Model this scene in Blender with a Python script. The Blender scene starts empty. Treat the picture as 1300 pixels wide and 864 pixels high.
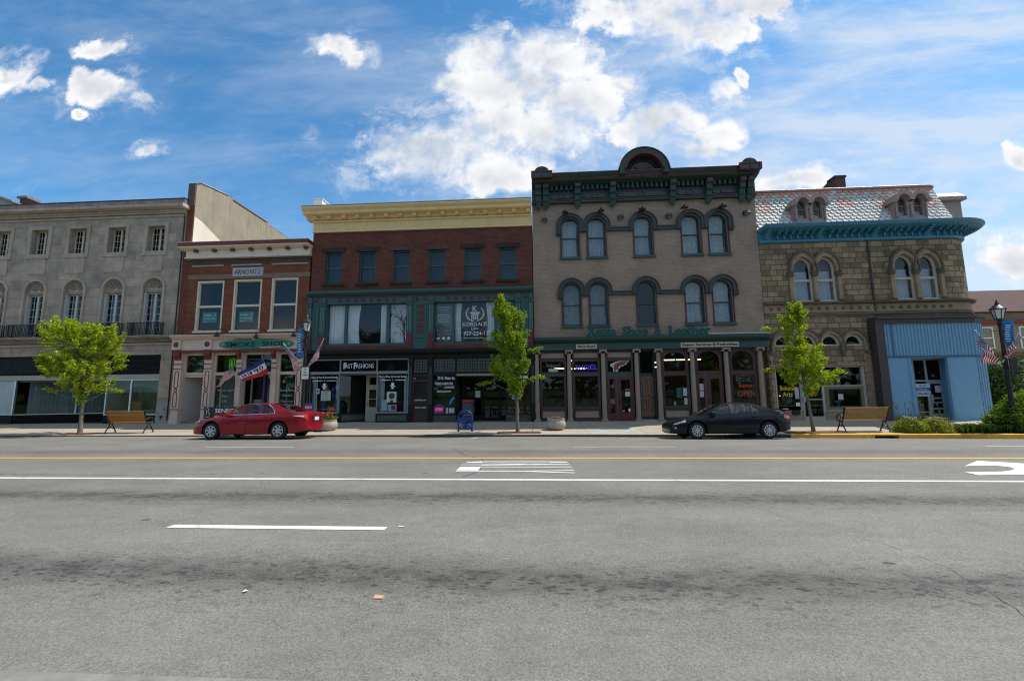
import bpy, bmesh, math, random
from mathutils import Vector, Matrix
from mathutils.geometry import tessellate_polygon

random.seed(7)
SC = bpy.context.scene
COL = SC.collection
R = math.radians

# ---------------------------------------------------------------- camera
FPX, PITCH, YAW, ROLL = 545.0, 0.1241, -0.0629, -0.00896     # focal length in px of a 1300 px wide frame
CAMP = Vector((0, 0, 1.73))
_f = Vector((math.sin(YAW) * math.cos(PITCH), math.cos(YAW) * math.cos(PITCH), math.sin(PITCH)))
_r0 = Vector((math.cos(YAW), -math.sin(YAW), 0))
_u0 = _r0.cross(_f)
_r = _r0 * math.cos(ROLL) + _u0 * math.sin(ROLL)
_u = -_r0 * math.sin(ROLL) + _u0 * math.cos(ROLL)
cd = bpy.data.cameras.new('camera')
cd.sensor_width = 36; cd.sensor_fit = 'HORIZONTAL'; cd.lens = FPX / 1300 * 36
cd.clip_start = 0.05; cd.clip_end = 3000
cam = bpy.data.objects.new('camera', cd); COL.objects.link(cam)
M3 = Matrix((_r, _u, -_f)).transposed()
cam.matrix_world = Matrix.Translation(CAMP) @ M3.to_4x4()
SC.camera = cam

# ---------------------------------------------------------------- sun, sky, exposure
SUNV = Vector((0.60, 0.20, 1.0)).normalized()
sun = bpy.data.lights.new('sun', 'SUN'); sun.energy = 4.2; sun.angle = R(0.5); sun.color = (1, .95, .87)
so = bpy.data.objects.new('sun', sun); COL.objects.link(so)
so.rotation_euler = SUNV.to_track_quat('Z', 'Y').to_euler(); so.location = (20, 10, 40)
SC.view_settings.view_transform = 'Standard'; SC.view_settings.look = 'None'
SC.view_settings.exposure = 0.30; SC.view_settings.gamma = 1
SC.view_settings.use_curve_mapping = False
SC.cycles.filter_width = 1.1

world = bpy.data.worlds.new('World'); SC.world = world; world.use_nodes = True


class NT:
    """small helper round a node tree"""
    def __init__(s, nt): s.nt = nt
    def n(s, t, **k):
        o = s.nt.nodes.new(t)
        for a, b in k.items():
            setattr(o, a, b)
        return o
    def lk(s, a, b): s.nt.links.new(a, b)
    def put(s, sock, v):
        if hasattr(v, 'is_output') or isinstance(v, bpy.types.NodeSocket): s.lk(v, sock)
        else: sock.default_value = v
    def math(s, op, a, b=None, c=None, clamp=False):
        o = s.n('ShaderNodeMath', operation=op); o.use_clamp = clamp
        s.put(o.inputs[0], a)
        if b is not None: s.put(o.inputs[1], b)
        if c is not None: s.put(o.inputs[2], c)
        return o.outputs[0]
    def vm(s, op, a, b=None):
        o = s.n('ShaderNodeVectorMath', operation=op)
        s.put(o.inputs[0], a)
        if b is not None: s.put(o.inputs[1], b)
        return o.outputs['Value'] if op in ('LENGTH', 'DISTANCE', 'DOT_PRODUCT') else o.outputs[0]
    def ss(s, v, a, b, lo=0.0, hi=1.0, t='SMOOTHSTEP'):
        o = s.n('ShaderNodeMapRange', interpolation_type=t)
        s.put(o.inputs['Value'], v); s.put(o.inputs['From Min'], a); s.put(o.inputs['From Max'], b)
        s.put(o.inputs['To Min'], lo); s.put(o.inputs['To Max'], hi)
        return o.outputs[0]
    def mix(s, f, a, b, bt='MIX'):
        o = s.n('ShaderNodeMix', data_type='RGBA', blend_type=bt)
        s.put(o.inputs[0], f); s.put(o.inputs[6], a); s.put(o.inputs[7], b)
        return o.outputs[2]
    def noise(s, vec, scale, detail=4, rough=.55, col=False, dist=0):
        o = s.n('ShaderNodeTexNoise')
        if vec is not None: s.lk(vec, o.inputs['Vector'])
        o.inputs['Scale'].default_value = scale; o.inputs['Detail'].default_value = detail
        o.inputs['Roughness'].default_value = rough; o.inputs['Distortion'].default_value = dist
        return o.outputs['Color' if col else 'Fac']
    def comb(s, x=0., y=0., z=0.):
        o = s.n('ShaderNodeCombineXYZ')
        for i, v in enumerate((x, y, z)): s.put(o.inputs[i], v)
        return o.outputs[0]
    def sep(s, v):
        o = s.n('ShaderNodeSeparateXYZ'); s.lk(v, o.inputs[0]); return o.outputs


def build_sky():
    w = NT(world.node_tree); nt = w.nt; nt.nodes.clear()
    out = w.n('ShaderNodeOutputWorld')
    sky = w.n('ShaderNodeTexSky', sky_type='NISHITA')
    sky.sun_disc = False
    sky.sun_elevation = math.asin(SUNV.z); sky.sun_rotation = math.atan2(SUNV.x, SUNV.y)
    sky.air_density = 1.0; sky.dust_density = 0.6; sky.ozone_density = 2.0; sky.altitude = 250
    tc = w.n('ShaderNodeTexCoord'); d = tc.outputs['Generated']
    x, y, z = w.sep(d)
    yy = w.math('MAXIMUM', w.math('ABSOLUTE', y), .04)
    u = w.math('DIVIDE', x, yy); v = w.math('DIVIDE', z, yy)
    front = w.ss(y, -.02, .06)
    back = w.math('SUBTRACT', 1., front)
    # the same layer of cumulus, told by bearing (u) and height (v) of every cloud
    p = w.comb(u, v, 0.)
    wob = w.vm('SUBTRACT', w.noise(p, 5.5, 5, .6, col=True), (.5, .5, .5))
    p2 = w.vm('ADD', p, w.vm('MULTIPLY', wob, (.16, .13, 0)))
    CL = [(0.024, 0.845, 0.152, 0.089), (-0.047, 0.773, 0.192, 0.105), (0.081, 0.723, 0.139, 0.093), (-0.138, 0.867, 0.113, 0.075), (-0.219, 0.794, 0.054, 0.046), (-0.238, 0.622, 0.223, 0.086), (-0.118, 0.669, 0.141, 0.072), (-0.359, 0.628, 0.09, 0.048), (-0.079, 0.552, 0.148, 0.07), (0.04, 0.64, 0.118, 0.071), (0.149, 0.719, 0.088, 0.083), (0.219, 0.768, 0.06, 0.036), (0.291, 0.669, 0.086, 0.065), (0.233, 0.641, 0.067, 0.039), (0.348, 0.677, 0.05, 0.043), (0.43, 0.631, 0.073, 0.048), (0.38, 0.582, 0.058, 0.037), (0.456, 0.748, 0.049, 0.042), (0.504, 0.762, 0.024, 0.032), (0.345, 0.968, 0.246, 0.085), (0.437, 0.895, 0.135, 0.063), (0.226, 0.954, 0.14, 0.065), (0.556, 0.952, 0.096, 0.053), (0.611, 0.496, 0.1, 0.038), (0.556, 0.485, 0.047, 0.026), (-1.458, 0.891, 0.077, 0.054), (-1.372, 0.862, 0.049, 0.025), (-1.171, 0.827, 0.115, 0.049), (-1.243, 0.855, 0.04, 0.033), (-1.044, 0.797, 0.041, 0.022), (-1.22, 0.756, 0.035, 0.014), (-1.197, 0.946, 0.075, 0.025), (-1.029, 0.656, 0.04, 0.025), (-0.515, 0.909, 0.069, 0.037), (-0.471, 0.877, 0.044, 0.022), (1.104, 0.538, 0.033, 0.033), (1.067, 0.287, 0.073, 0.04)]
    CL += [(1.35, .34, .3, .06), (-1.9, .5, .3, .1), (-2.2, .9, .35, .12), (1.7, .7, .3, .12)]
    acc = None
    for cx, cy, a, b in CL:
        q = w.vm('MULTIPLY', w.vm('SUBTRACT', p2, (cx, cy, 0)), (1 / a, 1 / b, 0))
        h = w.math('SUBTRACT', 1., w.vm('LENGTH', q))
        acc = h if acc is None else w.math('MAXIMUM', acc, h)
    rough_ = w.math('ADD', w.math('MULTIPLY', w.math('SUBTRACT', w.noise(p, 7, 9, .62), .5), 2.0), w.math('MULTIPLY', w.math('SUBTRACT', w.noise(p, 26, 5, .65), .5), .8))
    dens = w.math('ADD', w.math('ADD', w.math('MINIMUM', acc, .62), rough_), .10)
    # behind the camera: unseen clouds shaped to whiten facade light, leave window reflections blue
    bd = w.math('SUBTRACT', w.noise(p, 1.3, 5, .5), .44)
    bd = w.math('MULTIPLY', bd, w.math('ADD', w.ss(v, .50, .72), w.ss(v, .24, .10), clamp=True))
    dens = w.math('ADD', w.math('MULTIPLY', dens, front), w.math('MULTIPLY', w.math('MULTIPLY', bd, 4.), back))
    feather = w.ss(w.noise(p, 4.2, 4, .6), .36, .64, .30, 1.25)
    core = w.ss(dens, -.06, feather)
    strands = w.noise(w.vm('MULTIPLY', p2, (1., 1.7, 1.)), 9, 8, .68)
    halo = w.math('MULTIPLY', w.ss(w.math('ADD', acc, w.math('MULTIPLY', w.math('SUBTRACT', strands, .5), 2.6)), -.75, .35), .42)
    cm = w.math('MULTIPLY', w.math('MAXIMUM', core, w.math('MULTIPLY', halo, w.ss(strands, .42, .66))), w.ss(z, .02, .12))
    # thin veil of cirrus
    st = w.n('ShaderNodeMapping'); w.lk(p, st.inputs[0]); st.inputs['Rotation'].default_value = (0, 0, R(-32)); st.inputs['Scale'].default_value = (1.0, 3.2, 1)
    ci = w.math('ADD', w.math('MULTIPLY', w.noise(st.outputs[0], 1.3, 8, .62, dist=.5), .72), w.math('MULTIPLY', w.noise(st.outputs[0], 5.5, 6, .65, dist=.3), .28))
    rightness = w.ss(w.math('ADD', u, w.math('MULTIPLY', v, -.35)), -1.1, .95)
    veil = w.math('MULTIPLY', w.ss(ci, .38, .72), w.math('ADD', w.math('MULTIPLY', rightness, .85), .36))
    low = w.ss(v, 1.1, .28, 0., .62)
    veil = w.math('ADD', veil, w.math('MULTIPLY', w.math('MULTIPLY', low, rightness), .9), clamp=True)
    # cloud brightness: bright rims, greyer thick middles and bases
    soft = w.noise(p, 5, 5, .55)
    thick = w.ss(w.math('ADD', w.math('MULTIPLY', acc, .9), w.math('MULTIPLY', w.math('SUBTRACT', soft, .5), 2.2)), .12, .95)
    relief = w.math('SUBTRACT', w.noise(w.vm('ADD', p, (.03, .045, 0)), 8, 5, .55), w.noise(p, 8, 5, .55))
    cb = w.mix(thick, (8.5, 8.5, 8.55, 1), (5.6, 5.85, 6.3, 1))
    cb = w.mix(w.ss(relief, -.22, .22), w.mix(.30, cb, (4.4, 4.7, 5.3, 1)), w.mix(.40, cb, (8.2, 8.2, 8.2, 1)))
    skc = w.mix(1., sky.outputs[0], (.56, 1.17, 1.42, 1), 'MULTIPLY')
    c1 = w.mix(w.math('MULTIPLY', veil, .78), skc, (5.9, 6.5, 7.3, 1))
    c2 = w.mix(cm, c1, cb)
    bg = w.n('ShaderNodeBackground'); bg.inputs['Strength'].default_value = 0.102
    w.lk(c2, bg.inputs['Color']); w.lk(bg.outputs[0], out.inputs[0])


build_sky()

# ---------------------------------------------------------------- helpers
def at(px, py, Y):
    """where a sight line of the survey photo meets the vertical plane at depth Y: (X, Z)"""
    d = _f * FPX + _r * (px - 650) - _u * (py - 432)
    t = Y / d.y
    return CAMP.x + d.x * t, CAMP.z + d.z * t


def aX(px, py, Y=24): return at(px, py, Y)[0]
def aZ(px, py, Y=24): return at(px, py, Y)[1]


ORG = {}


class MB:
    def __init__(s): s.v = []; s.f = []; s.m = []
    def add(s, vs, fs, mi=0):
        b = len(s.v); s.v += [tuple(p) for p in vs]
        for f in fs: s.f.append(tuple(b + i for i in f)); s.m.append(mi)
        return s
    def quad(s, a, b, c, d, mi=0): return s.add([a, b, c, d], [(0, 1, 2, 3)], mi)
    def box(s, x0, x1, y0, y1, z0, z1, mi=0):
        v = [(x, y, z) for z in (z0, z1) for y in (y0, y1) for x in (x0, x1)]
        return s.add(v, [(0, 2, 3, 1), (4, 5, 7, 6), (0, 1, 5, 4), (2, 6, 7, 3), (0, 4, 6, 2), (1, 3, 7, 5)], mi)
    def plate(s, outer, holes, y0, y1, mi=0, mside=None):
        """solid slab between y0 (front) and y1 with the outline and holes given in X,Z"""
        loops = [list(outer)] + [list(h) for h in holes]
        pts = [p for l in loops for p in l]
        tris = tessellate_polygon([[Vector((p[0], p[1], 0)) for p in l] for l in loops])
        n = len(pts)
        v = [(p[0], y0, p[1]) for p in pts] + [(p[0], y1, p[1]) for p in pts]
        f = [tuple(t) for t in tris] + [tuple(n + i for i in reversed(t)) for t in tris]
        s.add(v, f, mi)
        b = len(s.v) - 2 * n; k = 0
        for l in loops:
            for i in range(len(l)):
                j = (i + 1) % len(l)
                s.f.append((b + k + i, b + k + j, b + n + k + j, b + n + k + i)); s.m.append(mi if mside is None else mside)
            k += len(l)
        return s
    def prism(s, prof, x0, x1, mi=0):
        """profile in (y,z) run from x0 to x1"""
        n = len(prof)
        v = [(x0, p[0], p[1]) for p in prof] + [(x1, p[0], p[1]) for p in prof]
        f = [(i, (i + 1) % n, n + (i + 1) % n, n + i) for i in range(n)]
        f += [tuple(range(n)), tuple(range(2 * n - 1, n - 1, -1))]
        return s.add(v, f, mi)
    def flat(s, poly, z0, z1, mi=0):
        """polygon in X,Y extruded up"""
        n = len(poly)
        v = [(p[0], p[1], z0) for p in poly] + [(p[0], p[1], z1) for p in poly]
        f = [(i, (i + 1) % n, n + (i + 1) % n, n + i) for i in range(n)]
        f += [tuple(range(n)), tuple(range(2 * n - 1, n - 1, -1))]
        return s.add(v, f, mi)
    def tube(s, path, r, n=8, mi=0, cap=True):
        P = [Vector(p) for p in path]; rings = []
        for i, p in enumerate(P):
            t = (P[min(i + 1, len(P) - 1)] - P[max(i - 1, 0)]).normalized()
            a = Vector((0, 0, 1)) if abs(t.z) < .9 else Vector((1, 0, 0))
            e1 = t.cross(a).normalized(); e2 = t.cross(e1)
            rr = r[i] if isinstance(r, (list, tuple)) else r
            rings.append([p + (e1 * math.cos(2 * math.pi * k / n) + e2 * math.sin(2 * math.pi * k / n)) * rr for k in range(n)])
        v = [q for g in rings for q in g]; f = []
        for i in range(len(P) - 1):
            for k in range(n):
                f.append((i * n + k, i * n + (k + 1) % n, (i + 1) * n + (k + 1) % n, (i + 1) * n + k))
        if cap:
            f.append(tuple(range(n))); f.append(tuple(range((len(P) - 1) * n, len(P) * n)))
        return s.add(v, f, mi)
    def lathe(s, prof, c, n=16, mi=0, axis='z', cap=True):
        rings = []
        for r, h in prof:
            g = []
            for k in range(n):
                a = 2 * math.pi * k / n; p = (r * math.cos(a), r * math.sin(a))
                if axis == 'z': g.append((c[0] + p[0], c[1] + p[1], c[2] + h))
                elif axis == 'y': g.append((c[0] + p[0], c[1] + h, c[2] + p[1]))
                else: g.append((c[0] + h, c[1] + p[0], c[2] + p[1]))
            rings.append(g)
        v = [q for g in rings for q in g]; f = []
        for i in range(len(prof) - 1):
            for k in range(n):
                f.append((i * n + k, i * n + (k + 1) % n, (i + 1) * n + (k + 1) % n, (i + 1) * n + k))
        if cap: f.append(tuple(range(n))); f.append(tuple(range((len(prof) - 1) * n, len(prof) * n)))
        return s.add(v, f, mi)
    def sweep(s, path, prof, mi=0, closed=True):
        """profile (offset outward, z) along a plan path; outward = right-hand side of travel"""
        P = [Vector((p[0], p[1])) for p in path]; nn = len(prof); rings = []
        for i, p in enumerate(P):
            def nrm(a, b):
                t = (b - a).normalized(); return Vector((t.y, -t.x))
            if i == 0: m = nrm(P[0], P[1])
            elif i == len(P) - 1: m = nrm(P[-2], P[-1])
            else:
                a, b = nrm(P[i - 1], p), nrm(p, P[i + 1]); m = (a + b).normalized(); m = m / max(.4, m.dot(a))
            rings.append([(p.x + m.x * o, p.y + m.y * o, z) for o, z in prof])
        v = [q for g in rings for q in g]; f = []
        for i in range(len(P) - 1):
            for k in range(nn if closed else nn - 1):
                f.append((i * nn + k, i * nn + (k + 1) % nn, (i + 1) * nn + (k + 1) % nn, (i + 1) * nn + k))
        if closed:
            f.append(tuple(range(nn))); f.append(tuple(range((len(P) - 1) * nn, len(P) * nn)))
        return s.add(v, f, mi)
    def text(s, txt, x, z, y, h, w=None, d=.02, mi=0, bold=0.0, align='CENTER', mirror=False, xf=None, serif=0):
        """solid lettering facing -Y, base line at z, cap height h, fitted to width w"""
        c = bpy.data.curves.new('t', 'FONT'); c.body = txt; c.size = 1; c.align_x = 'LEFT'
        c.extrude = .5; c.offset = bold; c.resolution_u = 2
        o = bpy.data.objects.new('t', c)
        me = bpy.data.meshes.new_from_object(o)
        vs = [q.co.copy() for q in me.vertices]; fs = [tuple(p.vertices) for p in me.polygons]
        bpy.data.meshes.remove(me); bpy.data.objects.remove(o); bpy.data.curves.remove(c)
        if not vs: return s
        x0 = min(q.x for q in vs); x1 = max(q.x for q in vs)
        k = h / .72; kx = k if w is None else w / (x1 - x0); W_ = (x1 - x0) * kx
        ox = {'CENTER': -W_ / 2, 'LEFT': 0, 'RIGHT': -W_}[align]
        out = []
        for q in vs:
            lx = (q.x - x0) * kx + ox
            if mirror: lx = -lx
            if xf: out.append(xf(lx, q.y * k, -(q.z + .5) * d))
            else: out.append((x + lx, y - (q.z + .5) * d, z + q.y * k))
        return s.add(out, fs, mi)
    def build(s, name, mats, parent=None, smooth=None, bevel=0, recalc=True, uv=None):
        if not isinstance(mats, (list, tuple)): mats = [mats]
        if parent is not None: org = ORG[parent.name]
        else:
            xs = [p[0] for p in s.v]; ys = [p[1] for p in s.v]; zs = [p[2] for p in s.v]
            org = Vector(((min(xs) + max(xs)) / 2, (min(ys) + max(ys)) / 2, min(zs)))
        me = bpy.data.meshes.new(name)
        me.from_pydata([(p[0] - org.x, p[1] - org.y, p[2] - org.z) for p in s.v], [], s.f)
        for m in mats: me.materials.append(m)
        if len(mats) > 1: me.polygons.foreach_set('material_index', s.m)
        if recalc:
            bm = bmesh.new(); bm.from_mesh(me); bmesh.ops.recalc_face_normals(bm, faces=bm.faces); bm.to_mesh(me); bm.free()
        if uv:
            l = me.uv_layers.new(name='UVMap')
            for p in me.polygons:
                for li in p.loop_indices: l.data[li].uv = uv[me.loops[li].vertex_index]
        if smooth is not None:
            me.polygons.foreach_set('use_smooth', [True] * len(me.polygons))
            if smooth < 179: me.set_sharp_from_angle(angle=R(smooth))
        me.update()
        o = bpy.data.objects.new(name, me); COL.objects.link(o)
        if parent is not None: o.parent = parent
        else: o.location = org
        ORG[o.name] = org
        if bevel:
            b = o.modifiers.new('bevel', 'BEVEL'); b.width = bevel; b.segments = 2; b.limit_method = 'ANGLE'
        return o


def tag(o, label=None, cat=None, group=None, kind=None):
    if label: o['label'] = label
    if cat: o['category'] = cat
    if group: o['group'] = group
    if kind: o['kind'] = kind
    return o


def thing(name, label, cat, loc=(0, 0, 0), group=None):
    o = bpy.data.objects.new(name, None); COL.objects.link(o); o.location = loc
    o.empty_display_size = .3
    ORG[o.name] = Vector(loc)
    return tag(o, label, cat, group)


def copy_tree(o, parent=None):
    c = o.copy(); COL.objects.link(c); c.parent = parent
    ORG[c.name] = ORG[o.name]
    for ch in o.children: copy_tree(ch, c)
    return c


def rect(x0, x1, z0, z1): return [(x0, z0), (x1, z0), (x1, z1), (x0, z1)]


def archp(x0, x1, z0, zs, rise, n=14, kind='round'):
    """opening: straight sides from z0 to the spring line zs, then an arch of the given rise"""
    xc, a = (x0 + x1) / 2, (x1 - x0) / 2
    pts = [(x0, z0), (x1, z0)]
    for i in range(n + 1):
        t = i / n
        if kind == 'round':
            an = math.pi * t; pts.append((xc + a * math.cos(an), zs + rise * math.sin(an)))
        elif kind == 'seg':
            xx = xc + a * (1 - 2 * t); rr = (a * a + rise * rise) / (2 * rise)
            pts.append((xx, zs + math.sqrt(max(0, rr * rr - (xx - xc) ** 2)) - (rr - rise)))
        else:                                                        # pointed
            q = abs(1 - 2 * t); rr = (a * a + rise * rise) / (2 * a)
            ox = a - rr
            zz = math.sqrt(max(0, rr * rr - (q * a - ox) ** 2))
            pts.append((xc + a * (1 - 2 * t), zs + zz))
    return pts


def archband(x0, x1, z0, zs, rise, t, n=16, kind='round', tz=None):
    """the moulding round an arch: from inner opening outwards by t"""
    inn = archp(x0, x1, z0, zs, rise, n, kind)[1:] + [(x0, z0)]
    out = archp(x0 - t, x1 + t, z0, zs, rise + (t if tz is None else tz), n, kind)[1:] + [(x0 - t, z0)]
    return out + inn[::-1]


# ---------------------------------------------------------------- materials
MC = {}


def base_mat(name):
    m = bpy.data.materials.new(name); m.use_nodes = True
    w = NT(m.node_tree); p = w.nt.nodes['Principled BSDF']
    return m, w, p


def mat(name, col, rough=.7, var=.12, vs=2.5, bump=0., bs=30, metal=0., spec=.4, coat=0., dirt=0., streak=0.):
    if name in MC: return MC[name]
    m, w, p = base_mat(name)
    pos = w.n('ShaderNodeNewGeometry').outputs['Position'] if dirt or streak else w.n('ShaderNodeTexCoord').outputs['Object']
    c = (*col, 1)
    if var:
        f = w.noise(pos, vs, 6, .65)
        k = w.ss(f, .25, .75, 1 - var, 1 + var, 'LINEAR')
        c = w.mix(1., c, w.comb(k, k, k), 'MULTIPLY')
    if dirt:
        f = w.ss(w.noise(pos, 1.1, 8, .7), .50, .72, 0, dirt)
        c = w.mix(f, c, (.05, .045, .04, 1))
    if streak:
        mp = w.n('ShaderNodeMapping'); w.lk(pos, mp.inputs[0]); mp.inputs['Scale'].default_value = (4, 4, .35)
        f = w.ss(w.noise(mp.outputs[0], 1.2, 5, .6), .5, .8, 0, streak)
        c = w.mix(f, c, (.06, .05, .045, 1))
    w.put(p.inputs['Base Color'], c)
    rr = rough
    if var: rr = w.ss(w.noise(pos, vs * 3, 3), .3, .7, max(.02, rough - .08), min(1, rough + .08))
    w.put(p.inputs['Roughness'], rr)
    p.inputs['Metallic'].default_value = metal; p.inputs['Specular IOR Level'].default_value = spec
    p.inputs['Coat Weight'].default_value = coat; p.inputs['Coat Roughness'].default_value = .04
    if bump:
        b = w.n('ShaderNodeBump'); b.inputs['Strength'].default_value = bump; b.inputs['Distance'].default_value = .03
        w.lk(w.noise(pos, bs, 5), b.inputs['Height']); w.lk(b.outputs[0], p.inputs['Normal'])
    MC[name] = m
    return m


def brick(name, c1, c2, mortar, bw=.215, rh=.075, ms=.009, bump=.5, rough=.85, var=.25, stain=.3, off=.5, rock=0., stainc=(.03, .027, .025)):
    if name in MC: return MC[name]
    m, w, p = base_mat(name)
    pos = w.n('ShaderNodeNewGeometry').outputs['Position']
    x, y, z = w.sep(pos)
    uv = w.comb(w.math('ADD', x, y), z, 0.)
    if rock:
        uv = w.vm('ADD', uv, w.vm('MULTIPLY', w.vm('SUBTRACT', w.noise(pos, 3., 3, .5, col=True), (.5, .5, .5)), (.03, .03, 0)))
    b = w.n('ShaderNodeTexBrick'); w.lk(uv, b.inputs['Vector'])
    b.offset = off; b.squash = .62 if rock > .7 else 1.; b.squash_frequency = 3; b.inputs['Scale'].default_value = 1
    b.inputs['Color1'].default_value = (*c1, 1); b.inputs['Color2'].default_value = (*c2, 1); b.inputs['Mortar'].default_value = (*mortar, 1)
    b.inputs['Mortar Size'].default_value = ms; b.inputs['Mortar Smooth'].default_value = .3; b.inputs['Bias'].default_value = 0
    b.inputs['Brick Width'].default_value = bw; b.inputs['Row Height'].default_value = rh
    f = w.noise(pos, 1.3, 8, .68)
    k = w.ss(f, .25, .75, 1 - var, 1 + var, 'LINEAR')
    c = w.mix(1., b.outputs['Color'], w.comb(k, k, k), 'MULTIPLY')
    mp = w.n('ShaderNodeMapping'); w.lk(pos, mp.inputs[0]); mp.inputs['Scale'].default_value = (1.6, 1.6, .7)
    s_ = w.ss(w.noise(mp.outputs[0], 1.1, 9, .72), .52, .76, 0, stain)
    c = w.mix(s_, c, (*stainc, 1))
    w.put(p.inputs['Base Color'], c); p.inputs['Roughness'].default_value = rough; p.inputs['Specular IOR Level'].default_value = .25
    h = w.math('SUBTRACT', w.math('MULTIPLY', w.noise(pos, 14 if rock else 40, 6), .5 + rock), b.outputs['Fac'])
    bp = w.n('ShaderNodeBump'); bp.inputs['Strength'].default_value = bump; bp.inputs['Distance'].default_value = .012 + .05 * rock
    w.lk(h, bp.inputs['Height']); w.lk(bp.outputs[0], p.inputs['Normal'])
    MC[name] = m
    return m


def glass(name='window_glass', tint=(.82, .88, .88), lo=.045, hi=.55, wav=.6):
    if name in MC: return MC[name]
    m, w, p = base_mat(name); w.nt.nodes.remove(p)
    out = w.nt.nodes['Material Output']
    t = w.n('ShaderNodeBsdfTransparent'); t.inputs[0].default_value = (*tint, 1)
    g = w.n('ShaderNodeBsdfGlossy'); g.inputs['Roughness'].default_value = .015; g.inputs[0].default_value = (.93, .96, 1, 1)
    pos = w.n('ShaderNodeNewGeometry').outputs['Position']
    b = w.n('ShaderNodeBump'); b.inputs['Strength'].default_value = .12 * wav; b.inputs['Distance'].default_value = .02
    w.lk(w.noise(pos, 1.3, 2), b.inputs['Height']); w.lk(b.outputs[0], g.inputs['Normal'])
    gg = w.n('ShaderNodeNewGeometry')
    cs = w.math('ABSOLUTE', w.vm('DOT_PRODUCT', gg.outputs['Incoming'], gg.outputs['Normal']))
    f = w.math('ADD', lo, w.math('MULTIPLY', w.math('POWER', w.math('SUBTRACT', 1., cs), 5.), 1 - lo))
    mx = w.n('ShaderNodeMixShader'); w.lk(f, mx.inputs[0]); w.lk(t.outputs[0], mx.inputs[1]); w.lk(g.outputs[0], mx.inputs[2])
    w.lk(mx.outputs[0], out.inputs[0])
    MC[name] = m
    return m


def leafmat(name, c1, c2, trans=.45):
    if name in MC: return MC[name]
    m, w, p = base_mat(name); w.nt.nodes.remove(p)
    out = w.nt.nodes['Material Output']
    g = w.n('ShaderNodeNewGeometry')
    n = w.noise(w.n('ShaderNodeTexCoord').outputs['Object'], 2.2, 3)
    f = w.math('ADD', w.math('MULTIPLY', g.outputs['Random Per Island'], .6), w.math('MULTIPLY', w.math('SUBTRACT', n, .3), 1.0), clamp=True)
    c = w.mix(f, (*c1, 1), (*c2, 1))
    d = w.n('ShaderNodeBsdfDiffuse'); t = w.n('ShaderNodeBsdfTranslucent'); gl = w.n('ShaderNodeBsdfGlossy'); gl.inputs['Roughness'].default_value = .4
    w.lk(c, d.inputs[0]); w.lk(w.mix(1., c, (1.3, 1.3, .55, 1), 'MULTIPLY'), t.inputs[0])
    mx = w.n('ShaderNodeMixShader'); mx.inputs[0].default_value = trans
    w.lk(d.outputs[0], mx.inputs[1]); w.lk(t.outputs[0], mx.inputs[2])
    m2 = w.n('ShaderNodeMixShader'); m2.inputs[0].default_value = .02
    w.lk(mx.outputs[0], m2.inputs[1]); w.lk(gl.outputs[0], m2.inputs[2]); w.lk(m2.outputs[0], out.inputs[0])
    MC[name] = m
    return m


def emit(name, col, s):
    if name in MC: return MC[name]
    m, w, p = base_mat(name)
    p.inputs['Base Color'].default_value = (*col, 1); p.inputs['Emission Color'].default_value = (*col, 1); p.inputs['Emission Strength'].default_value = s
    MC[name] = m
    return m


GL = glass()
GLD = glass('dark_shop_glass', (.42, .45, .45), .045)
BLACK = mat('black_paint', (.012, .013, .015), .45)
DARK = mat('dark_interior', (.012, .012, .013), .9)
WHITE = mat('white_paint', (.74, .73, .70), .5)
CREAM = mat('cream_paint', (.60, .55, .42), .5, dirt=.15)
CURT = mat('curtain_cloth', (.66, .67, .70), .9, .08)
ALU = mat('aluminium', (.55, .56, .57), .35, .05, metal=.9)
PAPER = mat('paper', (.75, .76, .74), .7, .05)
# ---------------------------------------------------------------- ground, road, kerb, pavement
def gut(X):                                                         # the gutter falls towards the right
    X = max(-45, min(22, X))
    return -.03 - .0032 * X if X < 0 else -.03 - .0075 * X


def rz(X, Y):
    g = gut(X)
    if Y >= 15.5: return .09 + (g - .09) * min(1, (Y - 15.5) / 2.7)
    if Y >= 4.5: return .09
    return .09 - .09 * min(1, (4.5 - Y) / 1.9)


def kt(X): return .05 - .0020 * max(-45, min(0, X)) * .6 - .0028 * max(0, min(22, X))     # kerb top
def pz(X, Y):                                                       # pavement height
    t = max(0, min(1, (Y - 18.2) / 5.8)); return kt(X) * (1 - t) + .22 * t


XB = [-160, -90, -45, -35, -25, -18, -10, -5, 0, 5, 10, 14, 18, 22, 30, 60, 160]


def sheet(name, ys, zf, m, lift=0, xs=XB, kind='structure'):
    b = MB(); v = [(x, y, zf(x, y) + lift) for y in ys for x in xs]; n = len(xs)
    f = [(j * n + i, j * n + i + 1, (j + 1) * n + i + 1, (j + 1) * n + i) for j in range(len(ys) - 1) for i in range(n - 1)]
    b.add(v, f); o = b.build(name, m); o['kind'] = kind
    return o


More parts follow.
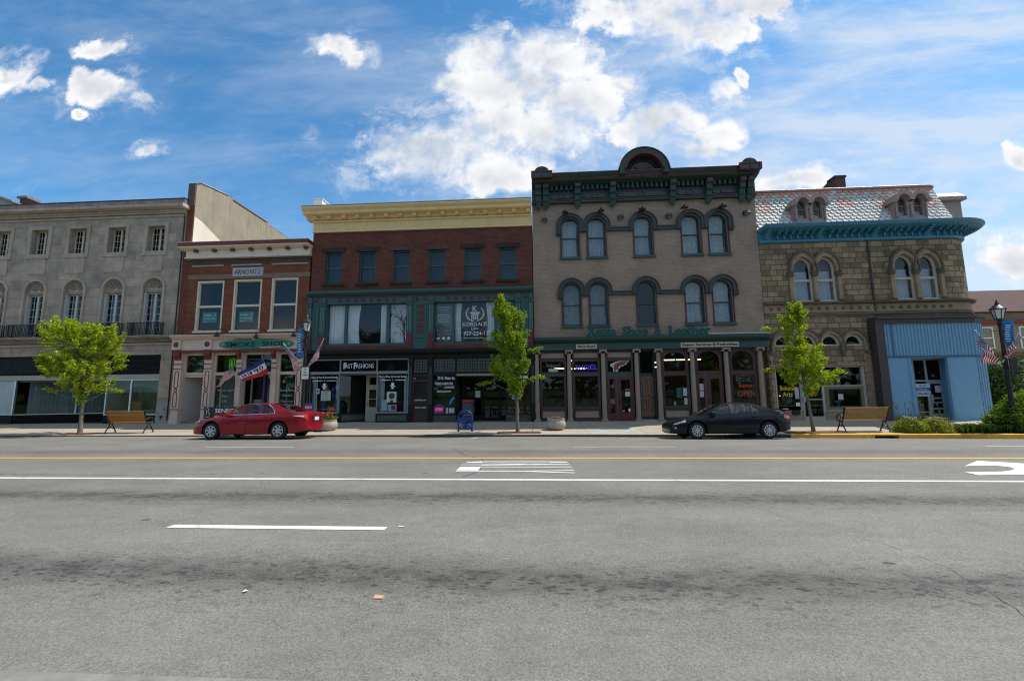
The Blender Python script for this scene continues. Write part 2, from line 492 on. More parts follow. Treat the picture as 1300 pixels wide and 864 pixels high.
def asphalt():
    m, w, p = base_mat('asphalt')
    pos = w.n('ShaderNodeNewGeometry').outputs['Position']
    x, y, z = w.sep(pos)
    st = w.comb(w.math('MULTIPLY', x, .55), y, 0.)
    big = w.noise(st, .7, 6, .65); grit = w.math('ADD', w.math('MULTIPLY', w.noise(pos, 48, 5, .85), .6), w.math('MULTIPLY', w.noise(pos, 130, 2, .6), .4)); mid = w.noise(st, 6, 5, .6)
    c = w.mix(w.ss(big, .3, .7), (.153, .143, .124, 1), (.198, .186, .163, 1))
    k = w.ss(grit, .37, .63, .36, 1.64, 'LINEAR'); c = w.mix(1., c, w.comb(k, k, k), 'MULTIPLY')
    k = w.ss(mid, .3, .7, .91, 1.09, 'LINEAR'); c = w.mix(1., c, w.comb(k, k, k), 'MULTIPLY')
    # the wear: oil drip bands down the middle of each lane, with blotchy drips round them
    yw = w.math('ADD', y, w.math('MULTIPLY', w.math('SUBTRACT', w.noise(st, .35, 3), .5), .5))
    def band(c0, wd):
        q = w.math('DIVIDE', w.math('SUBTRACT', yw, c0), wd); return w.math('POWER', 2.718, w.math('MULTIPLY', w.math('MULTIPLY', q, q), -1.))
    core = w.math('MAXIMUM', w.math('MAXIMUM', band(7.12, .34), band(4.12, .30)), w.math('MULTIPLY', band(12.6, .45), .55))
    wide = w.math('MAXIMUM', band(7.1, .75), band(4.05, .62))
    blot = w.ss(w.noise(w.comb(w.math('MULTIPLY', x, 1.5), w.math('MULTIPLY', y, 3.2), 0.), 1.5, 9, .78), .40, .66)
    vo = w.n('ShaderNodeTexVoronoi'); vo.feature = 'F1'
    w.lk(w.vm('ADD', w.comb(w.math('MULTIPLY', x, 2.8), w.math('MULTIPLY', y, 5.2), 0.), w.vm('MULTIPLY', w.noise(pos, 9, 3, .5, col=True), (.35, .35, 0))), vo.inputs['Vector'])
    vo.inputs['Scale'].default_value = 2.6
    dot = w.math('MULTIPLY', w.ss(vo.outputs['Distance'], .34, .20), w.ss(w.noise(st, 2.3, 4), .36, .50))
    v3 = w.n('ShaderNodeTexVoronoi'); w.lk(w.vm('ADD', w.comb(w.math('MULTIPLY', x, 2.2), w.math('MULTIPLY', y, 5.6), 3.), w.vm('MULTIPLY', w.noise(pos, 14, 3, .6, col=True), (.5, .5, 0))), v3.inputs['Vector']); v3.inputs['Scale'].default_value = 4.6
    dot = w.math('MAXIMUM', dot, w.math('MULTIPLY', w.ss(v3.outputs['Distance'], .42, .20), w.ss(w.noise(st, 3.1, 4), .42, .56, 0, .8)))
    dk = w.math('ADD', w.math('MULTIPLY', core, w.math('ADD', w.math('MULTIPLY', blot, .52), .42)), w.math('MULTIPLY', w.math('MULTIPLY', wide, dot), .55), clamp=True)
    # lone drips anywhere
    v2 = w.n('ShaderNodeTexVoronoi'); w.lk(w.comb(x, w.math('MULTIPLY', y, 1.7), 0.), v2.inputs['Vector']); v2.inputs['Scale'].default_value = .8
    lone = w.math('MULTIPLY', w.math('MULTIPLY', w.ss(v2.outputs['Distance'], .062, .045), w.ss(w.noise(st, .9, 2), .42, .52)), .85)
    dk = w.math('MAXIMUM', dk, lone)
    c = w.mix(w.math('MULTIPLY', dk, .92), c, (.034, .031, .029, 1))
    for jy in (8.02, 5.0, 6.55):
        ln = w.math('MULTIPLY', w.ss(w.math('ABSOLUTE', w.math('SUBTRACT', w.math('ADD', y, w.math('MULTIPLY', w.noise(st, .8, 3), .05)), jy + .025)), .016, .006), w.ss(w.noise(st, 1.1, 4), .40, .55))
        c = w.mix(w.math('MULTIPLY', ln, .35 if jy > 6 else .15), c, (.04, .04, .04, 1))
    # polished, paler wheel paths
    pale = w.math('MULTIPLY', w.math('MAXIMUM', w.math('MAXIMUM', band(5.0, .35), band(6.2, .3)), band(3.05, .35)), w.ss(big, .25, .75, .06, .2))
    c = w.mix(pale, c, (.26, .255, .245, 1))
    w.put(p.inputs['Base Color'], c); p.inputs['Roughness'].default_value = .82; p.inputs['Specular IOR Level'].default_value = .35
    b = w.n('ShaderNodeBump'); b.inputs['Strength'].default_value = .6; b.inputs['Distance'].default_value = .008
    w.lk(w.noise(pos, 70, 4, .7), b.inputs['Height']); w.lk(b.outputs[0], p.inputs['Normal'])
    return m


def concrete_slab():
    m, w, p = base_mat('pavement_concrete')
    pos = w.n('ShaderNodeNewGeometry').outputs['Position']; x, y, z = w.sep(pos)
    b = w.n('ShaderNodeTexBrick'); w.lk(w.comb(w.math('ADD', x, .35), w.math('ADD', y, .1), 0.), b.inputs['Vector'])
    b.offset = 0; b.inputs['Scale'].default_value = 1
    b.inputs['Color1'].default_value = (.40, .335, .25, 1); b.inputs['Color2'].default_value = (.345, .295, .225, 1); b.inputs['Mortar'].default_value = (.13, .11, .09, 1)
    b.inputs['Mortar Size'].default_value = .014; b.inputs['Brick Width'].default_value = 2.4; b.inputs['Row Height'].default_value = 1.95
    k = w.ss(w.noise(pos, 1.2, 9, .7), .25, .75, .78, 1.18, 'LINEAR')
    c = w.mix(1., b.outputs['Color'], w.comb(k, k, k), 'MULTIPLY')
    sp = w.ss(w.noise(pos, 7, 4, .6), .66, .74, 0, .35); c = w.mix(sp, c, (.09, .08, .07, 1))
    # faded blue chalk drawn on the slabs before the shoe shop
    def win(v, a, b_, e): return w.math('MULTIPLY', w.ss(v, a - e, a + e), w.ss(v, b_ + e, b_ - e))
    ch = w.math('MULTIPLY', w.math('MULTIPLY', win(x, 1.9, 4.6, .35), win(y, 18.7, 20.6, .25)), w.ss(w.noise(pos, 1.7, 3), .46, .56))
    c = w.mix(w.math('MULTIPLY', ch, .75), c, (.26, .42, .44, 1))
    w.put(p.inputs['Base Color'], c); p.inputs['Roughness'].default_value = .9
    bp = w.n('ShaderNodeBump'); bp.inputs['Strength'].default_value = .3; bp.inputs['Distance'].default_value = .006
    w.lk(w.noise(pos, 40, 5), bp.inputs['Height']); w.lk(bp.outputs[0], p.inputs['Normal'])
    return m


ASPH = asphalt(); CONC = concrete_slab()
LAWN = mat('lawn_grass', (.045, .085, .018), .95, .35, 6, bump=.6, bs=60)
KERB = mat('kerb_concrete', (.26, .235, .20), .9, .2, 4, bump=.3, dirt=.4)
KERBD = mat('kerb_dark_face', (.055, .05, .047), .95, .3, 4, bump=.3)
YEL = mat('yellow_kerb_paint', (.62, .33, .02), .7, .2, 5, dirt=.35)


def worn_paint(name, col, wear=.5):
    m, w, p = base_mat(name)
    pos = w.n('ShaderNodeNewGeometry').outputs['Position']
    k = w.ss(w.noise(pos, 2.2, 8, .72), .52, .74, 0, wear)
    k2 = w.ss(w.noise(pos, 30, 4, .7), .60, .72, 0, wear)
    c = w.mix(w.math('MAXIMUM', k, k2), (*col, 1), (.19, .185, .17, 1))
    w.put(p.inputs['Base Color'], c); p.inputs['Roughness'].default_value = .75
    return m


RPW = worn_paint('road_paint_white', (.66, .65, .62), .75); RPF = worn_paint('road_paint_faded', (.40, .39, .37), .9); RPY = worn_paint('road_paint_yellow', (.66, .33, .035), .35)

o = MB().add([(-1500, -1500, -.45), (1500, -1500, -.45), (1500, 1500, -.45), (-1500, 1500, -.45)], [(0, 1, 2, 3)]).build('ground', LAWN); o['kind'] = 'structure'
sheet('road', [1.4, 2.6, 3.5, 4.5, 7, 10, 13, 15.5, 16.4, 17.3, 18.2], rz, ASPH)
sheet('near_gutter', [1.4, 2.72, 2.76], lambda x, y: rz(x, y), mat('gutter_concrete', (.215, .205, .185), .9, .25, 6, dirt=.5), .006)
# far kerb: concrete with a darker road face, painted yellow on the right
b = MB()
for i in range(len(XB) - 1):
    x0, x1 = XB[i], XB[i + 1]
    if x0 >= 10 and x1 <= 30: continue
    for x, in ((x0,),):
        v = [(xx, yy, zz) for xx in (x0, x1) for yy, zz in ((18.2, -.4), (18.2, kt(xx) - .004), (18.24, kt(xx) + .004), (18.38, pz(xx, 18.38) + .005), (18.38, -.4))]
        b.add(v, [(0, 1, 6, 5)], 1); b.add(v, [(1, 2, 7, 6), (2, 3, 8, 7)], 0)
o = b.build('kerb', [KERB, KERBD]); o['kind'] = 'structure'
b = MB()
for x0, x1 in ((10, 13.2), (14.1, 18), (18, 22), (22, 24.6)):
    v = [(xx, yy, zz) for xx in (x0, x1) for yy, zz in ((18.18, -.4), (18.2, kt(xx) + .0), (18.235, kt(xx) + .012), (18.40, pz(xx, 18.4) + .012), (18.40, -.4))]
    b.add(v, [(0, 1, 6, 5), (1, 2, 7, 6), (2, 3, 8, 7), (0, 1, 2, 3, 4), (5, 6, 7, 8, 9)])
v = [(xx, yy, zz) for xx in (13.2, 14.1) for yy, zz in ((18.17, kt(13.6) - .045), (18.17, kt(13.6) + .012), (18.55, pz(13.6, 18.55) + .015), (18.55, kt(13.6) - .045))]
b.add(v, [(0, 1, 5, 4), (1, 2, 6, 5), (0, 1, 2, 3), (4, 5, 6, 7), (0, 4, 7, 3)])
o = b.build('kerb', YEL); o['kind'] = 'structure'
b = MB().box(13.2, 14.1, 18.45, 18.5, -.3, .0); tag(b.build('storm_drain', mat('drain_dark', (.01, .01, .01), .9, 0)), 'dark storm drain slot in the yellow kerb by the tan bench', 'drain')
sheet('pavement', [18.36, 19.5, 20.7, 21.8, 23, 24, 27], pz, CONC, xs=[x for x in XB if x <= 22] + [24.6])
sheet('side_street', [18.25, 24, 34, 60, 120], lambda x, y: -.12, ASPH, xs=[24.6, 27, 33, 36])
sheet('pavement', [18.3, 30, 50, 90], lambda x, y: .02, CONC, xs=[36, 40, 60, 160])
# near side (behind the camera): pavement and lawn that the shop windows mirror
sheet('near_kerb', [-.9, 1.4], lambda x, y: .14, KERB)
sheet('near_pavement', [-4, -.9], lambda x, y: .15, CONC)
sheet('lawn', [-60, -30, -12, -4], lambda x, y: .2 + max(0, -4 - y) * .05, LAWN)

# ---------------------------------------------------------------- road markings
def strip(name, X0, X1, y0, y1, m, lift=.005):
    xs = [X0] + [x for x in XB if X0 < x < X1] + [X1]
    sheet(name, [y0, y1], rz, m, lift, xs)


strip('road_line', -70, 60, 8.47, 8.60, RPW)
strip('road_line', -70, 60, 11.25, 11.44, RPY)
strip('lane_dash', -4.75, -1.93, 5.39, 5.52, RPW)
for a, b_ in ((-23.2, -20.2), (-10.96, -7.95), (1.0, 4.06), (12.95, 16.0)): strip('lane_dash', a, b_, 13.62, 13.74, RPF)


def mark(name, pts, m, lift=.006, holes=()):
    loops = [pts] + list(holes); al = [q for l in loops for q in l]
    t = tessellate_polygon([[Vector((q[0], q[1], 0)) for q in l] for l in loops])
    b = MB().add([(q[0], q[1], rz(*q) + lift) for q in al], [tuple(x) for x in t]); o = b.build(name, m); o['kind'] = 'structure'; return o


# ONLY, read from the left lane: long strokes; the tall letters run along the road
def roadword():
    b = MB()
    # word reads top to bottom away from the camera's left: letters stacked across the lane
    y0, y1, x0, x1 = 9.22, 10.72, -1.83, .66
    def bar(xa, xb, ya, yb): b.add([(xa, ya, .097), (xb, ya, .097), (xb, yb, .097), (xa, yb, .097)], [(0, 1, 2, 3)])
    def poly(p):
        t = tessellate_polygon([[Vector((q[0], q[1], 0)) for q in p]]); b.add([(q[0], q[1], .097) for q in p], [tuple(k) for k in t])
    bar(-1.42, .30, 10.70, 10.79); poly([(-1.83, 10.70), (-1.42, 10.79), (-1.40, 10.60), (-1.75, 10.58)]); poly([(.30, 10.79), (.66, 10.72), (.60, 10.60), (.2, 10.62)])
    bar(-1.40, .60, 10.58, 10.63)
    bar(-1.86, .66, 10.38, 10.45); poly([(-1.40, 10.30), (-.30, 10.40), (.66, 10.40), (.66, 10.34), (-.2, 10.26), (-1.40, 10.21)]); bar(-1.86, .68, 10.12, 10.18)
    bar(-1.84, .70, 9.93, 9.99); bar(-1.84, -1.36, 9.52, 9.92)
    poly([(-1.84, 9.40), (-.4, 9.40), (.70, 9.52), (.70, 9.60), (-.5, 9.47), (-1.84, 9.47)]); poly([(-.5, 9.40), (.70, 9.22), (.70, 9.31), (-.2, 9.44)])
    o = b.build('road_lettering', RPW, recalc=False); o['kind'] = 'structure'


roadword()
mark('turn_arrow', [(8.49, 9.45), (8.45, 9.13), (9.4, 9.22), (11.2, 9.3), (11.9, 9.6), (13.9, 9.85), (13.9, 10.2), (11.9, 10.3), (10.76, 10.58), (10.14, 10.94), (9.16, 10.18),
                    (9.5, 10.26), (9.88, 10.25), (9.97, 10.05), (9.74, 9.75), (9.3, 9.54), (8.9, 9.49)], RPW)
for pts in ([(-8.72, 16.51), (-8.62, 16.49), (-8.2, 17.6), (-8.3, 17.6)], [(-2.66, 16.33), (-2.54, 16.31), (-2.4, 17.45), (-2.5, 17.45)], [(3.2, 16.5), (3.32, 16.5), (2.9, 17.7), (2.8, 17.7)], [(-16.2, 16.6), (-16.1, 16.6), (-15.8, 17.6), (-15.9, 17.6)], [(9.6, 16.6), (9.7, 16.6), (9.35, 17.6), (9.25, 17.6)]):
    mark('parking_tick', pts, RPF, .012)


def crack(pts, wd, seed):
    rnd = random.Random(seed); P = []
    for (a, b_) in zip(pts[:-1], pts[1:]):
        n = max(2, int(math.dist(a, b_) / .10))
        for i in range(n):
            t = i / n; P.append((a[0] + (b_[0] - a[0]) * t + rnd.uniform(-.02, .02), a[1] + (b_[1] - a[1]) * t + rnd.uniform(-.02, .02)))
    L = []; Q = []
    for i, p in enumerate(P):
        q = P[min(i + 1, len(P) - 1)]; r_ = P[max(i - 1, 0)]; tx, ty = q[0] - r_[0], q[1] - r_[1]; l = math.hypot(tx, ty) or 1
        h = wd * rnd.uniform(.2, 1) / 2
        h = 0.0005 if rnd.random() < .12 else h
        L.append((p[0] - ty / l * h, p[1] + tx / l * h)); Q.append((p[0] + ty / l * h, p[1] - tx / l * h))
    n = len(P); b = MB().add([(x, y, rz(x, y) + .004) for x, y in L + Q], [(i, i + 1, n + i + 1, n + i) for i in range(n - 1)])
    o = b.build('road_crack', mat('crack_tar', (.035, .034, .033), .9, .1)); o['kind'] = 'structure'


crack([(3.03, 8.43), (2.97, 7.15), (3.15, 6.16), (3.43, 5.51), (3.71, 5.07), (3.75, 4.48), (3.68, 4.0), (3.61, 3.69), (3.5, 3.2)], .006, 3)
crack([(-2.64, 13.34), (-2.05, 11.82), (-1.51, 11.25), (-1.32, 10.26), (-1.39, 9.25), (-1.6, 8.7)], .03, 4)
crack([(-20, 9.6), (-14, 9.0), (-9, 8.9), (-6.5, 9.1)], .03, 5)
# litter on the carriageway
b = MB().add([(-1.415, 3.72, .060), (-1.335, 3.72, .062), (-1.33, 3.775, .059), (-1.41, 3.775, .064), (-1.415, 3.72, .055), (-1.335, 3.72, .056), (-1.33, 3.775, .055), (-1.41, 3.775, .058)],
             [(0, 1, 2, 3), (7, 6, 5, 4), (0, 1, 5, 4), (1, 2, 6, 5), (2, 3, 7, 6), (3, 0, 4, 7)])
tag(b.build('paper_scrap', mat('orange_paper', (.55, .30, .19), .8, .25, 20)), 'flat orange paper scrap lying on the near lane of the road', 'litter')
b = MB().add([(-2.585, 3.775, .063), (-2.55, 3.77, .075), (-2.545, 3.80, .064), (-2.575, 3.80, .075), (-2.57, 3.79, .055)], [(0, 1, 2, 3), (0, 1, 4), (1, 2, 4), (2, 3, 4), (3, 0, 4)])
tag(b.build('paper_scrap', PAPER), 'small crumpled white paper scrap on the road left of the orange one', 'litter')
b = MB().add([(-1.80, 5.51, .098), (-1.73, 5.505, .10), (-1.72, 5.53, .098), (-1.78, 5.54, .104), (-1.75, 5.52, .092)], [(0, 1, 2, 3), (0, 1, 4), (1, 2, 4), (2, 3, 4), (3, 0, 4)])
tag(b.build('paper_scrap', PAPER), 'torn white scrap at the right end of the near lane dash', 'litter')
# ---------------------------------------------------------------- building kit
def pane(par, pts, y, m=None, name='pane'):
    b = MB(); n = len(pts)
    t = tessellate_polygon([[Vector((q[0], q[1], 0)) for q in pts]])
    b.add([(q[0], y, q[1]) for q in pts], [tuple(k) for k in t]); return b.build(name, m or GL, par)


def drape(par, x0, x1, z0, z1, y, m=None, folds=7, amp=.035, pinch=0., name='curtain', side=1):
    """a hanging curtain with folds; pinch draws its lower part to one side"""
    b = MB(); nx, nz = folds * 6, 8; v = []
    for j in range(nz + 1):
        t = j / nz; z = z1 + (z0 - z1) * t
        for i in range(nx + 1):
            s_ = i / nx
            w_ = 1 - pinch * math.sin(math.pi * min(1, t * .9)) if pinch else 1
            xx = (x0 + (x1 - x0) * s_ * w_) if side > 0 else (x1 - (x1 - x0) * (1 - s_) * w_)
            v.append((xx, y + amp * math.sin(s_ * folds * 2 * math.pi + .7 * math.sin(3 * t)) * (.6 + .4 * t), z))
    f = [(j * (nx + 1) + i, j * (nx + 1) + i + 1, (j + 1) * (nx + 1) + i + 1, (j + 1) * (nx + 1) + i) for j in range(nz) for i in range(nx)]
    b.add(v, f); return b.build(name, m or CURT, par, smooth=180, recalc=False)


def shell(bl, x0, x1, ztop, m_side, y0=24.4, y1=42, roofm=None, zfloor=4.3, inner=None, back=28.0, nofloor=False):
    """side walls, rear wall, roof, and the dark rooms behind the glass"""
    MB().box(x0, x0 + .25, y0, y1, -.3, ztop).build('side_wall', m_side, bl)
    MB().box(x1 - .25, x1, y0, y1, -.3, ztop).build('side_wall', m_side, bl)
    MB().box(x0 + .25, x1 - .25, y1 - .3, y1, -.3, ztop).build('rear_wall', m_side, bl)
    MB().box(x0 + .25, x1 - .25, y0, y1 - .3, ztop - .25, ztop - .05).build('roof', roofm or mat('roof_felt', (.05, .05, .055), .9), bl)
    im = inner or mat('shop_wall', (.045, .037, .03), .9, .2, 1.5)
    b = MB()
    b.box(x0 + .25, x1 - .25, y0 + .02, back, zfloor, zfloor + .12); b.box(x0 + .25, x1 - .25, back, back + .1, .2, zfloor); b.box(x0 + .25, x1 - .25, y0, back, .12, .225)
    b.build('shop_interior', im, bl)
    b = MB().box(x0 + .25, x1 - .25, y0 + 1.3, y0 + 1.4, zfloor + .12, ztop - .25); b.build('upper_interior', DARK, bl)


def sash(bl, x0, x1, z0, z1, yf, fm, t=.055, rail=.5, d=.09, gm=None, name='window', vm=0):
    """double-hung window: a frame with an upper and a lower sash"""
    zm = z0 + (z1 - z0) * rail
    holes = []
    xs = [x0 + (x1 - x0) * k / (vm + 1) for k in range(vm + 2)]
    for a, c in zip(xs[:-1], xs[1:]):
        l, r_ = a + (t if a == x0 else t / 2), c - (t if c == x1 else t / 2)
        if rail: holes += [rect(l, r_, z0 + t, zm - t * .5), rect(l, r_, zm + t * .5, z1 - t)]
        else: holes.append(rect(l, r_, z0 + t, z1 - t))
    w_ = MB().plate(rect(x0, x1, z0, z1), holes, yf, yf + d).build(name, fm, bl)
    MB().quad((x0 + .02, yf + d * .6, z0 + .02), (x1 - .02, yf + d * .6, z0 + .02), (x1 - .02, yf + d * .6, z1 - .02), (x0 + .02, yf + d * .6, z1 - .02)).build('pane', gm or GL, w_)
    return w_


def archsash(bl, x0, x1, z0, zs, rise, yf, fm, t=.06, kind='round', rail=.5, d=.09, gm=None, zr=None, name='window'):
    zm = zr if zr else z0 + (zs + rise - z0) * rail
    lo = rect(x0 + t, x1 - t, z0 + t, zm - t * .5)
    up = archp(x0 + t, x1 - t, zm + t * .5, zs, rise - t, 12, kind)
    w_ = MB().plate(archp(x0, x1, z0, zs, rise, 16, kind), [lo, up] if rail else [archp(x0 + t, x1 - t, z0 + t, zs, rise - t, 12, kind)], yf, yf + d).build(name, fm, bl)
    pane(w_, archp(x0 + .02, x1 - .02, z0 + .02, zs, rise - .02, 14, kind), yf + d * .6, gm)
    return w_


def squash(root, names, zb, k, dz=0., deep=True):
    """set the projecting courses of a cornice to their surveyed height"""
    def go(o):
        z0 = ORG[o.name].z
        for v in o.data.vertices:
            z = v.co.z + z0
            if z > zb: v.co.z = zb + (z - zb) * k + dz - z0
        for c in o.children: go(c)
    for o in root.children:
        if o.name.split('.')[0] in names: go(o)


# ================================================================= 1 limestone bank, far left
LIME = brick('limestone', (.385, .315, .258), (.30, .25, .208), (.18, .145, .115), 1.25, .56, .010, .3, .9, .34, .7, .5, stainc=(.12, .11, .105))
LIMEP = mat('limestone_plain', (.395, .325, .265), .9, .24, 1.6, bump=.25, bs=25, streak=.5)
LIMED = mat('limestone_weathered', (.25, .205, .165), .92, .35, 2.0, bump=.4, bs=12, dirt=.5)
IRON = mat('wrought_iron', (.02, .019, .019), .6, .2)
SASHC = mat('old_cream_sash', (.50, .45, .35), .6, .12)
REDB = brick('red_brick_wall', (.19, .050, .028), (.14, .036, .022), (.12, .085, .065), stain=.35, bump=.6)
B1 = thing('bank_building', 'weathered grey limestone building with round arched windows over black shopfront band', 'building', (-30, 24, .2))
XA, XE = -40.0, -21.55
wc = [-23.40 - 2.57 * k for k in range(6)]
holes = [rect(c - .56, c + .56, 10.62, 12.22) for c in wc]
ac = [-23.26 - 2.57 * k for k in range(6)]
holes += [archp(c - .64, c + .64, 5.38, 8.28, .64, 18) for c in ac]
holes.append(rect(-39.5, -22.38, .2, 4.24))
MB().plate(rect(XA, XE, -.3, 13.2), holes, 24, 24.4).build('wall', LIME, B1)
MB().box(XA, XE - .03, 23.93, 24, 12.78, 12.90).box(XA, XE - .02, 23.88, 24, 12.98, 13.12).box(XA, XE, 23.80, 24.2, 13.12, 13.24).prism([(24.2, 13.24), (23.52, 13.30), (23.46, 13.34), (23.46, 13.52), (23.62, 13.56), (24.2, 13.56)], XA, XE + .16).build('cornice', LIMEP, B1)
MB().box(XA, XE + .05, 23.72, 24.3, 13.56, 13.98).build('parapet', mat('pink_coping_stone', (.25, .195, .185), .9, .35, 1.8, dirt=.45), B1)
MB().box(XA, XE + .07, 23.69, 24.36, 13.98, 14.05).build('roof_edge', BLACK, B1)
for c in wc:
    w_ = sash(B1, c - .56, c + .56, 10.62, 12.22, 24.30, SASHC, .06, 0, .08, vm=1)
    b = MB()
    for s_ in (-1, 1):
        b.box(c + s_ * .28 - .013, c + s_ * .28 + .013, 24.305, 24.33, 10.7, 12.16)
    for k in range(1, 4):
        zz = 10.66 + 1.52 * k / 4
        for s_ in (-1, 1): b.box(c + s_ * .28 - .22, c + s_ * .28 + .22, 24.305, 24.33, zz - .013, zz + .013)
    b.box(c - .06, c + .06, 24.27, 24.31, 10.66, 12.18)
    b.build('glazing_bar', SASHC, w_)
    MB().plate(rect(c - .78, c + .78, 10.38, 12.44), [rect(c - .56, c + .56, 10.62, 12.22)], 23.95, 24.0).build('window_surround', LIMEP, B1)
    MB().box(c - .80, c + .80, 23.92, 24.02, 10.34, 10.46).build('sill', LIMEP, w_)
    MB().box(c - .6, c + .6, 23.965, 24.0, 9.35, 10.34).build('spandrel_panel', LIMEP, B1)
for i, c in enumerate(ac):
    MB().plate(archband(c - .64, c + .64, 5.38, 8.28, .64, .13, 20), [], 23.93, 24.0).build('archivolt', LIMEP, B1)
    tp = MB().plate([(c - .64, 8.12)] + [(c + .64, 8.12)] + archp(c - .64, c + .64, 8.2, 8.28, .64, 18)[2:], [], 24.16, 24.3).build('tympanum', LIMEP, B1)
    b = MB().box(c - .64, c + .64, 24.1, 24.3, 8.06, 8.16)
    rn = random.Random(i)
    for k in range(-3, 4):                                           # carved shell and scrolls
        a = math.pi / 2 + k * .38
        for q in (.2, .36, .5):
            b.lathe([(.0, -.01), (.07, 0), (.0, .05)][::-1] and [(.075 - q * .03, 0), (.05, -.05), (.0, -.075)], (c + q * math.cos(a), 24.16, 8.28 + q * math.sin(a)), 7, 0, 'y')
    b.build('carving', LIMED, tp)
    w_ = sash(B1, c - .64, c + .64, 5.40, 8.06, 24.26, mat('grey_white_sash', (.50, .51, .52), .55, .1), .07, 0, .08, vm=1)
    b = MB().box(c - .06, c + .06, 24.2, 24.27, 5.44, 8.02).box(c - .64, c - .56, 24.1, 24.27, 5.4, 8.06).box(c + .56, c + .64, 24.1, 24.27, 5.4, 8.06)
    for s_ in (-1, 1):
        b.box(c + s_ * .31 - .012, c + s_ * .31 + .012, 24.265, 24.29, 5.45, 8.0)
        for k in range(1, 6):
            zz = 5.45 + 2.58 * k / 6; b.box(c + s_ * .31 - .25, c + s_ * .31 + .25, 24.265, 24.29, zz - .012, zz + .012)
    b.build('glazing_bar', mat('grey_white_sash', (.5, .5, .5)), w_)
    if i % 2 == 0 or i == 1: drape(w_, c - .58, c - .05, 5.5, 8.0, 24.5, mat('bank_drape', (.20, .21, .235), .9), folds=3); drape(w_, c + .1, c + .58, 5.5, 8.0, 24.5, mat('bank_drape', (.2, .21, .235)), folds=3)
    b = MB()
    x0, x1 = c - .95, c + .95
    for zz in (5.42, 6.10): b.box(x0, x1, 23.50, 23.535, zz - .02, zz + .02); b.box(x0, x0 + .03, 23.5, 24, zz - .02, zz + .02); b.box(x1 - .03, x1, 23.5, 24, zz - .02, zz + .02)
    for k in range(22):
        xx = x0 + .015 + (x1 - x0 - .03) * k / 21; b.box(xx - .014, xx + .014, 23.505, 23.53, 5.42, 6.1)
    for k in range(1, 5):
        for xx in (x0 + .015, x1 - .015): b.box(xx - .014, xx + .014, 23.5 + k * .1, 23.53 + k * .1, 5.42, 6.1)
    b.build('balcony_railing', IRON, B1)
MB().prism([(24.0, 4.98), (23.9, 5.0), (23.86, 5.10), (23.60, 5.18), (23.44, 5.22), (23.44, 5.33), (24.0, 5.38)], XA, XE).build('belt_ledge', LIMED, B1)
MB().box(XA, XE, 23.9, 24.0, 4.82, 4.93).build('moulding', LIMEP, B1)
# black corrugated fascia with an old sign board outline, steel beam, display windows
b = MB().box(-39.5, -22.38, 24.16, 24.3, 3.10, 4.24)
for k in range(15): b.box(-39.5, -22.40, 24.12, 24.17, 3.13 + k * .073, 3.17 + k * .073)
b.box(-28.6, -25.7, 24.08, 24.14, 3.32, 4.05); b.box(-39, -30.2, 24.08, 24.14, 3.2, 4.1)
b.build('fascia', mat('black_corrugated', (.009, .010, .013), .6, .15, spec=.15), B1)
GREY = mat('grey_metal_trim', (.30, .30, .29), .5, .1)
MB().box(-39.5, -22.38, 24.04, 24.3, 2.80, 3.09).build('beam', mat('grey_beige_beam', (.34, .32, .29), .7, .12), B1)
LDK = mat('black_stone_base', (.006, .006, .008), .45, .2, spec=.12)
# left display: flush run then a raked return into the entry
wl = MB().box(-39.5, -31.55, 24.1, 24.16, .74, .80).box(-31.65, -31.55, 24.08, 24.18, .74, 2.8).box(-35.0, -34.92, 24.08, 24.18, .74, 2.8).build('display_window', ALU, B1)
MB().quad((-39.5, 24.13, .78), (-31.6, 24.13, .78), (-31.6, 24.13, 2.8), (-39.5, 24.13, 2.8)).build('pane', mat('frosted_pane', (.33, .37, .41), .25, .25, .8, spec=.6), wl)
MB().box(-39.5, -31.55, 24.08, 24.2, .2, .745).build('stall_riser', LDK, B1)
def raked(p, q, z0, z1, t=.06):
    b = MB(); d = Vector((q[0] - p[0], q[1] - p[1])).normalized(); n = Vector((-d.y, d.x)) * t
    return b.flat([p, q, (q[0] + n.x, q[1] + n.y), (p[0] + n.x, p[1] + n.y)], z0, z1)
pA, pB = (-31.55, 24.12), (-27.3, 25.9)
raked(pA, pB, .2, .74, .12).build('stall_riser', LDK, B1)
wr = raked(pA, pB, .735, .79, .1).add(*(lambda m_: (m_.v, m_.f))(raked((-28.9, 25.23), (-28.82, 25.26), .75, 2.8, .1))).build('display_window', ALU, B1)
MB().add([(pA[0], pA[1] + .05, .78), (pB[0], pB[1] + .05, .78), (pB[0], pB[1] + .05, 2.8), (pA[0], pA[1] + .05, 2.8)], [(0, 1, 2, 3)]).build('pane', GL, wr)
b = MB(); v = []
for i in range(121):
    t = i / 120; x = pA[0] + .3 + (pB[0] - pA[0] - .5) * t; y = pA[1] + .45 + (pB[1] - pA[1]) * t + .05 * math.sin(i * 1.1) * (1 if (i // 14) % 3 else .2)
    v += [(x, y, .8), (x, y, 2.8)]
b.add(v, [(2 * i, 2 * i + 2, 2 * i + 3, 2 * i + 1) for i in range(120)]); b.build('curtain', mat('blue_grey_drape', (.15, .175, .195), .9), wr, smooth=180, recalc=False)
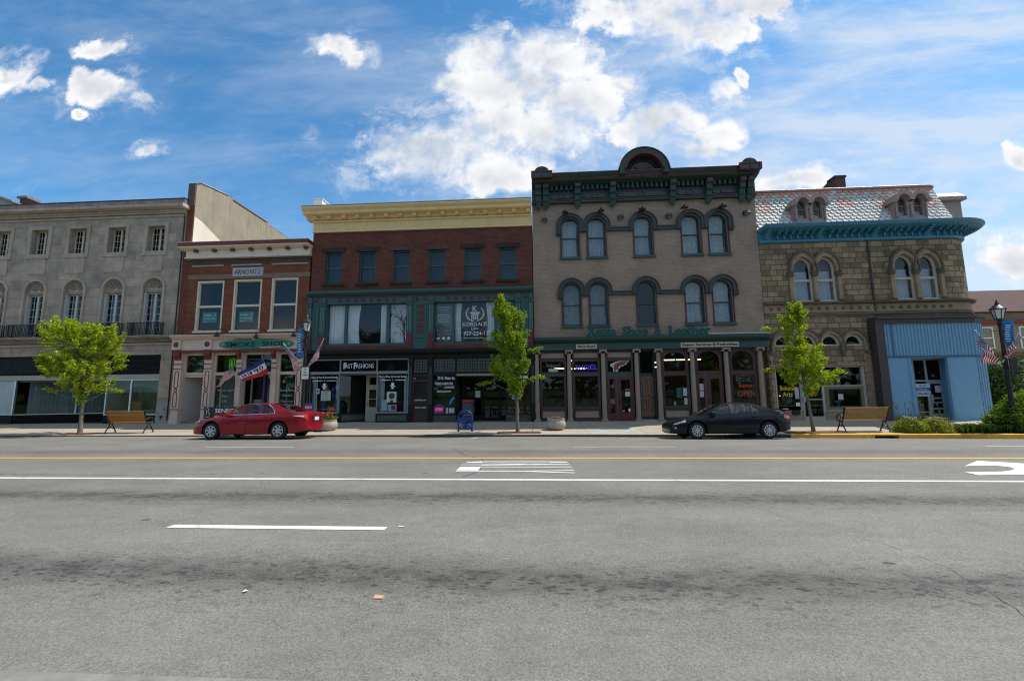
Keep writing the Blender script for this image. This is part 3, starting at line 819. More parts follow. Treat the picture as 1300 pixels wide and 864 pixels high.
# entry: dark back wall with a door, raked right side
dw = MB().plate(rect(-27.3, -25.2, .2, 2.8), [rect(-26.5, -25.7, 1.7, 2.55)], 26.1, 26.2).build('entry_door', mat('dark_entry_wall', (.055, .052, .05), .8), B1)
MB().quad((-26.5, 26.14, 1.7), (-25.7, 26.14, 1.7), (-25.7, 26.14, 2.55), (-26.5, 26.14, 2.55)).build('pane', GLD, dw)
raked((-25.2, 26.1), (-25.72, 24.14), .74, 2.8, .1).build('entry_wall', mat('entry_beige', (.20, .185, .16), .8), B1)
MB().flat([(-31.5, 24.2), (-26.0, 24.2), (-25.2, 26.2), (-27.3, 26.2)], 2.7, 2.78).build('entry_ceiling', mat('entry_ceiling_grey', (.12, .12, .115), .9), B1)
w2 = MB().plate(rect(-25.75, -22.38, .68, 2.80), [rect(-25.68, -24.22, .76, 2.74), rect(-24.12, -22.46, .76, 2.74)], 24.10, 24.18).build('display_window', ALU, B1)
MB().quad((-25.7, 24.14, .7), (-22.4, 24.14, .7), (-22.4, 24.14, 2.76), (-25.7, 24.14, 2.76)).build('pane', GL, w2)
MB().box(-25.75, -22.38, 24.08, 24.2, .2, .70).build('stall_riser', LDK, B1)
# inside it: a curved olive partition
b = MB().plate(rect(-25.6, -22.45, .75, 2.75), [archp(-25.45, -22.9, .9, 1.55, .85, 20)], 24.75, 24.8); b.build('display_backing', mat('olive_grey_board', (.17, .17, .145), .8), w2)
drape(w2, -24.9, -22.6, .9, 2.5, 25.3, mat('dim_drape', (.12, .11, .095), .9), 8, name='curtain')
MB().box(-25.0, -24.2, 24.9, 25.4, .75, 1.5).box(-23.9, -22.6, 24.9, 25.4, .75, .98).build('shelf', mat('warm_timber', (.22, .12, .04), .7), w2)
# right pier with a paler patched slab and rising damp
MB().box(-22.36, -21.52, 23.965, 24.0, .2, 1.42).build('patched_slab', mat('pale_cement_slab', (.33, .32, .295), .9, .25, 3, bump=.3, dirt=.6), B1)
MB().tube([(-21.98, 23.96, .62), (-21.98, 23.86, .62)], .05, 8).tube([(-21.98, 23.9, .62), (-21.98, 23.9, .48)], .03, 6).build('standpipe', IRON, B1)
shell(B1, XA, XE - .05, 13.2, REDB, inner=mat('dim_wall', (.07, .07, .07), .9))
# side wall rising over the low shop: brick end, stuccoed flank, stepped coping
def ext_x(poly, x0, x1, mi=0, b=None):
    b = b or MB(); n = len(poly)
    v = [(x0, p[0], p[1]) for p in poly] + [(x1, p[0], p[1]) for p in poly]
    t = tessellate_polygon([[Vector((q[0], q[1], 0)) for q in poly]])
    f = [tuple(k) for k in t] + [tuple(n + i for i in reversed(k)) for k in t] + [(i, (i + 1) % n, n + (i + 1) % n, n + i) for i in range(n)]
    return b.add(v, f, mi)
flank = [(24.02, -.3), (24.02, 14.88), (24.45, 15.12), (26.75, 15.42), (26.8, 15.5), (27.15, 15.5), (27.2, 15.28), (30.9, 15.22), (30.95, 15.34), (31.2, 15.34), (31.25, 15.16), (34.1, 15.08), (42, 14.9), (42, -.3)]
fw = ext_x(flank, -21.56, -21.13).build('flank_wall', REDB, B1)
sp = [(24.06, 11.0), (24.06, 14.8)] + [(y, z - .06) for y, z in flank[2:-1]] + [(42, 11.0)]
ext_x(sp, -21.13, -21.10).build('stucco', mat('beige_stucco', (.31, .26, .185), .92, .2, 1.1, bump=.35, bs=12, streak=.5), fw)
ext_x([(24.07, 11.0), (24.07, 12.78), (24.6, 12.7), (27.0, 11.75), (28.4, 11.0)], -21.10, -21.085).build('painted_patch', mat('white_wall_patch', (.70, .62, .50), .9, .1, 2), fw)
ext_x([(24.4, 15.10), (24.4, 15.16), (26.75, 15.47), (26.75, 15.41)], -21.6, -21.06).build('coping', mat('galvanised', (.45, .47, .48), .45, .3, 3, metal=.6), fw)
ext_x([(27.2, 15.28), (27.2, 15.36), (30.9, 15.30), (30.9, 15.22)], -21.58, -21.08).build('coping', mat('rust_coping', (.20, .085, .05), .9, .4, 3), fw)
MB().box(-21.57, -21.12, 23.98, 24.06, 13.5, 14.9).build('rough_brick_end', brick('broken_brick', (.17, .10, .085), (.10, .07, .06), (.2, .17, .15), .18, .075, .012, 1.0, rock=.6), fw)
MB().tube([(-21.62, 23.95, 12.9), (-21.62, 23.95, .4)], .035, 6).build('downpipe', IRON, B1)
squash(B1, ('cornice', 'parapet', 'roof_edge'), 12.9, .82)
# things on its roof, far back
ch = thing('roof_hut', 'mottled pale rendered roof hut with sloping coping above the limestone parapet', 'roof hut', (-43.5, 30, 14.0))
b = MB().plate([(-48, 14), (-41.6, 14), (-41.6, 17.2), (-43.2, 17.75), (-48, 17.75)], [], 30, 34); b.build('wall', mat('mottled_render', (.33, .31, .31), .9, .35, 4), ch)
MB().plate([(-41.5, 17.2), (-41.5, 17.32), (-43.2, 17.92), (-48, 17.92), (-48, 17.75), (-43.2, 17.75), (-41.6, 17.2)], [], 29.8, 34.1).build('roof', mat('hut_coping', (.30, .26, .2), .9, .2), ch)
ch = thing('chimney', 'broken brick chimney stump behind the roofline of the limestone building', 'chimney', (-40.5, 31, 14))
MB().plate([(-41.9, 14), (-39.2, 14), (-39.2, 17.0), (-41.2, 17.85), (-41.9, 17.85)], [], 30.6, 31.4).build('stack', brick('old_brick', (.16, .06, .04), (.11, .04, .03), (.12, .1, .09)), ch)
MB().box(-42.1, -41.2, 30.5, 31.5, 17.85, 18.02).build('cap', LIMED, ch)

# ================================================================= 2 low red brick shop
RB2 = brick('orange_red_brick', (.24, .060, .024), (.15, .036, .019), (.16, .10, .075), stain=.3, bump=.6)
DKB = brick('dark_brick_band', (.055, .035, .035), (.075, .045, .04), (.13, .11, .1), .2, .075, stain=.3)
B2 = thing('brick_shop', 'low red brick shop with white cornice and three cream sash windows above pinkish shopfront', 'building', (-17.4, 24, .2))
X0, X1 = -21.10, -13.52
W2 = [(-20.46, -18.78, 5.50, 8.64), (-18.17, -16.42, 5.49, 8.68), (-15.82, -14.19, 5.49, 8.72)]
MB().plate(rect(X0, X1, 5.2, 10.3), [rect(a, c, z0, z1) for a, c, z0, z1 in W2], 24, 24.35).build('wall', RB2, B2)
MB().box(X0, X1 + .05, 23.96, 24.0, 8.74, 9.02).build('stone_lintel', mat('brown_sandstone', (.20, .135, .10), .9, .2, 4), B2)
MB().box(X0, X1, 23.975, 24.0, 9.62, 10.02).build('dark_brick_band', DKB, B2)
b = MB()
for a, c in ((-20.9, -18.9), (-18.4, -16.5), (-15.9, -13.6)): b.box(a, c, 23.96, 24.0, 9.53, 9.62)
b.build('stone_strip', mat('pale_strip', (.33, .27, .22), .9, .2, 3), B2)
REDP = mat('oxblood_paint', (.16, .03, .02), .5, .12)
OFFW = mat('offwhite_cornice', (.70, .60, .48), .55, .1, dirt=.15)
MB().box(X0 - .1, X1 + .05, 23.8, 24.3, 10.02, 10.62).box(X0 - .15, X1 + .06, 23.74, 24.3, 10.0, 10.09).build('frieze', OFFW, B2)
MB().prism([(24.3, 10.62), (23.74, 10.64), (23.50, 10.74), (23.46, 10.78), (23.46, 10.86), (24.3, 10.86)], X0 - .35, X1 + .1).build('cornice', OFFW, B2)
MB().box(X0 - .35, X1 + .1, 23.42, 24.3, 10.86, 11.12).build('cornice_board', REDP, B2)
MB().box(X0 - .37, X1 + .12, 23.38, 24.35, 11.12, 11.16).build('cornice_cap', OFFW, B2)
for k in range(7):
    xx = at(247 + 23.35 * k, 317, 23.6)[0]; MB().prism([(23.8, 10.5), (23.66, 10.42), (23.6, 10.52), (23.58, 10.63), (23.8, 10.63)], xx - .1, xx + .1).build('bracket', REDP, B2)
squash(B2, ('frieze', 'cornice', 'cornice_board', 'cornice_cap', 'bracket'), 10.0, .77)
WF2 = mat('cream_sash', (.60, .55, .42), .5, .08)
for i, (a, c, z0, z1) in enumerate(W2):
    w_ = sash(B2, a, c, z0, z1, 24.08, WF2, .13, .505, .1)
    MB().plate(rect(a - .02, c + .02, z0 - .02, z1 + .02), [rect(a + .1, c - .1, z0 + .14, z1 - .1)], 24.01, 24.09).build('frame', WF2, w_)
    MB().box(a - .04, c + .04, 23.9, 24.05, z0 - .02, z0 + .1).build('sill', WF2, w_)
    if i < 2:
        ax = a + .36
        n_ = MB().box(ax, ax + .88, 24.15, 24.16, z0 + .62, z0 + 1.25).build('notice', mat('green_notice', (.02, .17, .13), .5, .05), w_)
        n_['label'] = 'green letting notice inside the pane'
        MB().text('Available', ax + .30, z0 + 1.03, 24.148, .11, .5, .004).text('937 208 1000', ax + .43, z0 + .82, 24.148, .10, .72, .004).text('suite', ax + .2, z0 + .67, 24.148, .07, .22, .004).text('C', ax + .76, z0 + 1.0, 24.148, .17, .1, .004).build('notice_lettering', PAPER, w_)
    MB().box(a + .1, c - .1, 24.9, 24.95, z0 + .1, z0 + 1.1).build('dim_furniture', DARK, w_)
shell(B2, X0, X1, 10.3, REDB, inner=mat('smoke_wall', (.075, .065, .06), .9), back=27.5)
# party-wall paint on the low parapet side is hidden; shopfront:
PK = mat('pinkish_cream_paint', (.60, .46, .39), .55, .08)
YS = 23.66
b = MB().box(-21.36, -13.66, YS, 24.3, 4.42, 5.02).prism([(24.0, 5.0), (YS - .05, 5.02), (YS - .28, 5.22), (YS - .30, 5.30), (24.0, 5.34)], -21.42, -13.62)
sfz = b.build('shop_cornice', PK, B2)
MB().box(-21.3, -13.68, YS - .05, YS + .1, 4.30, 4.42).build('oxblood_beam', REDP, B2)
for px in (225.3, 264.6):
    xx = at(px, 437, YS)[0]
    k_ = MB().box(xx - .26, xx + .26, YS - .1, YS + .1, 4.46, 5.02).build('block', PK, sfz)
    MB().lathe([(.16, 0), (.16, -.02), (.10, -.05), (0, -.06)], (xx, YS - .1, 4.76), 18, 0, 'y').build('rosette', REDP, k_)
cols = [(-21.36, .50), (-19.42, .46), (-17.64, .34), (-15.53, .34), (-14.12, .40)]
cx2 = []
for i, (px, wd) in enumerate(((224, .46), (262.5, .46), (302, .30), (346.5, .30), (379, .36))):
    xx = at(px, 480, YS)[0]; cx2.append(xx)
    c_ = MB().box(xx - wd / 2, xx + wd / 2, YS, 24.1, .2, 4.3).box(xx - wd / 2 - .03, xx + wd / 2 + .03, YS - .03, 24.1, 1.0, 1.05).box(xx - wd / 2 - .02, xx + wd / 2 + .02, YS - .02, 24.1, .2, .5).build('pilaster', PK, B2)
    MB().prism([(YS + .1, 3.85), (YS - .05, 3.86), (YS - .10, 3.98), (YS - .2, 4.1), (YS - .22, 4.31), (YS + .1, 4.31)], xx - wd / 2 + .05, xx + wd / 2 - .03).build('bracket', REDP, c_)
    b = MB()
    for zz in (1.03, 3.35, 3.62): b.box(xx - wd / 2 - .035, xx + wd / 2 + .035, YS - .036, YS, zz - .02, zz + .02)
    if wd > .32:
        def capsule(z0, z1, r_, n=8):
            return [(xx + r_ * math.cos(a), z1 + r_ * math.sin(a)) for a in [math.pi * k / n for k in range(n + 1)]] + [(xx + r_ * math.cos(a), z0 + r_ * math.sin(a)) for a in [math.pi + math.pi * k / n for k in range(n + 1)]]
        for z0, z1 in ((2.35, 3.1), (1.25, 1.9)): b.plate(capsule(z0, z1, .125), [capsule(z0, z1, .09)], YS - .02, YS)
        b.plate(capsule(2.12, 2.121, .10), [capsule(2.12, 2.121, .065)], YS - .02, YS)
    b.build('painted_outline', REDP, c_)
YG = 23.95
bays = list(zip(cx2[:-1], cx2[1:]))
for i, (xa, xb) in enumerate(bays):
    xa += (.23, .23, .15, .15)[i]; xb -= (.23, .15, .15, .18)[i]
    t_ = MB().plate(rect(xa, xb, 3.0, 4.3), [rect(xa + .08, xb - .08, 3.14, 4.14)], YG - .05, YG + .06).build('transom_window', PK, B2)
    MB().quad((xa, YG, 3.1), (xb, YG, 3.1), (xb, YG, 4.2), (xa, YG, 4.2)).build('pane', GL, t_)
    if i == 0: MB().box(xa + .1, xb - .1, 24.3, 24.34, 3.0, 4.3).build('backing', mat('dim_green_blind', (.035, .06, .03), .8, .4, 3), t_)
    if i == 1:
        b = MB()
        for dx, z0, z1 in ((-.2, 3.35, 3.95), (-.1, 3.2, 3.9), (0, 3.3, 4.0), (.1, 3.55, 3.95), (.2, 3.45, 3.85)): b.tube([(xa + .95 + dx, 24.1, z0), (xa + .95 + dx, 24.1, z1)], .018, 6)
        b.tube([(xa + .72, 24.1, 3.5), (xa + 1.2, 24.1, 3.5)], .018, 6); b.build('neon_sign', emit('green_neon', (.05, .55, .02), .22), t_)
        MB().box(xa + .1, xb - .1, 24.5, 24.54, 3.0, 4.3).build('backing', mat('dim_green_blind', (.04, .06, .03)), t_)
    if i == 2:
        MB().plate(rect(xa + .1, xb - .1, 3.22, 3.92), [rect(xa + .16, xb - .16, 3.3, 3.84)], 24.08, 24.1).build('painted_border', mat('blue_border', (.03, .05, .25), .5), t_)
        MB().text('CIGAR CITY', (xa + xb) / 2, 3.42, 24.08, .32, xb - xa - .45, .005).build('window_lettering', mat('dim_blue_letter', (.12, .16, .30), .5), t_)
    if i == 3: MB().text('LOOSE', (xa + xb) / 2, 3.62, 24.0, .2, .75, .005).text('LEAF', (xa + xb) / 2, 3.34, 24.0, .2, .55, .005).build('window_lettering', mat('green_letter', (.04, .25, .09), .5), t_)
# bay 1: deep porch with a grey panelled side and a black doorway
xa, xb = bays[0][0] + .23, bays[0][1] - .23
MB().box(xa, xb, YG, 25.2, 2.86, 3.0).build('porch_ceiling', PK, B2)
raked((xa, 24.0), (xa + .85, 25.2), .2, 2.86, .08).build('porch_side', mat('porch_grey', (.33, .31, .30), .7, .1), B2)
pd = MB().plate(rect(xa + .8, xb + .1, .2, 2.9), [rect(xa + 1.05, xb - .05, .2, 2.3), rect(xa + 1.05, xb - .05, 2.42, 2.8)], 25.1, 25.2).build('doorway', PK, B2)
MB().box(xa + 1.05, xb - .05, 25.14, 25.18, .2, 2.3).build('door', BLACK, pd)
MB().quad((xa + 1.05, 25.15, 2.42), (xb - .05, 25.15, 2.42), (xb - .05, 25.15, 2.8), (xa + 1.05, 25.15, 2.8)).build('pane', GLD, pd)
MB().box(xa, xb + .1, 23.9, 25.2, .2, .32).build('step', LIMED, B2)
# bays 2 and 4: display windows with lettering; bay 3: recessed door
for i in (1, 3):
    xa, xb = bays[i][0] + (.23 if i == 1 else .15), bays[i][1] - (.15 if i == 1 else .18)
    w_ = MB().plate(rect(xa, xb, .75, 3.0), [rect(xa + .08, xb - .06, .84, 2.96)], YG - .05, YG + .06).build('display_window', PK, B2)
    MB().quad((xa, YG, .8), (xb, YG, .8), (xb, YG, 2.98), (xa, YG, 2.98)).build('pane', GL, w_)
    MB().box(xa, xb, YG - .08, 24.2, .2, .76).build('stall_riser', PK, B2)
    b = MB(); xc = (xa + xb) / 2 - .04
    rows = [('Premium Cigars', 2.05, .95), ('Pipes', 1.72, .32), ('RYO', 1.42, .30), ('Tobacco Products', 1.10, 1.0), ('&', .90, .09)] if i == 1 else [('Beer & Spirits', 2.02, .85), ('Glassware', 1.72, .55), ('Cigarettes', 1.40, .75), ('& Lighters', 1.20, .62)]
    for s_, zz, ww in rows: b.text(s_, xc, zz, YG + .03, .12, ww, .004)
    b.build('window_lettering', PAPER, w_)
    if i == 1:
        MB().box(xa + .08, xa + 1.05, 24.6, 24.64, .8, 2.98).build('backing', mat('blue_grey_panel', (.12, .15, .15), .7, .1), w_)
        MB().box(xa + 1.05, xb, 24.6, 24.64, .8, 2.98).build('backing', mat('olive_panel', (.06, .05, .02), .8, .2), w_)
    else:
        MB().box(xa + .75, xa + .85, 24.4, 24.45, .8, 2.9).box(xa + .2, xa + .3, 24.4, 24.45, .8, 2.9).build('backing', mat('blue_grey_panel', (.12, .15, .15)), w_)
        MB().box(xb - .3, xb - .22, 24.3, 24.35, .9, 2.2).build('poster', mat('yellow_strip', (.4, .27, .03), .6), w_)
        MB().box(xa + .2, xa + .95, 24.02, 24.03, 2.45, 2.68).build('poster', BLACK, w_)
        MB().lathe([(.10, 0), (.10, -.01), (0, -.012)], (xa + .3, 24.02, 2.56), 10, 0, 'y').build('poster', mat('orange_dot', (.6, .2, .02), .5), w_)
xa, xb = bays[2][0] + .15, bays[2][1] - .15
sd = MB().plate(rect(xa, xa + .95, .2, 3.0), [rect(xa + .1, xa + .85, .9, 2.9)], 24.6, 24.66).build('side_light', mat('entry_taupe', (.28, .25, .23), .7), B2)
MB().quad((xa, 24.63, .9), (xa + .9, 24.63, .9), (xa + .9, 24.63, 2.9), (xa, 24.63, 2.9)).build('pane', GL, sd)
MB().box(xa + .15, xa + .8, 24.7, 24.74, 1.1, 1.55).build('shelf', mat('pale_green', (.3, .4, .38), .6), sd)
MB().box(xa + .95, xa + 1.05, 24.3, 24.7, .2, 3.0).build('post', mat('purple_trim', (.09, .06, .2), .6), B2)
dd = MB().plate(rect(xa + 1.05, xb, .2, 3.0), [rect(xa + 1.18, xa + 1.36, .5, 2.2), rect(xa + 1.45, xb - .08, .3, 2.2)], 24.6, 24.68).build('shop_door', mat('entry_taupe', (.28, .25, .23)), B2)
MB().quad((xa + 1.1, 24.66, .3), (xb, 24.66, .3), (xb, 24.66, 2.2), (xa + 1.1, 24.66, 2.2)).build('pane', GLD, dd)
MB().box(xa + .98, xb - .1, 24.5, 24.58, 2.4, 2.75).build('sign_panel', mat('indigo_panel', (.04, .03, .12), .5), dd)
MB().text('COLD  BEER  ICE', xa + 1.33, 2.5, 24.5, .13, .62, .004).build('lettering', mat('dull_red_letter', (.35, .04, .05), .5), dd)
MB().lathe([(.075, 0), (.075, -.01), (0, -.012)], (xa + 1.27, 24.6, 1.95), 10, 0, 'y').lathe([(.075, 0), (.075, -.01), (0, -.012)], (xa + 1.27, 24.6, 1.1), 10, 0, 'y').build('sticker', PAPER, dd)
MB().box(xa + 1.19, xa + 1.35, 24.59, 24.6, 1.45, 1.6).build('sticker', mat('yellow_strip', (.4, .27, .03)), dd)
MB().box(xa + 1.62, xa + 1.80, 24.61, 24.62, 1.0, 1.6).build('sticker', mat('lime_sticker', (.25, .42, .12), .6), dd)
MB().box(X0, X1, 24.3, 24.34, 4.30, 5.3).build('bulkhead', DARK, B2)

# ================================================================= 3 cream cornice building
CRC = mat('ochre_cream_paint', (.76, .56, .28), .55, .08, dirt=.12)
B3B = brick('maroon_brick', (.155, .042, .027), (.098, .029, .022), (.12, .075, .062), stain=.45, bump=.5, stainc=(.03, .014, .013))
TEAL = mat('teal_green_paint', (.030, .088, .082), .45, .12)
DRED = mat('dark_red_paint', (.11, .017, .022), .5, .1)
B3 = thing('cornice_building', 'maroon brick building with wide cream cornice and teal panelled upper shopfront', 'building', (-6.8, 24, .2))
X0, X1 = -13.40, -.30
wc3 = [-12.08, -10.02, -7.96, -5.85, -3.74, -1.72]
MB().plate(rect(X0, X1, 7.4, 11.6), [rect(c - .5, c + .5, 8.27, 10.18) for c in wc3], 24, 24.35).build('wall', B3B, B3)
BST = mat('brown_stone_dark', (.035, .026, .024), .9, .35, 3)
for i, c in enumerate(wc3):
    w_ = sash(B3, c - .5, c + .5, 8.27, 10.18, 24.12, TEAL, .08, .5, .1)
    MB().box(c - .7, c + .7, 23.94, 24.05, 10.18, 10.44).build('lintel', BST if i not in (2, 3) else mat('brown_stone', (.09, .05, .04), .9, .3, 3), w_)
    MB().box(c - .66, c + .66, 23.90, 24.12, 8.13, 8.27).build('sill', BST, w_)
    MB().quad((c - .42, 24.45, 8.3), (c + .42, 24.45, 8.3), (c + .42, 24.45, 10.1), (c - .42, 24.45, 10.1)).build('blind', mat('dark_blind', (.016, .02, .028), .8, .2), w_)
# cornice
MB().box(X0, X1, 23.93, 24.3, 11.42, 12.42).box(X0, X1, 23.86, 24.3, 11.40, 11.50).box(X0 - .02, X1, 23.82, 24.3, 12.18, 12.28).build('frieze', CRC, B3)
b = MB()
for k in range(58):
    xx = X0 + .12 + k * (X1 - X0 - .24) / 57; b.box(xx - .035, xx + .035, 23.90, 23.95, 11.62, 12.06)
b.build('reeding', CRC, B3)
MB().prism([(24.3, 12.42), (23.86, 12.42), (23.80, 12.62), (23.40, 12.64), (23.36, 12.70), (23.34, 12.84), (23.20, 12.98), (23.16, 13.06), (23.16, 13.14), (24.3, 13.18)], X0 - .38, X1 - .02).build('cornice', CRC, B3)
MB().box(X0 - .4, X1, 23.13, 24.35, 13.18, 13.215).build('roof_edge', mat('pale_flashing', (.5, .52, .5), .5, .1), B3)
for k in range(16):
    px = 398.7 + 18.1 * k; xx = at(px, 276, 23.55)[0]
    MB().prism([(23.9, 12.38), (23.62, 12.40), (23.58, 12.46), (23.58, 12.62), (23.9, 12.62)], xx - .11, xx + .11).build('bracket', CRC, B3)
squash(B3, ('frieze', 'cornice', 'roof_edge', 'reeding', 'bracket'), 11.42, .76)
ch = MB().box(-13.95, -13.4, 24.8, 25.6, 12.4, 13.95).box(-14.0, -13.35, 24.75, 25.65, 13.95, 14.0).build('roof_curb', mat('white_metal', (.8, .8, .78), .5, .05), B3)
shell(B3, X0, X1, 12.3, B3B, inner=mat('dim_shop', (.06, .05, .045), .9), zfloor=4.55, back=28.5)
# teal upper shopfront: cornice band, pilasters, three-light windows
YT = 23.80
YTG = 24.02
tz0, tz1 = 4.62, 7.05
MB().prism([(24.2, 7.42), (YT - .02, 7.46), (YT - .22, 7.58), (YT - .25, 7.64), (YT - .25, 7.74), (24.2, 7.78)], X0 - .05, X1 - .02).build('teal_cornice', TEAL, B3)
MB().box(X0 - .02, X1 - .02, YT - .04, 24.2, 7.36, 7.44).build('red_moulding', DRED, B3)
wa0, wa1 = aX(414, 410, YT), aX(517, 410, YT); wb0, wb1 = aX(550.5, 410, YT), aX(655, 410, YT)
MB().plate(rect(X0, X1 - .03, 4.30, 7.38), [rect(wa0, wa1, 4.62, 7.0), rect(wb0, wb1, 4.62, 7.0)], YT, 24.2).build('teal_panelling', TEAL, B3)
dots = [395 + 7 + 0, 412] + [431.5 + 9.9 * k for k in range(8)] + [519.8, 529.8, 539.5] + [549, 569, 579, 589, 599, 609.3, 619.3, 629][1:] + [657, 666.5]
for px in dots:
    xx = at(px, 377, YT)[0]; MB().lathe([(.10, 0), (.10, -.02), (.05, -.055), (0, -.06)], (xx, YT, 7.19), 14, 0, 'y').build('rosette', DRED, B3)
for px0, px1 in ((390, 395.5), (406.3, 413), (517, 523.3), (544.6, 550.2), (654.8, 661), (671.5, 676.8)):
    xa, xb = aX(px0, 410, YT), aX(px1, 410, YT)
    p_ = MB().box(xa, xb, YT - .07, YT + .05, 4.30, 7.38).box(xa - .03, xb + .03, YT - .12, YT + .05, 6.88, 7.0).build('teal_pilaster', TEAL, B3)
    b = MB()
    for k in (.2, .5, .8):
        x_ = xa + (xb - xa) * k; b.box(x_ - .022, x_ + .022, YT - .095, YT - .06, 5.35, 6.8)
    b.build('fluting', mat('pale_teal_line', (.10, .17, .155), .5), p_)
    MB().box(xa - .015, xb + .015, YT - .09, YT + .05, 4.30, 5.2).build('red_foot', DRED, p_); MB().box(xa - .03, xb + .03, YT - .14, YT + .05, 7.0, 7.06).build('red_cap', DRED, p_)
for px0, px1 in ((397.5, 404.5), (527, 541), (662.5, 670.5)):
    xa, xb = aX(px0, 410, YT), aX(px1, 410, YT)
    q_ = MB().plate(rect(xa, xb, 4.95, 6.95), [rect(xa + .07, xb - .07, 5.02, 6.88)], YT - .035, YT).build('raised_panel', TEAL, B3)
    if px0 == 527:
        for k in range(5):
            zz = 5.2 + k * .36; MB().box((xa + xb) / 2 - .14, (xa + xb) / 2 + .14, YT - .03, YT, zz, zz + .25).build('red_square', DRED, q_)
for (wa, wb, pxs) in ((wa0, wa1, (416.5, 437.8, 441, 491, 494.5, 516)), (wb0, wb1, (552.8, 574, 577.3, 627.5, 631, 653))):
    hs = [rect(aX(pxs[i], 410, YTG), aX(pxs[i + 1], 410, YTG), 4.70, 6.98) for i in (0, 2, 4)]
    w_ = MB().plate(rect(wa - .02, wb + .02, 4.58, 7.04), hs, YTG - .06, YTG + .04).build('triple_window', TEAL, B3)
    for h in hs:
        pane(w_, h, YTG)
    if pxs[0] < 420:
        (a, _), (c, _) = hs[0][0], hs[0][1]; drape(w_, a, c, 4.7, 6.98, YTG + .2, folds=5)
        a, c = hs[1][0][0], hs[1][1][0]; drape(w_, a - .05, a + .72, 4.7, 6.98, YTG + .2, folds=5, pinch=.16, side=1); drape(w_, c - .42, c + .05, 4.7, 6.98, YTG + .2, folds=3)
        a, c = hs[2][0][0], hs[2][1][0]; drape(w_, a, c, 4.7, 6.98, YTG + .25, folds=5)
        # scrolled iron tree on the right pane
        b = MB(); rn = random.Random(5); yv = YTG - .025
        tr = [(c - .06, yv, 4.72), (c - .12, yv, 5.1), (c - .10, yv, 5.6), (c - .25, yv, 6.0), (c - .5, yv, 6.35)]
        b.tube(tr, [.045, .03, .025, .02, .014], 5)
        for k in range(16):
            s0 = Vector(tr[rn.randint(1, 4)]); dx = rn.uniform(-.75, .1); dz = rn.uniform(.1, .75); p = []
            for t in range(7): p.append((max(a + .05, min(c - .03, s0.x + dx * t / 6)), yv, min(6.93, s0.z + dz * math.sin(t / 6 * 1.4))))
            e = Vector(p[-1])
            for t in range(1, 8):
                an = t * .8; rr = .10 * (1 - t / 9); p.append((max(a + .04, e.x + rr * math.sin(an)), yv, min(6.93, e.z - .10 + rr * math.cos(an))))
            b.tube(p, .012, 4)
        b.build('scroll_tree', mat('dark_bronze', (.035, .025, .02), .6), w_)
    else:
        a, c = hs[1][0][0], hs[1][1][0]; drape(w_, a, a + .38, 4.75, 6.98, YTG + .2, folds=3, pinch=.2); drape(w_, c - .5, c, 4.75, 6.98, YTG + .2, folds=3, side=-1, pinch=.2)
        MB().box(c - .95, c - .6, 25.0, 25.1, 4.8, 6.3).build('folding_screen', mat('rust_red_screen', (.2, .05, .035), .7), w_)
        MB().box(a - .2, c + .5, 25.4, 25.45, 4.65, 7.0).build('backing', mat('grey_room', (.17, .165, .17), .9, .15), w_)
        a0, c0 = hs[0][0][0], hs[0][1][0]
        MB().box(a0, c0, YTG + .3, YTG + .34, 4.7, 6.98).build('blind', mat('grey_blind', (.19, .19, .20), .8, .15), w_)
        LET = mat('pale_vinyl', (.55, .62, .64), .5, 0); yy = YTG - .012; xc = (a0 + c0) / 2
        b = MB().text('Kurt C. Kordalis', xc, 6.68, yy, .085, .78, .004).text('Attorney at Law', xc, 6.53, yy, .06, .5, .004)
        for k, (s_, ww) in enumerate((('CRIMINAL DEFENSE', .66), ('DUI / TRAFFIC OFFENSES', .76), ('DIVORCE & CUSTODY', .66), ('PERSONAL INJURY', .62))): b.text(s_, xc, 6.25 - k * .13, yy, .065, ww, .004)
        # three little round badges along the foot of the pane
        for k in range(3):
            x_ = a0 + .18 + k * .3
            if k == 0: b.plate([(x_ - .08, 4.86), (x_ + .0, 4.84), (x_ + .07, 4.90), (x_ + .09, 4.98), (x_ + .03, 4.99), (x_ - .03, 4.94), (x_ - .09, 4.98)], [], yy - .004, yy)
            else: b.lathe([(.085, 0), (.085, -.004), (0, -.005)], (x_, yy, 4.92), 14, 0, 'y')
        b.text('f', a0 + .49, 4.86, yy - .006, .12, .05, .003, 0)
        xm = aX(603, 410, YTG)
        b.text('K', xm, 6.42, yy, .38, .27, .004).text('KORDALIS', xm, 5.60, yy, .23, 1.42, .004).text('LAW', xm, 5.38, yy, .12, .42, .004, bold=.01).text('937-224-1322', xm + .22, 5.07, yy, .22, 1.75, .004, bold=.012).text('www.kordalislaw.com', xm + .1, 4.88, yy, .09, 1.5, .004)
        # laurel ring and a fluted column capital
        n = 30
        for s_ in (-1, 1):
            for k in range(11):
                an = -math.pi / 2 + s_ * (.25 + k * .205); p = (xm + .50 * math.cos(an), 6.32 + .44 * math.sin(an))
                d = Vector((-math.sin(an) * s_, math.cos(an) * s_)); nn = Vector((math.cos(an), math.sin(an)))
                wl_ = .025 + .03 * math.sin(k / 10 * math.pi)
                q = [Vector(p) - d * .07, Vector(p) + nn * wl_, Vector(p) + d * .07, Vector(p) - nn * wl_]
                b.plate([(v_.x, v_.y) for v_ in q], [], yy - .004, yy)
        b.plate(rect(xm - .30, xm + .30, 6.34, 6.40), [], yy - .004, yy).plate(rect(xm - .22, xm + .22, 6.24, 6.30), [], yy - .004, yy)
        for k in range(4): b.plate(rect(xm - .2 + k * .11, xm - .15 + k * .11, 5.96, 6.22), [], yy - .004, yy)
        b.build('window_lettering', LET, w_)
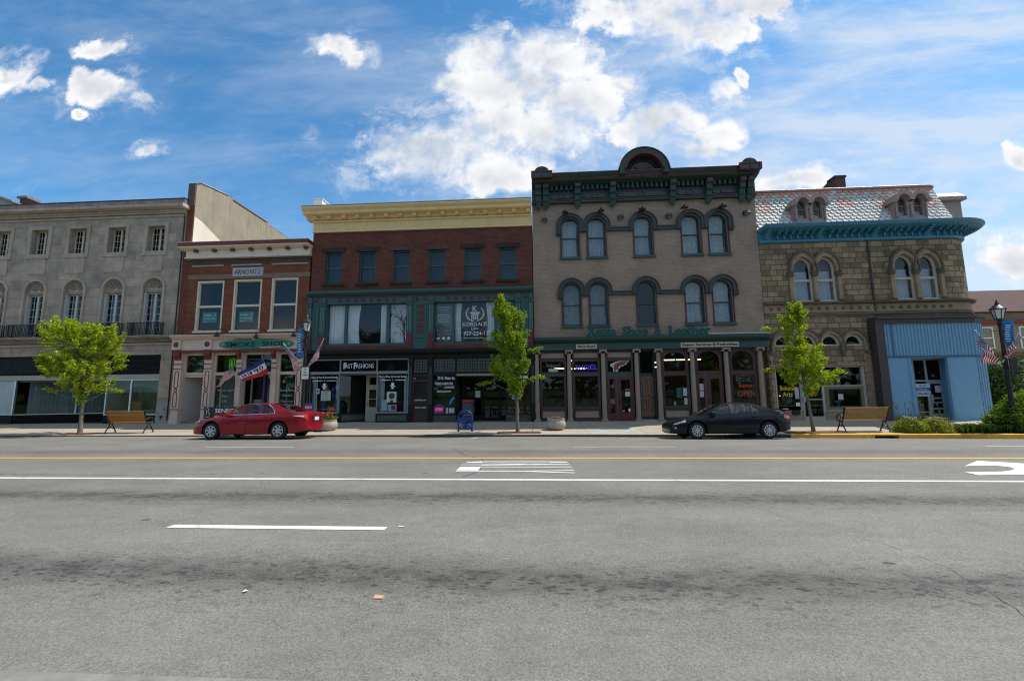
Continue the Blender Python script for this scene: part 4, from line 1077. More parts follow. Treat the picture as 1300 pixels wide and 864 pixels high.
for xa, xb in ((aX(413, 440, YT), aX(517, 440, YT)), (aX(550.5, 440, YT), aX(655, 440, YT))):
    MB().box(xa, xb, YT - .03, YT, 4.30, 4.55).build('brick_strip', B3B, B3)
# black ground-floor frontage
FB = mat('black_green_paint', (.010, .013, .015), .5, .15, spec=.2)
MB().prism([(24.2, 3.78), (23.86, 3.80), (23.80, 3.98), (23.62, 4.10), (23.58, 4.20), (23.58, 4.30), (24.2, 4.33)], X0, X1 - .04).build('black_cornice', FB, B3)
YB = 23.95
def glassblock(par, x0, x1, z0, z1, y):
    b = MB()
    nx = max(2, round((x1 - x0) / .15)); nz = max(2, round((z1 - z0) / .15))
    for i in range(nx + 1): b.box(x0 + (x1 - x0) * i / nx - .012, x0 + (x1 - x0) * i / nx + .012, y - .03, y + .01, z0, z1)
    for j in range(nz + 1): b.box(x0, x1, y - .028, y + .008, z0 + (z1 - z0) * j / nz - .012, z0 + (z1 - z0) * j / nz + .012)
    b.build('lead_came', FB, par)
    MB().quad((x0, y, z0), (x1, y, z0), (x1, y, z1), (x0, y, z1)).build('pane', mat('prism_glass', (.115, .125, .13), .12, .35, 9, spec=.8), par)
for px0, px1 in ((390.5, 393.5), (519.5, 524), (544, 549.5), (674, 679)):
    xa, xb = aX(px0, 490, YB), aX(px1, 490, YB); p_ = MB().box(xa, xb, YB - .1, 24.2, .2, 3.8).box(xa - .03, xb + .03, YB - .14, 24.2, 3.55, 3.8).box(xa - .02, xb + .02, YB - .13, 24.2, .2, .75).build('black_pilaster', FB, B3)
    MB().box(xa + .03, xb - .03, YB - .115, YB - .1, 1.2, 3.3).build('pilaster_panel', mat('blue_black_panel', (.02, .03, .035), .4), p_)
# clothes shop
GF = mat('grey_shop_frame', (.26, .265, .27), .45, .08, metal=.4)
sx = [aX(p, 463, YB) for p in (393.5, 432.5, 479, 519.5)]
tr_ = MB().plate(rect(sx[0], sx[3], 2.95, 3.8), [rect(sx[0] + .06, sx[1] - .03, 3.09, 3.73), rect(sx[1] + .04, sx[2] - .03, 3.09, 3.73), rect(sx[2] + .04, sx[3] - .06, 3.09, 3.73)], YB - .05, YB + .05).build('transom', GF, B3)
MB().quad((sx[0], YB + .02, 3.05), (sx[3], YB + .02, 3.05), (sx[3], YB + .02, 3.76), (sx[0], YB + .02, 3.76)).build('pane', mat('black_glass', (.004, .004, .005), .06, 0, spec=.3), tr_)
LETW = mat('white_vinyl', (.72, .74, .76), .5, 0)
b = MB(); xc = (sx[1] + sx[2]) / 2 - .02
b.text('FAST FASHIONS', xc, 3.28, YB + .015, .26, 1.78, .006)
b.text('F', xc - .80, 3.25, YB + .012, .36, .16, .006, bold=.02).text('F', xc - .20, 3.25, YB + .012, .36, .16, .006, bold=.02)
b.build('shop_lettering', LETW, tr_)
zt = 2.95
wins = []
for a, c in ((sx[0], sx[1]), (sx[2], sx[3])):
    w_ = MB().plate(rect(a, c, .72, zt), [rect(a + .07, c - .05, .80, zt - .02)], YB - .04, YB + .06).build('display_window', GF, B3); wins.append(w_)
    MB().quad((a, YB, .75), (c, YB, .75), (c, YB, zt), (a, YB, zt)).build('pane', GL, w_)
    MB().box(a, c, YB - .06, YB + .2, .2, .72).build('stall_riser', FB, B3)
    MB().box(a + .1, c - .08, YB - .075, YB - .06, .30, .62).build('marble_panel', mat('green_marble', (.055, .085, .07), .25, .6, 9), B3)
    xm = (a + c) / 2
    MB().text("Men's Wear & Formal Rental", xm, 2.72, YB - .006, .12, c - a - .25, .004, bold=.012).plate(rect(a + .2, xm - .12, 2.56, 2.60), [], YB - .008, YB - .004).plate(rect(xm + .12, c - .2, 2.56, 2.60), [], YB - .008, YB - .004).text('&', xm, 2.54, YB - .006, .09, .08, .004).build('window_lettering', LETW, w_)
    b = MB()                                                         # the little top-hat emblem
    cx_ = xm - .02
    b.plate([(cx_ - .16, 2.30), (cx_ - .05, 2.27), (cx_ - .07, 2.42), (cx_ + .09, 2.44), (cx_ + .10, 2.28), (cx_ + .22, 2.20), (cx_ + .08, 2.22), (cx_ - .06, 2.21)], [], YB - .008, YB - .004).plate([(cx_ - .07, 2.19), (cx_ + .1, 2.19), (cx_ + .07, 2.08), (cx_ - .03, 2.08)], [], YB - .008, YB - .004)
    b.build('window_emblem', LETW, w_)
    drape(w_, a + .05, a + .33, .8, 2.75, YB + .35, mat('pale_blue_drape', (.42, .47, .52), .9), 2); drape(w_, c - .38, c - .05, .8, 2.75, YB + .35, mat('pale_blue_drape', (.42, .47, .52)), 2)
    MB().box(a, c, 24.85, 24.9, .7, 2.9).build('backing', DARK, w_); MB().box(a, c, YB + .05, 24.85, .7, .78).build('window_bed', mat('window_bed', (.10, .09, .085), .8), w_)
a, c = sx[0], sx[1]
MB().box(a + .72, a + 1.28, YB + .04, YB + .05, 1.45, 2.0).build('price_card', PAPER, wins[0])
b = MB()
for k in range(5): b.box(a + .77, a + 1.22 - (k % 2) * .1, YB + .034, YB + .038, 1.53 + k * .095, 1.555 + k * .095)
b.build('card_lettering', mat('brown_ink', (.18, .08, .06), .7), wins[0])
MB().box(a + .43, a + .61, YB + .04, YB + .05, 1.84, 2.14).build('notice', PAPER, wins[0]); MB().lathe([(.06, 0), (.05, -.006), (0, -.008)], (a + .52, YB + .04, 1.99), 8, 0, 'y').build('notice_mark', BLACK, wins[0])
MB().box(a + 1.08, a + 1.62, YB + .05, YB + .06, .84, 1.16).build('open_card', BLACK, wins[0]); MB().text('OPEN', a + 1.35, .87, YB + .046, .17, .48, .006, bold=.025).text("COME IN WE'RE", a + 1.35, 1.08, YB + .046, .05, .42, .004).build('card_lettering', mat('orange_ink', (.75, .16, .02), .5), wins[0])
a, c = sx[2], sx[3]
MB().box(a + .58, a + 1.14, YB + .04, YB + .05, 1.32, 1.93).build('poster', PAPER, wins[1])
MB().lathe([(.18, 0), (.16, -.006), (0, -.008)], (a + .87, YB + .04, 1.68), 14, 0, 'y').plate(rect(a + .78, a + .96, 1.28, 1.45), [], YB + .03, YB + .038).build('poster_print', mat('poster_dark', (.09, .06, .055), .7), wins[1])
MB().box(a + .28, a + .62, YB + .06, YB + .07, .85, 1.48).build('poster', mat('pale_blue_poster', (.34, .47, .55), .6, .15), wins[1])
MB().box(a + .66, a + 1.16, YB + .05, YB + .06, .84, 1.2).build('poster', mat('pale_blue_poster', (.34, .47, .55)), wins[1]); MB().box(a + .86, a + 1.1, YB + .044, YB + .05, .9, 1.15).build('poster_print', mat('poster_maroon', (.16, .06, .08), .7), wins[1])
# entry between the windows
MB().box(sx[1], sx[2], 23.9, 25.6, 2.9, 2.98).build('entry_ceiling', mat('entry_ceiling_grey', (.1, .1, .1)), B3)
rw = raked((sx[1], 24.0), (sx[1] + 1.25, 25.4), .74, 2.9, .06).build('return_window', GLD, B3)
raked((sx[1], 23.99), (sx[1] + 1.25, 25.39), .2, .74, .1).build('stall_riser', FB, B3)
raked((sx[1] + .12, 24.04), (sx[1] + 1.1, 25.14), .30, .64, .02).build('marble_panel', mat('green_marble', (.055, .085, .07)), B3)
CRD = mat('cream_door', (.42, .39, .32), .55, .08)
dx0, dx1 = sx[2] - 1.02, sx[2] - .02
dd = MB().plate(rect(dx0, dx1, .2, 2.9), [rect(dx0 + .2, dx1 - .1, 1.05, 2.05), rect(dx0 + .2, dx1 - .1, 2.35, 2.78)], 24.95, 25.05).build('shop_door', CRD, B3)
MB().quad((dx0 + .1, 25.01, 1), (dx1, 25.01, 1), (dx1, 25.01, 2.8), (dx0 + .1, 25.01, 2.8)).build('pane', GLD, dd)
MB().box(dx0 + .2, dx1 - .1, 24.93, 24.97, 1.5, 1.53).build('push_bar', ALU, dd); MB().lathe([(.04, 0), (.04, -.04), (0, -.05)], (dx0 + .12, 24.95, 1.22), 8, 0, 'y').build('handle', BLACK, dd)
MB().box(dx1, dx1 + .06, 23.99, 25.05, .2, 2.9).build('entry_wall', CRD, B3)
# middle door to the law office stairs
ma, mb_ = aX(524, 490, YB), aX(544, 490, YB)
g_ = MB().plate(rect(ma, mb_, 2.85, 3.8), [rect(ma + .06, mb_ - .06, 2.98, 3.72)], YB - .03, YB + .08).build('transom', FB, B3); glassblock(g_, ma + .06, mb_ - .06, 2.98, 3.72, YB)
d_ = MB().plate(rect(ma, mb_, .2, 2.85), [rect(ma + .07, mb_ - .07, .25, 2.48), rect(ma + .07, mb_ - .07, 2.56, 2.8)], YB - .02, YB + .1).build('stair_door', DRED, B3)
MB().box(ma + .07, mb_ - .07, YB + .03, YB + .08, .25, 2.48).box(ma + .07, mb_ - .07, YB + .03, YB + .08, 2.56, 2.8).build('door_leaf', mat('black_gloss', (.008, .009, .012), .15, 0, spec=.6), d_)
MB().text('KORDALIS LAW', (ma + mb_) / 2, 1.40, YB + .026, .09, .66, .004, bold=.015).text('937-224-1322', (ma + mb_) / 2, .98, YB + .026, .09, .6, .004, bold=.012).text('29', ma + .12, 2.62, YB + .026, .1, .1, .004).build('door_lettering', LETW, d_)
# right shop, black with leaded transoms
ra, rb, rc_, rd = aX(549.5, 480, YB), aX(579, 480, YB), aX(643, 490, YB), aX(674, 490, YB)
for a, c in ((ra, rb), (rb, rc_ - .1), (rc_ - .1, rd)):
    g_ = MB().plate(rect(a, c, 2.9, 3.8), [rect(a + .05, c - .05, 3.0, 3.74)], YB - .03, YB + .08).build('transom', FB, B3); glassblock(g_, a + .05, c - .05, 3.0, 3.74, YB)
SPOT = mat('stone_riser_marble', (.05, .065, .062), .3, .75, 6)
for a, c in ((ra, rb), (rc_, rd)):
    w_ = MB().plate(rect(a, c, .6, 2.9), [rect(a + .05, c - .05, .68, 2.82)], YB - .03, YB + .06).build('display_window', FB, B3); wins.append(w_)
    MB().quad((a, YB + .02, .65), (c, YB + .02, .65), (c, YB + .02, 2.85), (a, YB + .02, 2.85)).build('pane', GL, w_); MB().box(a, c, YB - .04, YB + .2, .2, .6).build('stall_riser', SPOT, B3)
    MB().box(a, c, 24.95, 25.0, .6, 2.9).build('backing', mat('brown_dim', (.045, .032, .022), .9), w_)
xm = (ra + rb) / 2
MB().text('29 E. Main St.', xm + .1, 2.58, YB, .16, 1.0, .005, bold=.02).text('PREMIER KOREAN STORE', xm, 2.28, YB, .14, .98, .005, bold=.02).text('& TAE KWON DO', xm + .28, 2.08, YB, .12, .55, .005, bold=.02).text('MARTIAL ARTS SHOP', xm - .02, 1.86, YB, .11, .8, .005, bold=.015).build('window_lettering', LETW, wins[2])
n_ = MB().text('OPEN', ra + .35, .83, YB + .03, .18, .42, .02, bold=.02).build('neon_sign', emit('red_neon', (1, .04, .08), .6), wins[2])
MB().lathe([(.30, 0), (.30, .012), (.28, .014)], (ra + .35, YB + .04, .92), 20, 0, 'y').build('neon_ring', mat('blue_neon_board', (.05, .06, .45), .4), wins[2])
b = MB().plate([(rb - .38, 1.18), (rb - .28, 1.22), (rb - .2, 1.42), (rb - .1, 1.48), (rb - .08, 1.6), (rb - .22, 1.56), (rb - .34, 1.4)], [], YB - .008, YB); b.build('blue_decal', mat('bright_blue_decal', (.02, .25, .75), .5), wins[2])
MB().box(rb - .4, rb - .1, YB + .06, YB + .07, .72, .98).box(ra + .75, ra + .85, YB + .1, YB + .2, .68, 1.0).build('notice', PAPER, wins[2])
MB().box(rc_ + .32, rc_ + .78, YB + .04, YB + .05, 1.45, 2.1).build('poster', mat('pale_blue_poster', (.34, .47, .55)), wins[3]); MB().box(rc_ + .46, rc_ + .66, YB + .035, YB + .04, 1.5, 1.75).build('poster_print', mat('poster_dark', (.09, .06, .05)), wins[3])
MB().box(rc_ + .5, rc_ + .72, YB + .05, YB + .06, .72, .92).build('notice', mat('orange_ink', (.75, .16, .02)), wins[3])
MB().text('STORE', rc_ + .9, 2.58, YB, .16, .5, .005, bold=.02).text('N.', rc_ + 1.15, 2.58, YB - .004, .16, .2, .005, bold=.02).build('window_lettering', LETW, wins[3])
MB().box(rb, rc_, 23.96, 25.8, 2.78, 2.9).build('entry_ceiling', mat('entry_soffit', (.30, .28, .24), .8), B3)
ew = MB().plate(rect(rb, rc_, .2, 2.8), [rect(rb + .3, rb + 1.2, .5, 2.6), rect(rb + 1.38, rb + 2.28, .25, 2.6), rect(rb + 2.4, rc_ - .1, .5, 2.6)], 25.6, 25.7).build('entry_doors', FB, B3)
MB().quad((rb, 25.65, .3), (rc_, 25.65, .3), (rc_, 25.65, 2.6), (rb, 25.65, 2.6)).build('pane', GLD, ew)
MB().box(rb + .85, rb + 1.15, 25.55, 25.58, 1.55, 1.95).build('notice', PAPER, ew)
for x_ in (rb, rc_ - .04):
    s_ = MB().box(x_, x_ + .04, 24.0, 25.6, .2, .6).build('stall_riser', SPOT, B3)
    MB().quad((x_ + .02, 24.0, .6), (x_ + .02, 25.6, .6), (x_ + .02, 25.6, 2.8), (x_ + .02, 24.0, 2.8)).build('side_glass', GL, B3)
# ================================================================= 4 tan painted brick, three storeys
TAN = brick('tan_painted_brick', (.345, .252, .197), (.30, .22, .173), (.215, .157, .124), ms=.006, bump=.55, stain=.22, var=.17, stainc=(.16, .13, .115))
GRN = mat('dark_green_paint', (.022, .050, .042), .45, .15)
GRN2 = mat('slate_green_paint', (.030, .070, .066), .45, .12)
RED4 = mat('brick_red_trim', (.105, .022, .028), .5, .12)
TANP = mat('tan_paint', (.29, .21, .16), .6, .08)
B4 = thing('shoe_store_building', 'tall tan painted brick building with dark green bracketed cornice and arched hooded windows', 'building', (6.05, 24, .2))
X0, X1, XC = -.26, 12.34, 6.04
cc = [XC - 4.15, XC - 2.64, XC, XC + 2.67, XC + 4.17]
HW = .52
holes = [archp(c - HW, c + HW, 9.46, 11.45, .38, 14, 'seg') for c in cc] + [archp(c - HW, c + HW, 5.52, 7.44, .52, 16) for c in cc]
MB().plate(rect(X0, X1, 4.3, 12.75), holes, 24, 24.4).build('wall', TAN, B4)
for fl in (3, 2):
    z0, zs, rise, kd = (9.46, 11.45, .38, 'seg') if fl == 3 else (5.52, 7.44, .52, 'round')
    t, tz = (.235, .18) if fl == 3 else (.215, .215)
    zb = zs - (.52 if fl == 3 else .25)
    for i, c in enumerate(cc):
        h_ = MB().plate(archband(c - HW - .03, c + HW + .03, zb, zs, rise + .03, t - .04, 18, kd, tz - .03), [], 23.84 + .005 * (i % 2), 24.0).build('hood', GRN, B4)
        MB().plate(archband(c - HW - .03 - t + .04, c + HW + .03 + t - .04, zb, zs, rise + tz, .05, 18, kd, .045), [], 23.80 + .005 * (i % 2), 24.0).plate(archband(c - HW + .0, c + HW - .0, z0, zs, rise, .05, 18, kd, .04), [], 23.93, 24.0).build('red_bead', RED4, h_)
        if i in (0, 4):
            s_ = -1 if i == 0 else 1; x_ = c + s_ * (HW + t - .08); MB().box(x_ - .13, x_ + .13, 23.80, 24.0, zb - .16, zb + .02).build('label_stop', mat('stop_dark', (.035, .03, .03), .6), h_)
        w_ = archsash(B4, c - HW, c + HW, z0, zs, rise, 24.14, GRN, .07, kd, zr=z0 + 1.16)
        MB().box(c - HW - .1, c + HW + .1, 23.88, 24.14, z0 - .14, z0).build('sill', GRN2, w_)
        # lace curtains inside; one on the first floor is bare and shows the trees
        if not (fl == 2 and i == 2):
            lace = mat('lace_curtain', (.42, .45, .50), .95, .35, 7) if fl == 3 or i in (3, 4) else mat('dim_lace', (.24, .25, .27), .95, .35, 6)
            drape(w_, c - HW + .05, c + HW - .05, z0 + .05, zs + rise - .05, 24.42, lace, 4 + i % 3, .03, pinch=.08 if (i + fl) % 2 else 0)
    for a, c in ((cc[1], cc[2]), (cc[2], cc[3])):
        a_, c_ = a + HW + t - .02, c - HW - t + .02
        f_ = MB().box(a_, c_, 23.86, 24.0, zb, zb + .17).build('string_band', GRN, B4); MB().box(a_, c_, 23.82, 24.0, zb + .17, zb + .22).build('red_bead', RED4, f_)
    for a, c in ((cc[0], cc[1]), (cc[3], cc[4])):
        a_, c_ = a + HW + t - .05, c - HW - t + .05
        MB().box(min(a_, c_) - .04, max(a_, c_) + .04, 23.87, 24.0, zb - .03, zb + .12).build('string_band', GRN, B4)
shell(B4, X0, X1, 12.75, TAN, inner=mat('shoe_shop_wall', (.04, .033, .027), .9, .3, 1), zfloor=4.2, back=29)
# cornice: frieze, dentils, brackets, arched pediment, corner blocks
Y0 = 23.86
fz = MB().box(X0, X1, Y0, 24.3, 12.72, 14.2).box(X0, X1, Y0 - .10, 24.3, 12.66, 12.80).build('frieze', GRN, B4)
MB().box(X0 - .01, X1 + .01, Y0 - .13, 24.3, 12.80, 12.86).build('red_bead', RED4, fz)
cor = MB().prism([(24.3, 14.0), (Y0 - .25, 14.0), (Y0 - .55, 14.12), (Y0 - .60, 14.2), (Y0 - .60, 14.30), (Y0 - .72, 14.44), (Y0 - .78, 14.56), (24.3, 14.62)], X0, X1).build('cornice', GRN, B4)
MB().box(X0, X1, Y0 - .64, 24.2, 14.18, 14.27).box(X0, X1, Y0 - .80, 24.3, 14.545, 14.625).build('red_bead', RED4, cor)
bx = [X0 + .37, X0 + .80, X0 + 2.62, X0 + 4.62, X1 - 4.62, X1 - 2.62, X1 - .80, X1 - .37]
for x_ in bx:
    k_ = MB().prism([(Y0, 12.45), (Y0 - .10, 12.48), (Y0 - .14, 12.70), (Y0 - .22, 12.78), (Y0 - .22, 13.15), (Y0 - .34, 13.25), (Y0 - .34, 13.62), (Y0 - .46, 13.72), (Y0 - .46, 14.02), (Y0, 14.02)], x_ - .16, x_ + .16).add([(x_ - .15, Y0 - .12, 12.47), (x_ + .15, Y0 - .12, 12.47), (x_ + .15, Y0, 12.47), (x_ - .15, Y0, 12.47), (x_, Y0 - .04, 12.22)], [(0, 1, 4), (1, 2, 4), (2, 3, 4), (3, 0, 4), (3, 2, 1, 0)]).build('bracket', GRN, B4)
    MB().box(x_ - .17, x_ + .17, Y0 - .48, Y0 - .2, 13.68, 13.98).build('bracket_block', RED4, k_)
    MB().box(x_ - .10, x_ + .10, Y0 - .495, Y0 - .47, 13.74, 13.92).build('bracket_tile', GRN2, k_)
    b = MB()
    for dx in (-.07, .07): b.box(x_ + dx - .02, x_ + dx + .02, Y0 - .245, Y0 - .2, 12.82, 13.12)
    b.build('bracket_flute', GRN2, k_)
sp = [X0 + 1.0, X0 + 2.42, X0 + 2.82, X0 + 4.42, X0 + 4.82, X1 - 4.82, X1 - 4.42, X1 - 2.82, X1 - 2.42, X1 - 1.0]
for a, c in zip(sp[::2], sp[1::2]):
    b = MB(); n = round((c - a) / .27)
    for k in range(n): x_ = a + (k + .5) * (c - a) / n; b.box(x_ - .075, x_ + .075, Y0 - .22, Y0, 13.62, 13.98)
    b.build('dentils', GRN, B4)
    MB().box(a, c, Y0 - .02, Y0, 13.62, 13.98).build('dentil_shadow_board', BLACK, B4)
    xm = (a + c) / 2; z0, z1 = 13.0, 13.42; e = .16
    octo = lambda g: [(a + .06 + g + e, z0 + g), (c - .06 - g - e, z0 + g), (c - .06 - g, z0 + g + e * .8), (c - .06 - g, z1 - g - e * .8), (c - .06 - g - e, z1 - g), (a + .06 + g + e, z1 - g), (a + .06 + g, z1 - g - e * .8), (a + .06 + g, z0 + g + e * .8)]
    p_ = MB().plate(octo(0), [octo(.05)], Y0 - .04, Y0)
    ring = lambda r_: [(xm + r_ * math.cos(q), 13.21 + r_ * math.sin(q)) for q in [2 * math.pi * k / 16 for k in range(16)]]
    p_.plate(ring(.22), [ring(.16)], Y0 - .06, Y0).build('frieze_panel', RED4, B4)
    MB().plate(octo(.052), [], Y0 - .02, Y0).build('panel_field', GRN2, B4)
# corner blocks with half-round fans
for x_ in (X0 + .58, X1 - .58):
    k_ = MB().box(x_ - .56, x_ + .56, Y0 - .85, 24.3, 14.22, 14.74).build('corner_block', GRN, B4)
    MB().plate(rect(x_ - .60, x_ + .60, 14.24, 14.78), [rect(x_ - .48, x_ + .48, 14.34, 14.68)], Y0 - .90, Y0 - .84).build('red_bead', RED4, k_)
    MB().plate(rect(x_ - .48, x_ + .48, 14.34, 14.68), [], Y0 - .86, Y0 - .84).build('panel_field', GRN2, k_)
    MB().box(x_ - .04, x_ + .04, Y0 - .91, Y0 - .85, 14.36, 14.66).build('spindle', GRN, k_)
    MB().plate(archp(x_ - .40, x_ + .40, 14.74, 14.78, .40, 16), [], Y0 - .80, Y0 - .3).build('fan_lunette', RED4, k_)
    MB().plate(archp(x_ - .30, x_ + .30, 14.78, 14.79, .30, 16), [], Y0 - .83, Y0 - .79).build('lunette_field', GRN, k_)
    b = MB()
    for q in range(7):
        an = math.pi * (q + .5) / 7; b.plate([(x_ + .06 * math.cos(an - .3), 14.79 + .06 * math.sin(an - .3)), (x_ + .27 * math.cos(an - .13), 14.79 + .27 * math.sin(an - .13)), (x_ + .27 * math.cos(an + .13), 14.79 + .27 * math.sin(an + .13)), (x_ + .06 * math.cos(an + .3), 14.79 + .06 * math.sin(an + .3))], [], Y0 - .86, Y0 - .82)
    b.build('fan_rays', GRN2, k_)
# arched centre pediment
za = 14.30
pe = MB().plate(archband(XC - 1.02, XC + 1.02, za, za + .12, 1.02, .36, 28), [], Y0 - .86, 24.2).plate(archp(XC - 1.02, XC + 1.02, za, za + .12, 1.02, 28), [], Y0 - .45, 24.2).build('arched_pediment', GRN, B4)
MB().plate(archband(XC - 1.0, XC + 1.0, za + .3, za + .12, 1.0, .08, 28)[:], [], Y0 - .92, Y0 - .4).plate(archband(XC - 1.36, XC + 1.36, za + .3, za + .12, 1.36, .06, 28), [], Y0 - .90, 24.0).build('red_bead', RED4, pe)
b = MB()
for k in range(15):
    an = math.pi * (k + .5) / 15; c_, s_ = math.cos(an), math.sin(an)
    q = [(.74, -.055), (.96, -.065), (.96, .065), (.74, .055)]
    b.plate([(XC + r_ * c_ - w_ * s_, za + .14 + r_ * s_ + w_ * c_) for r_, w_ in q], [], Y0 - .52, Y0 - .44)
b.build('pediment_dentils', mat('near_black_green', (.008, .014, .012), .6), pe)
MB().plate(archp(XC - .72, XC + .72, za, za + .12, .70, 22), [], Y0 - .49, Y0 - .44).build('tympanum', GRN2, pe)
st = []
for k in range(10):
    r_ = .50 if k % 2 == 0 else .25; an = math.pi / 2 + k * math.pi / 5; st.append((XC + r_ * math.cos(an), za + .42 + r_ * .95 * math.sin(an) * .82))
s_ = MB().plate(st, [], Y0 - .58, Y0 - .48).build('star', RED4, pe)
MB().plate([(XC + .06 + .13 * math.cos(q), za + .36 + .11 * math.sin(q)) for q in [2 * math.pi * k / 9 for k in range(9)]], [], Y0 - .60, Y0 - .57).build('star_boss', BLACK, s_)
MB().prism([(24.2, 14.25), (Y0 - .66, 14.25), (Y0 - .66, 14.33), (24.2, 14.33)], XC - 1.75, XC + 1.75).build('red_bead', RED4, pe)
squash(B4, ('arched_pediment',), 12.0, 1.0, -.41)
squash(B4, ('frieze', 'cornice', 'bracket', 'dentils', 'dentil_shadow_board', 'frieze_panel', 'panel_field', 'corner_block'), 12.66, .75)
# shopfront: ledge, fascia, tan columns, seven bays
YF = 23.80
MB().prism([(24.2, 4.46), (YF - .02, 4.48), (YF - .26, 4.60), (YF - .32, 4.68), (YF - .32, 4.80), (24.2, 4.86)], X0 + .02, X1 - .02).build('shop_cornice', GRN, B4)
MB().box(X0 + 8.6, X1 - .02, YF - .28, 24, 4.83, 4.90).build('flashing', mat('grey_flashing', (.4, .39, .37), .5), B4)
MB().box(X0 + .02, X1 - .02, YF, 24.25, 4.12, 4.48).build('fascia', GRN2, B4)
YC = 23.78
cpx = [(681.8, 492), (723.5, 492), (767.2, 492), (810.3, 492), (838.5, 492), (882, 492), (925.8, 492), (969.5, 492)]
cxs = [at(p[0], p[1], YC)[0] for p in cpx]
for x_ in cxs:
    c_ = MB().lathe([(.17, 0), (.17, .12), (.135, .18), (.135, .22), (.115, 3.55), (.115, 3.72)], (x_, YC + .16, .2), 16).build('column', TANP, B4, smooth=40)
    MB().box(x_ - .20, x_ + .20, YC - .03, YC + .36, 4.03, 4.12).tube([(x_ - .17, YC - .02, 3.98), (x_ - .17, YC + .34, 3.98)], .06, 8).tube([(x_ + .17, YC - .02, 3.98), (x_ + .17, YC + .34, 3.98)], .06, 8).build('capital', TANP, c_)
    MB().box(x_ - .19, x_ + .19, YC - .02, YC + .35, .18, .30).build('plinth', TANP, c_)
YP = 24.06
def redpanel(par, a, c, z0, z1):
    p_ = MB().box(a + .04, c - .04, YP - .02, YP + .0, z0 + .04, z1 - .04).build('tan_panel', TANP, par)
    MB().plate(rect(a, c, z0, z1), [rect(a + .06, c - .06, z0 + .06, z1 - .06)], YP - .05, YP).build('red_frame', RED4, p_)
tube_mat = emit('fluorescent_tube', (1, .80, .42), 3.2)
bays = list(zip(cxs[:-1], cxs[1:]))
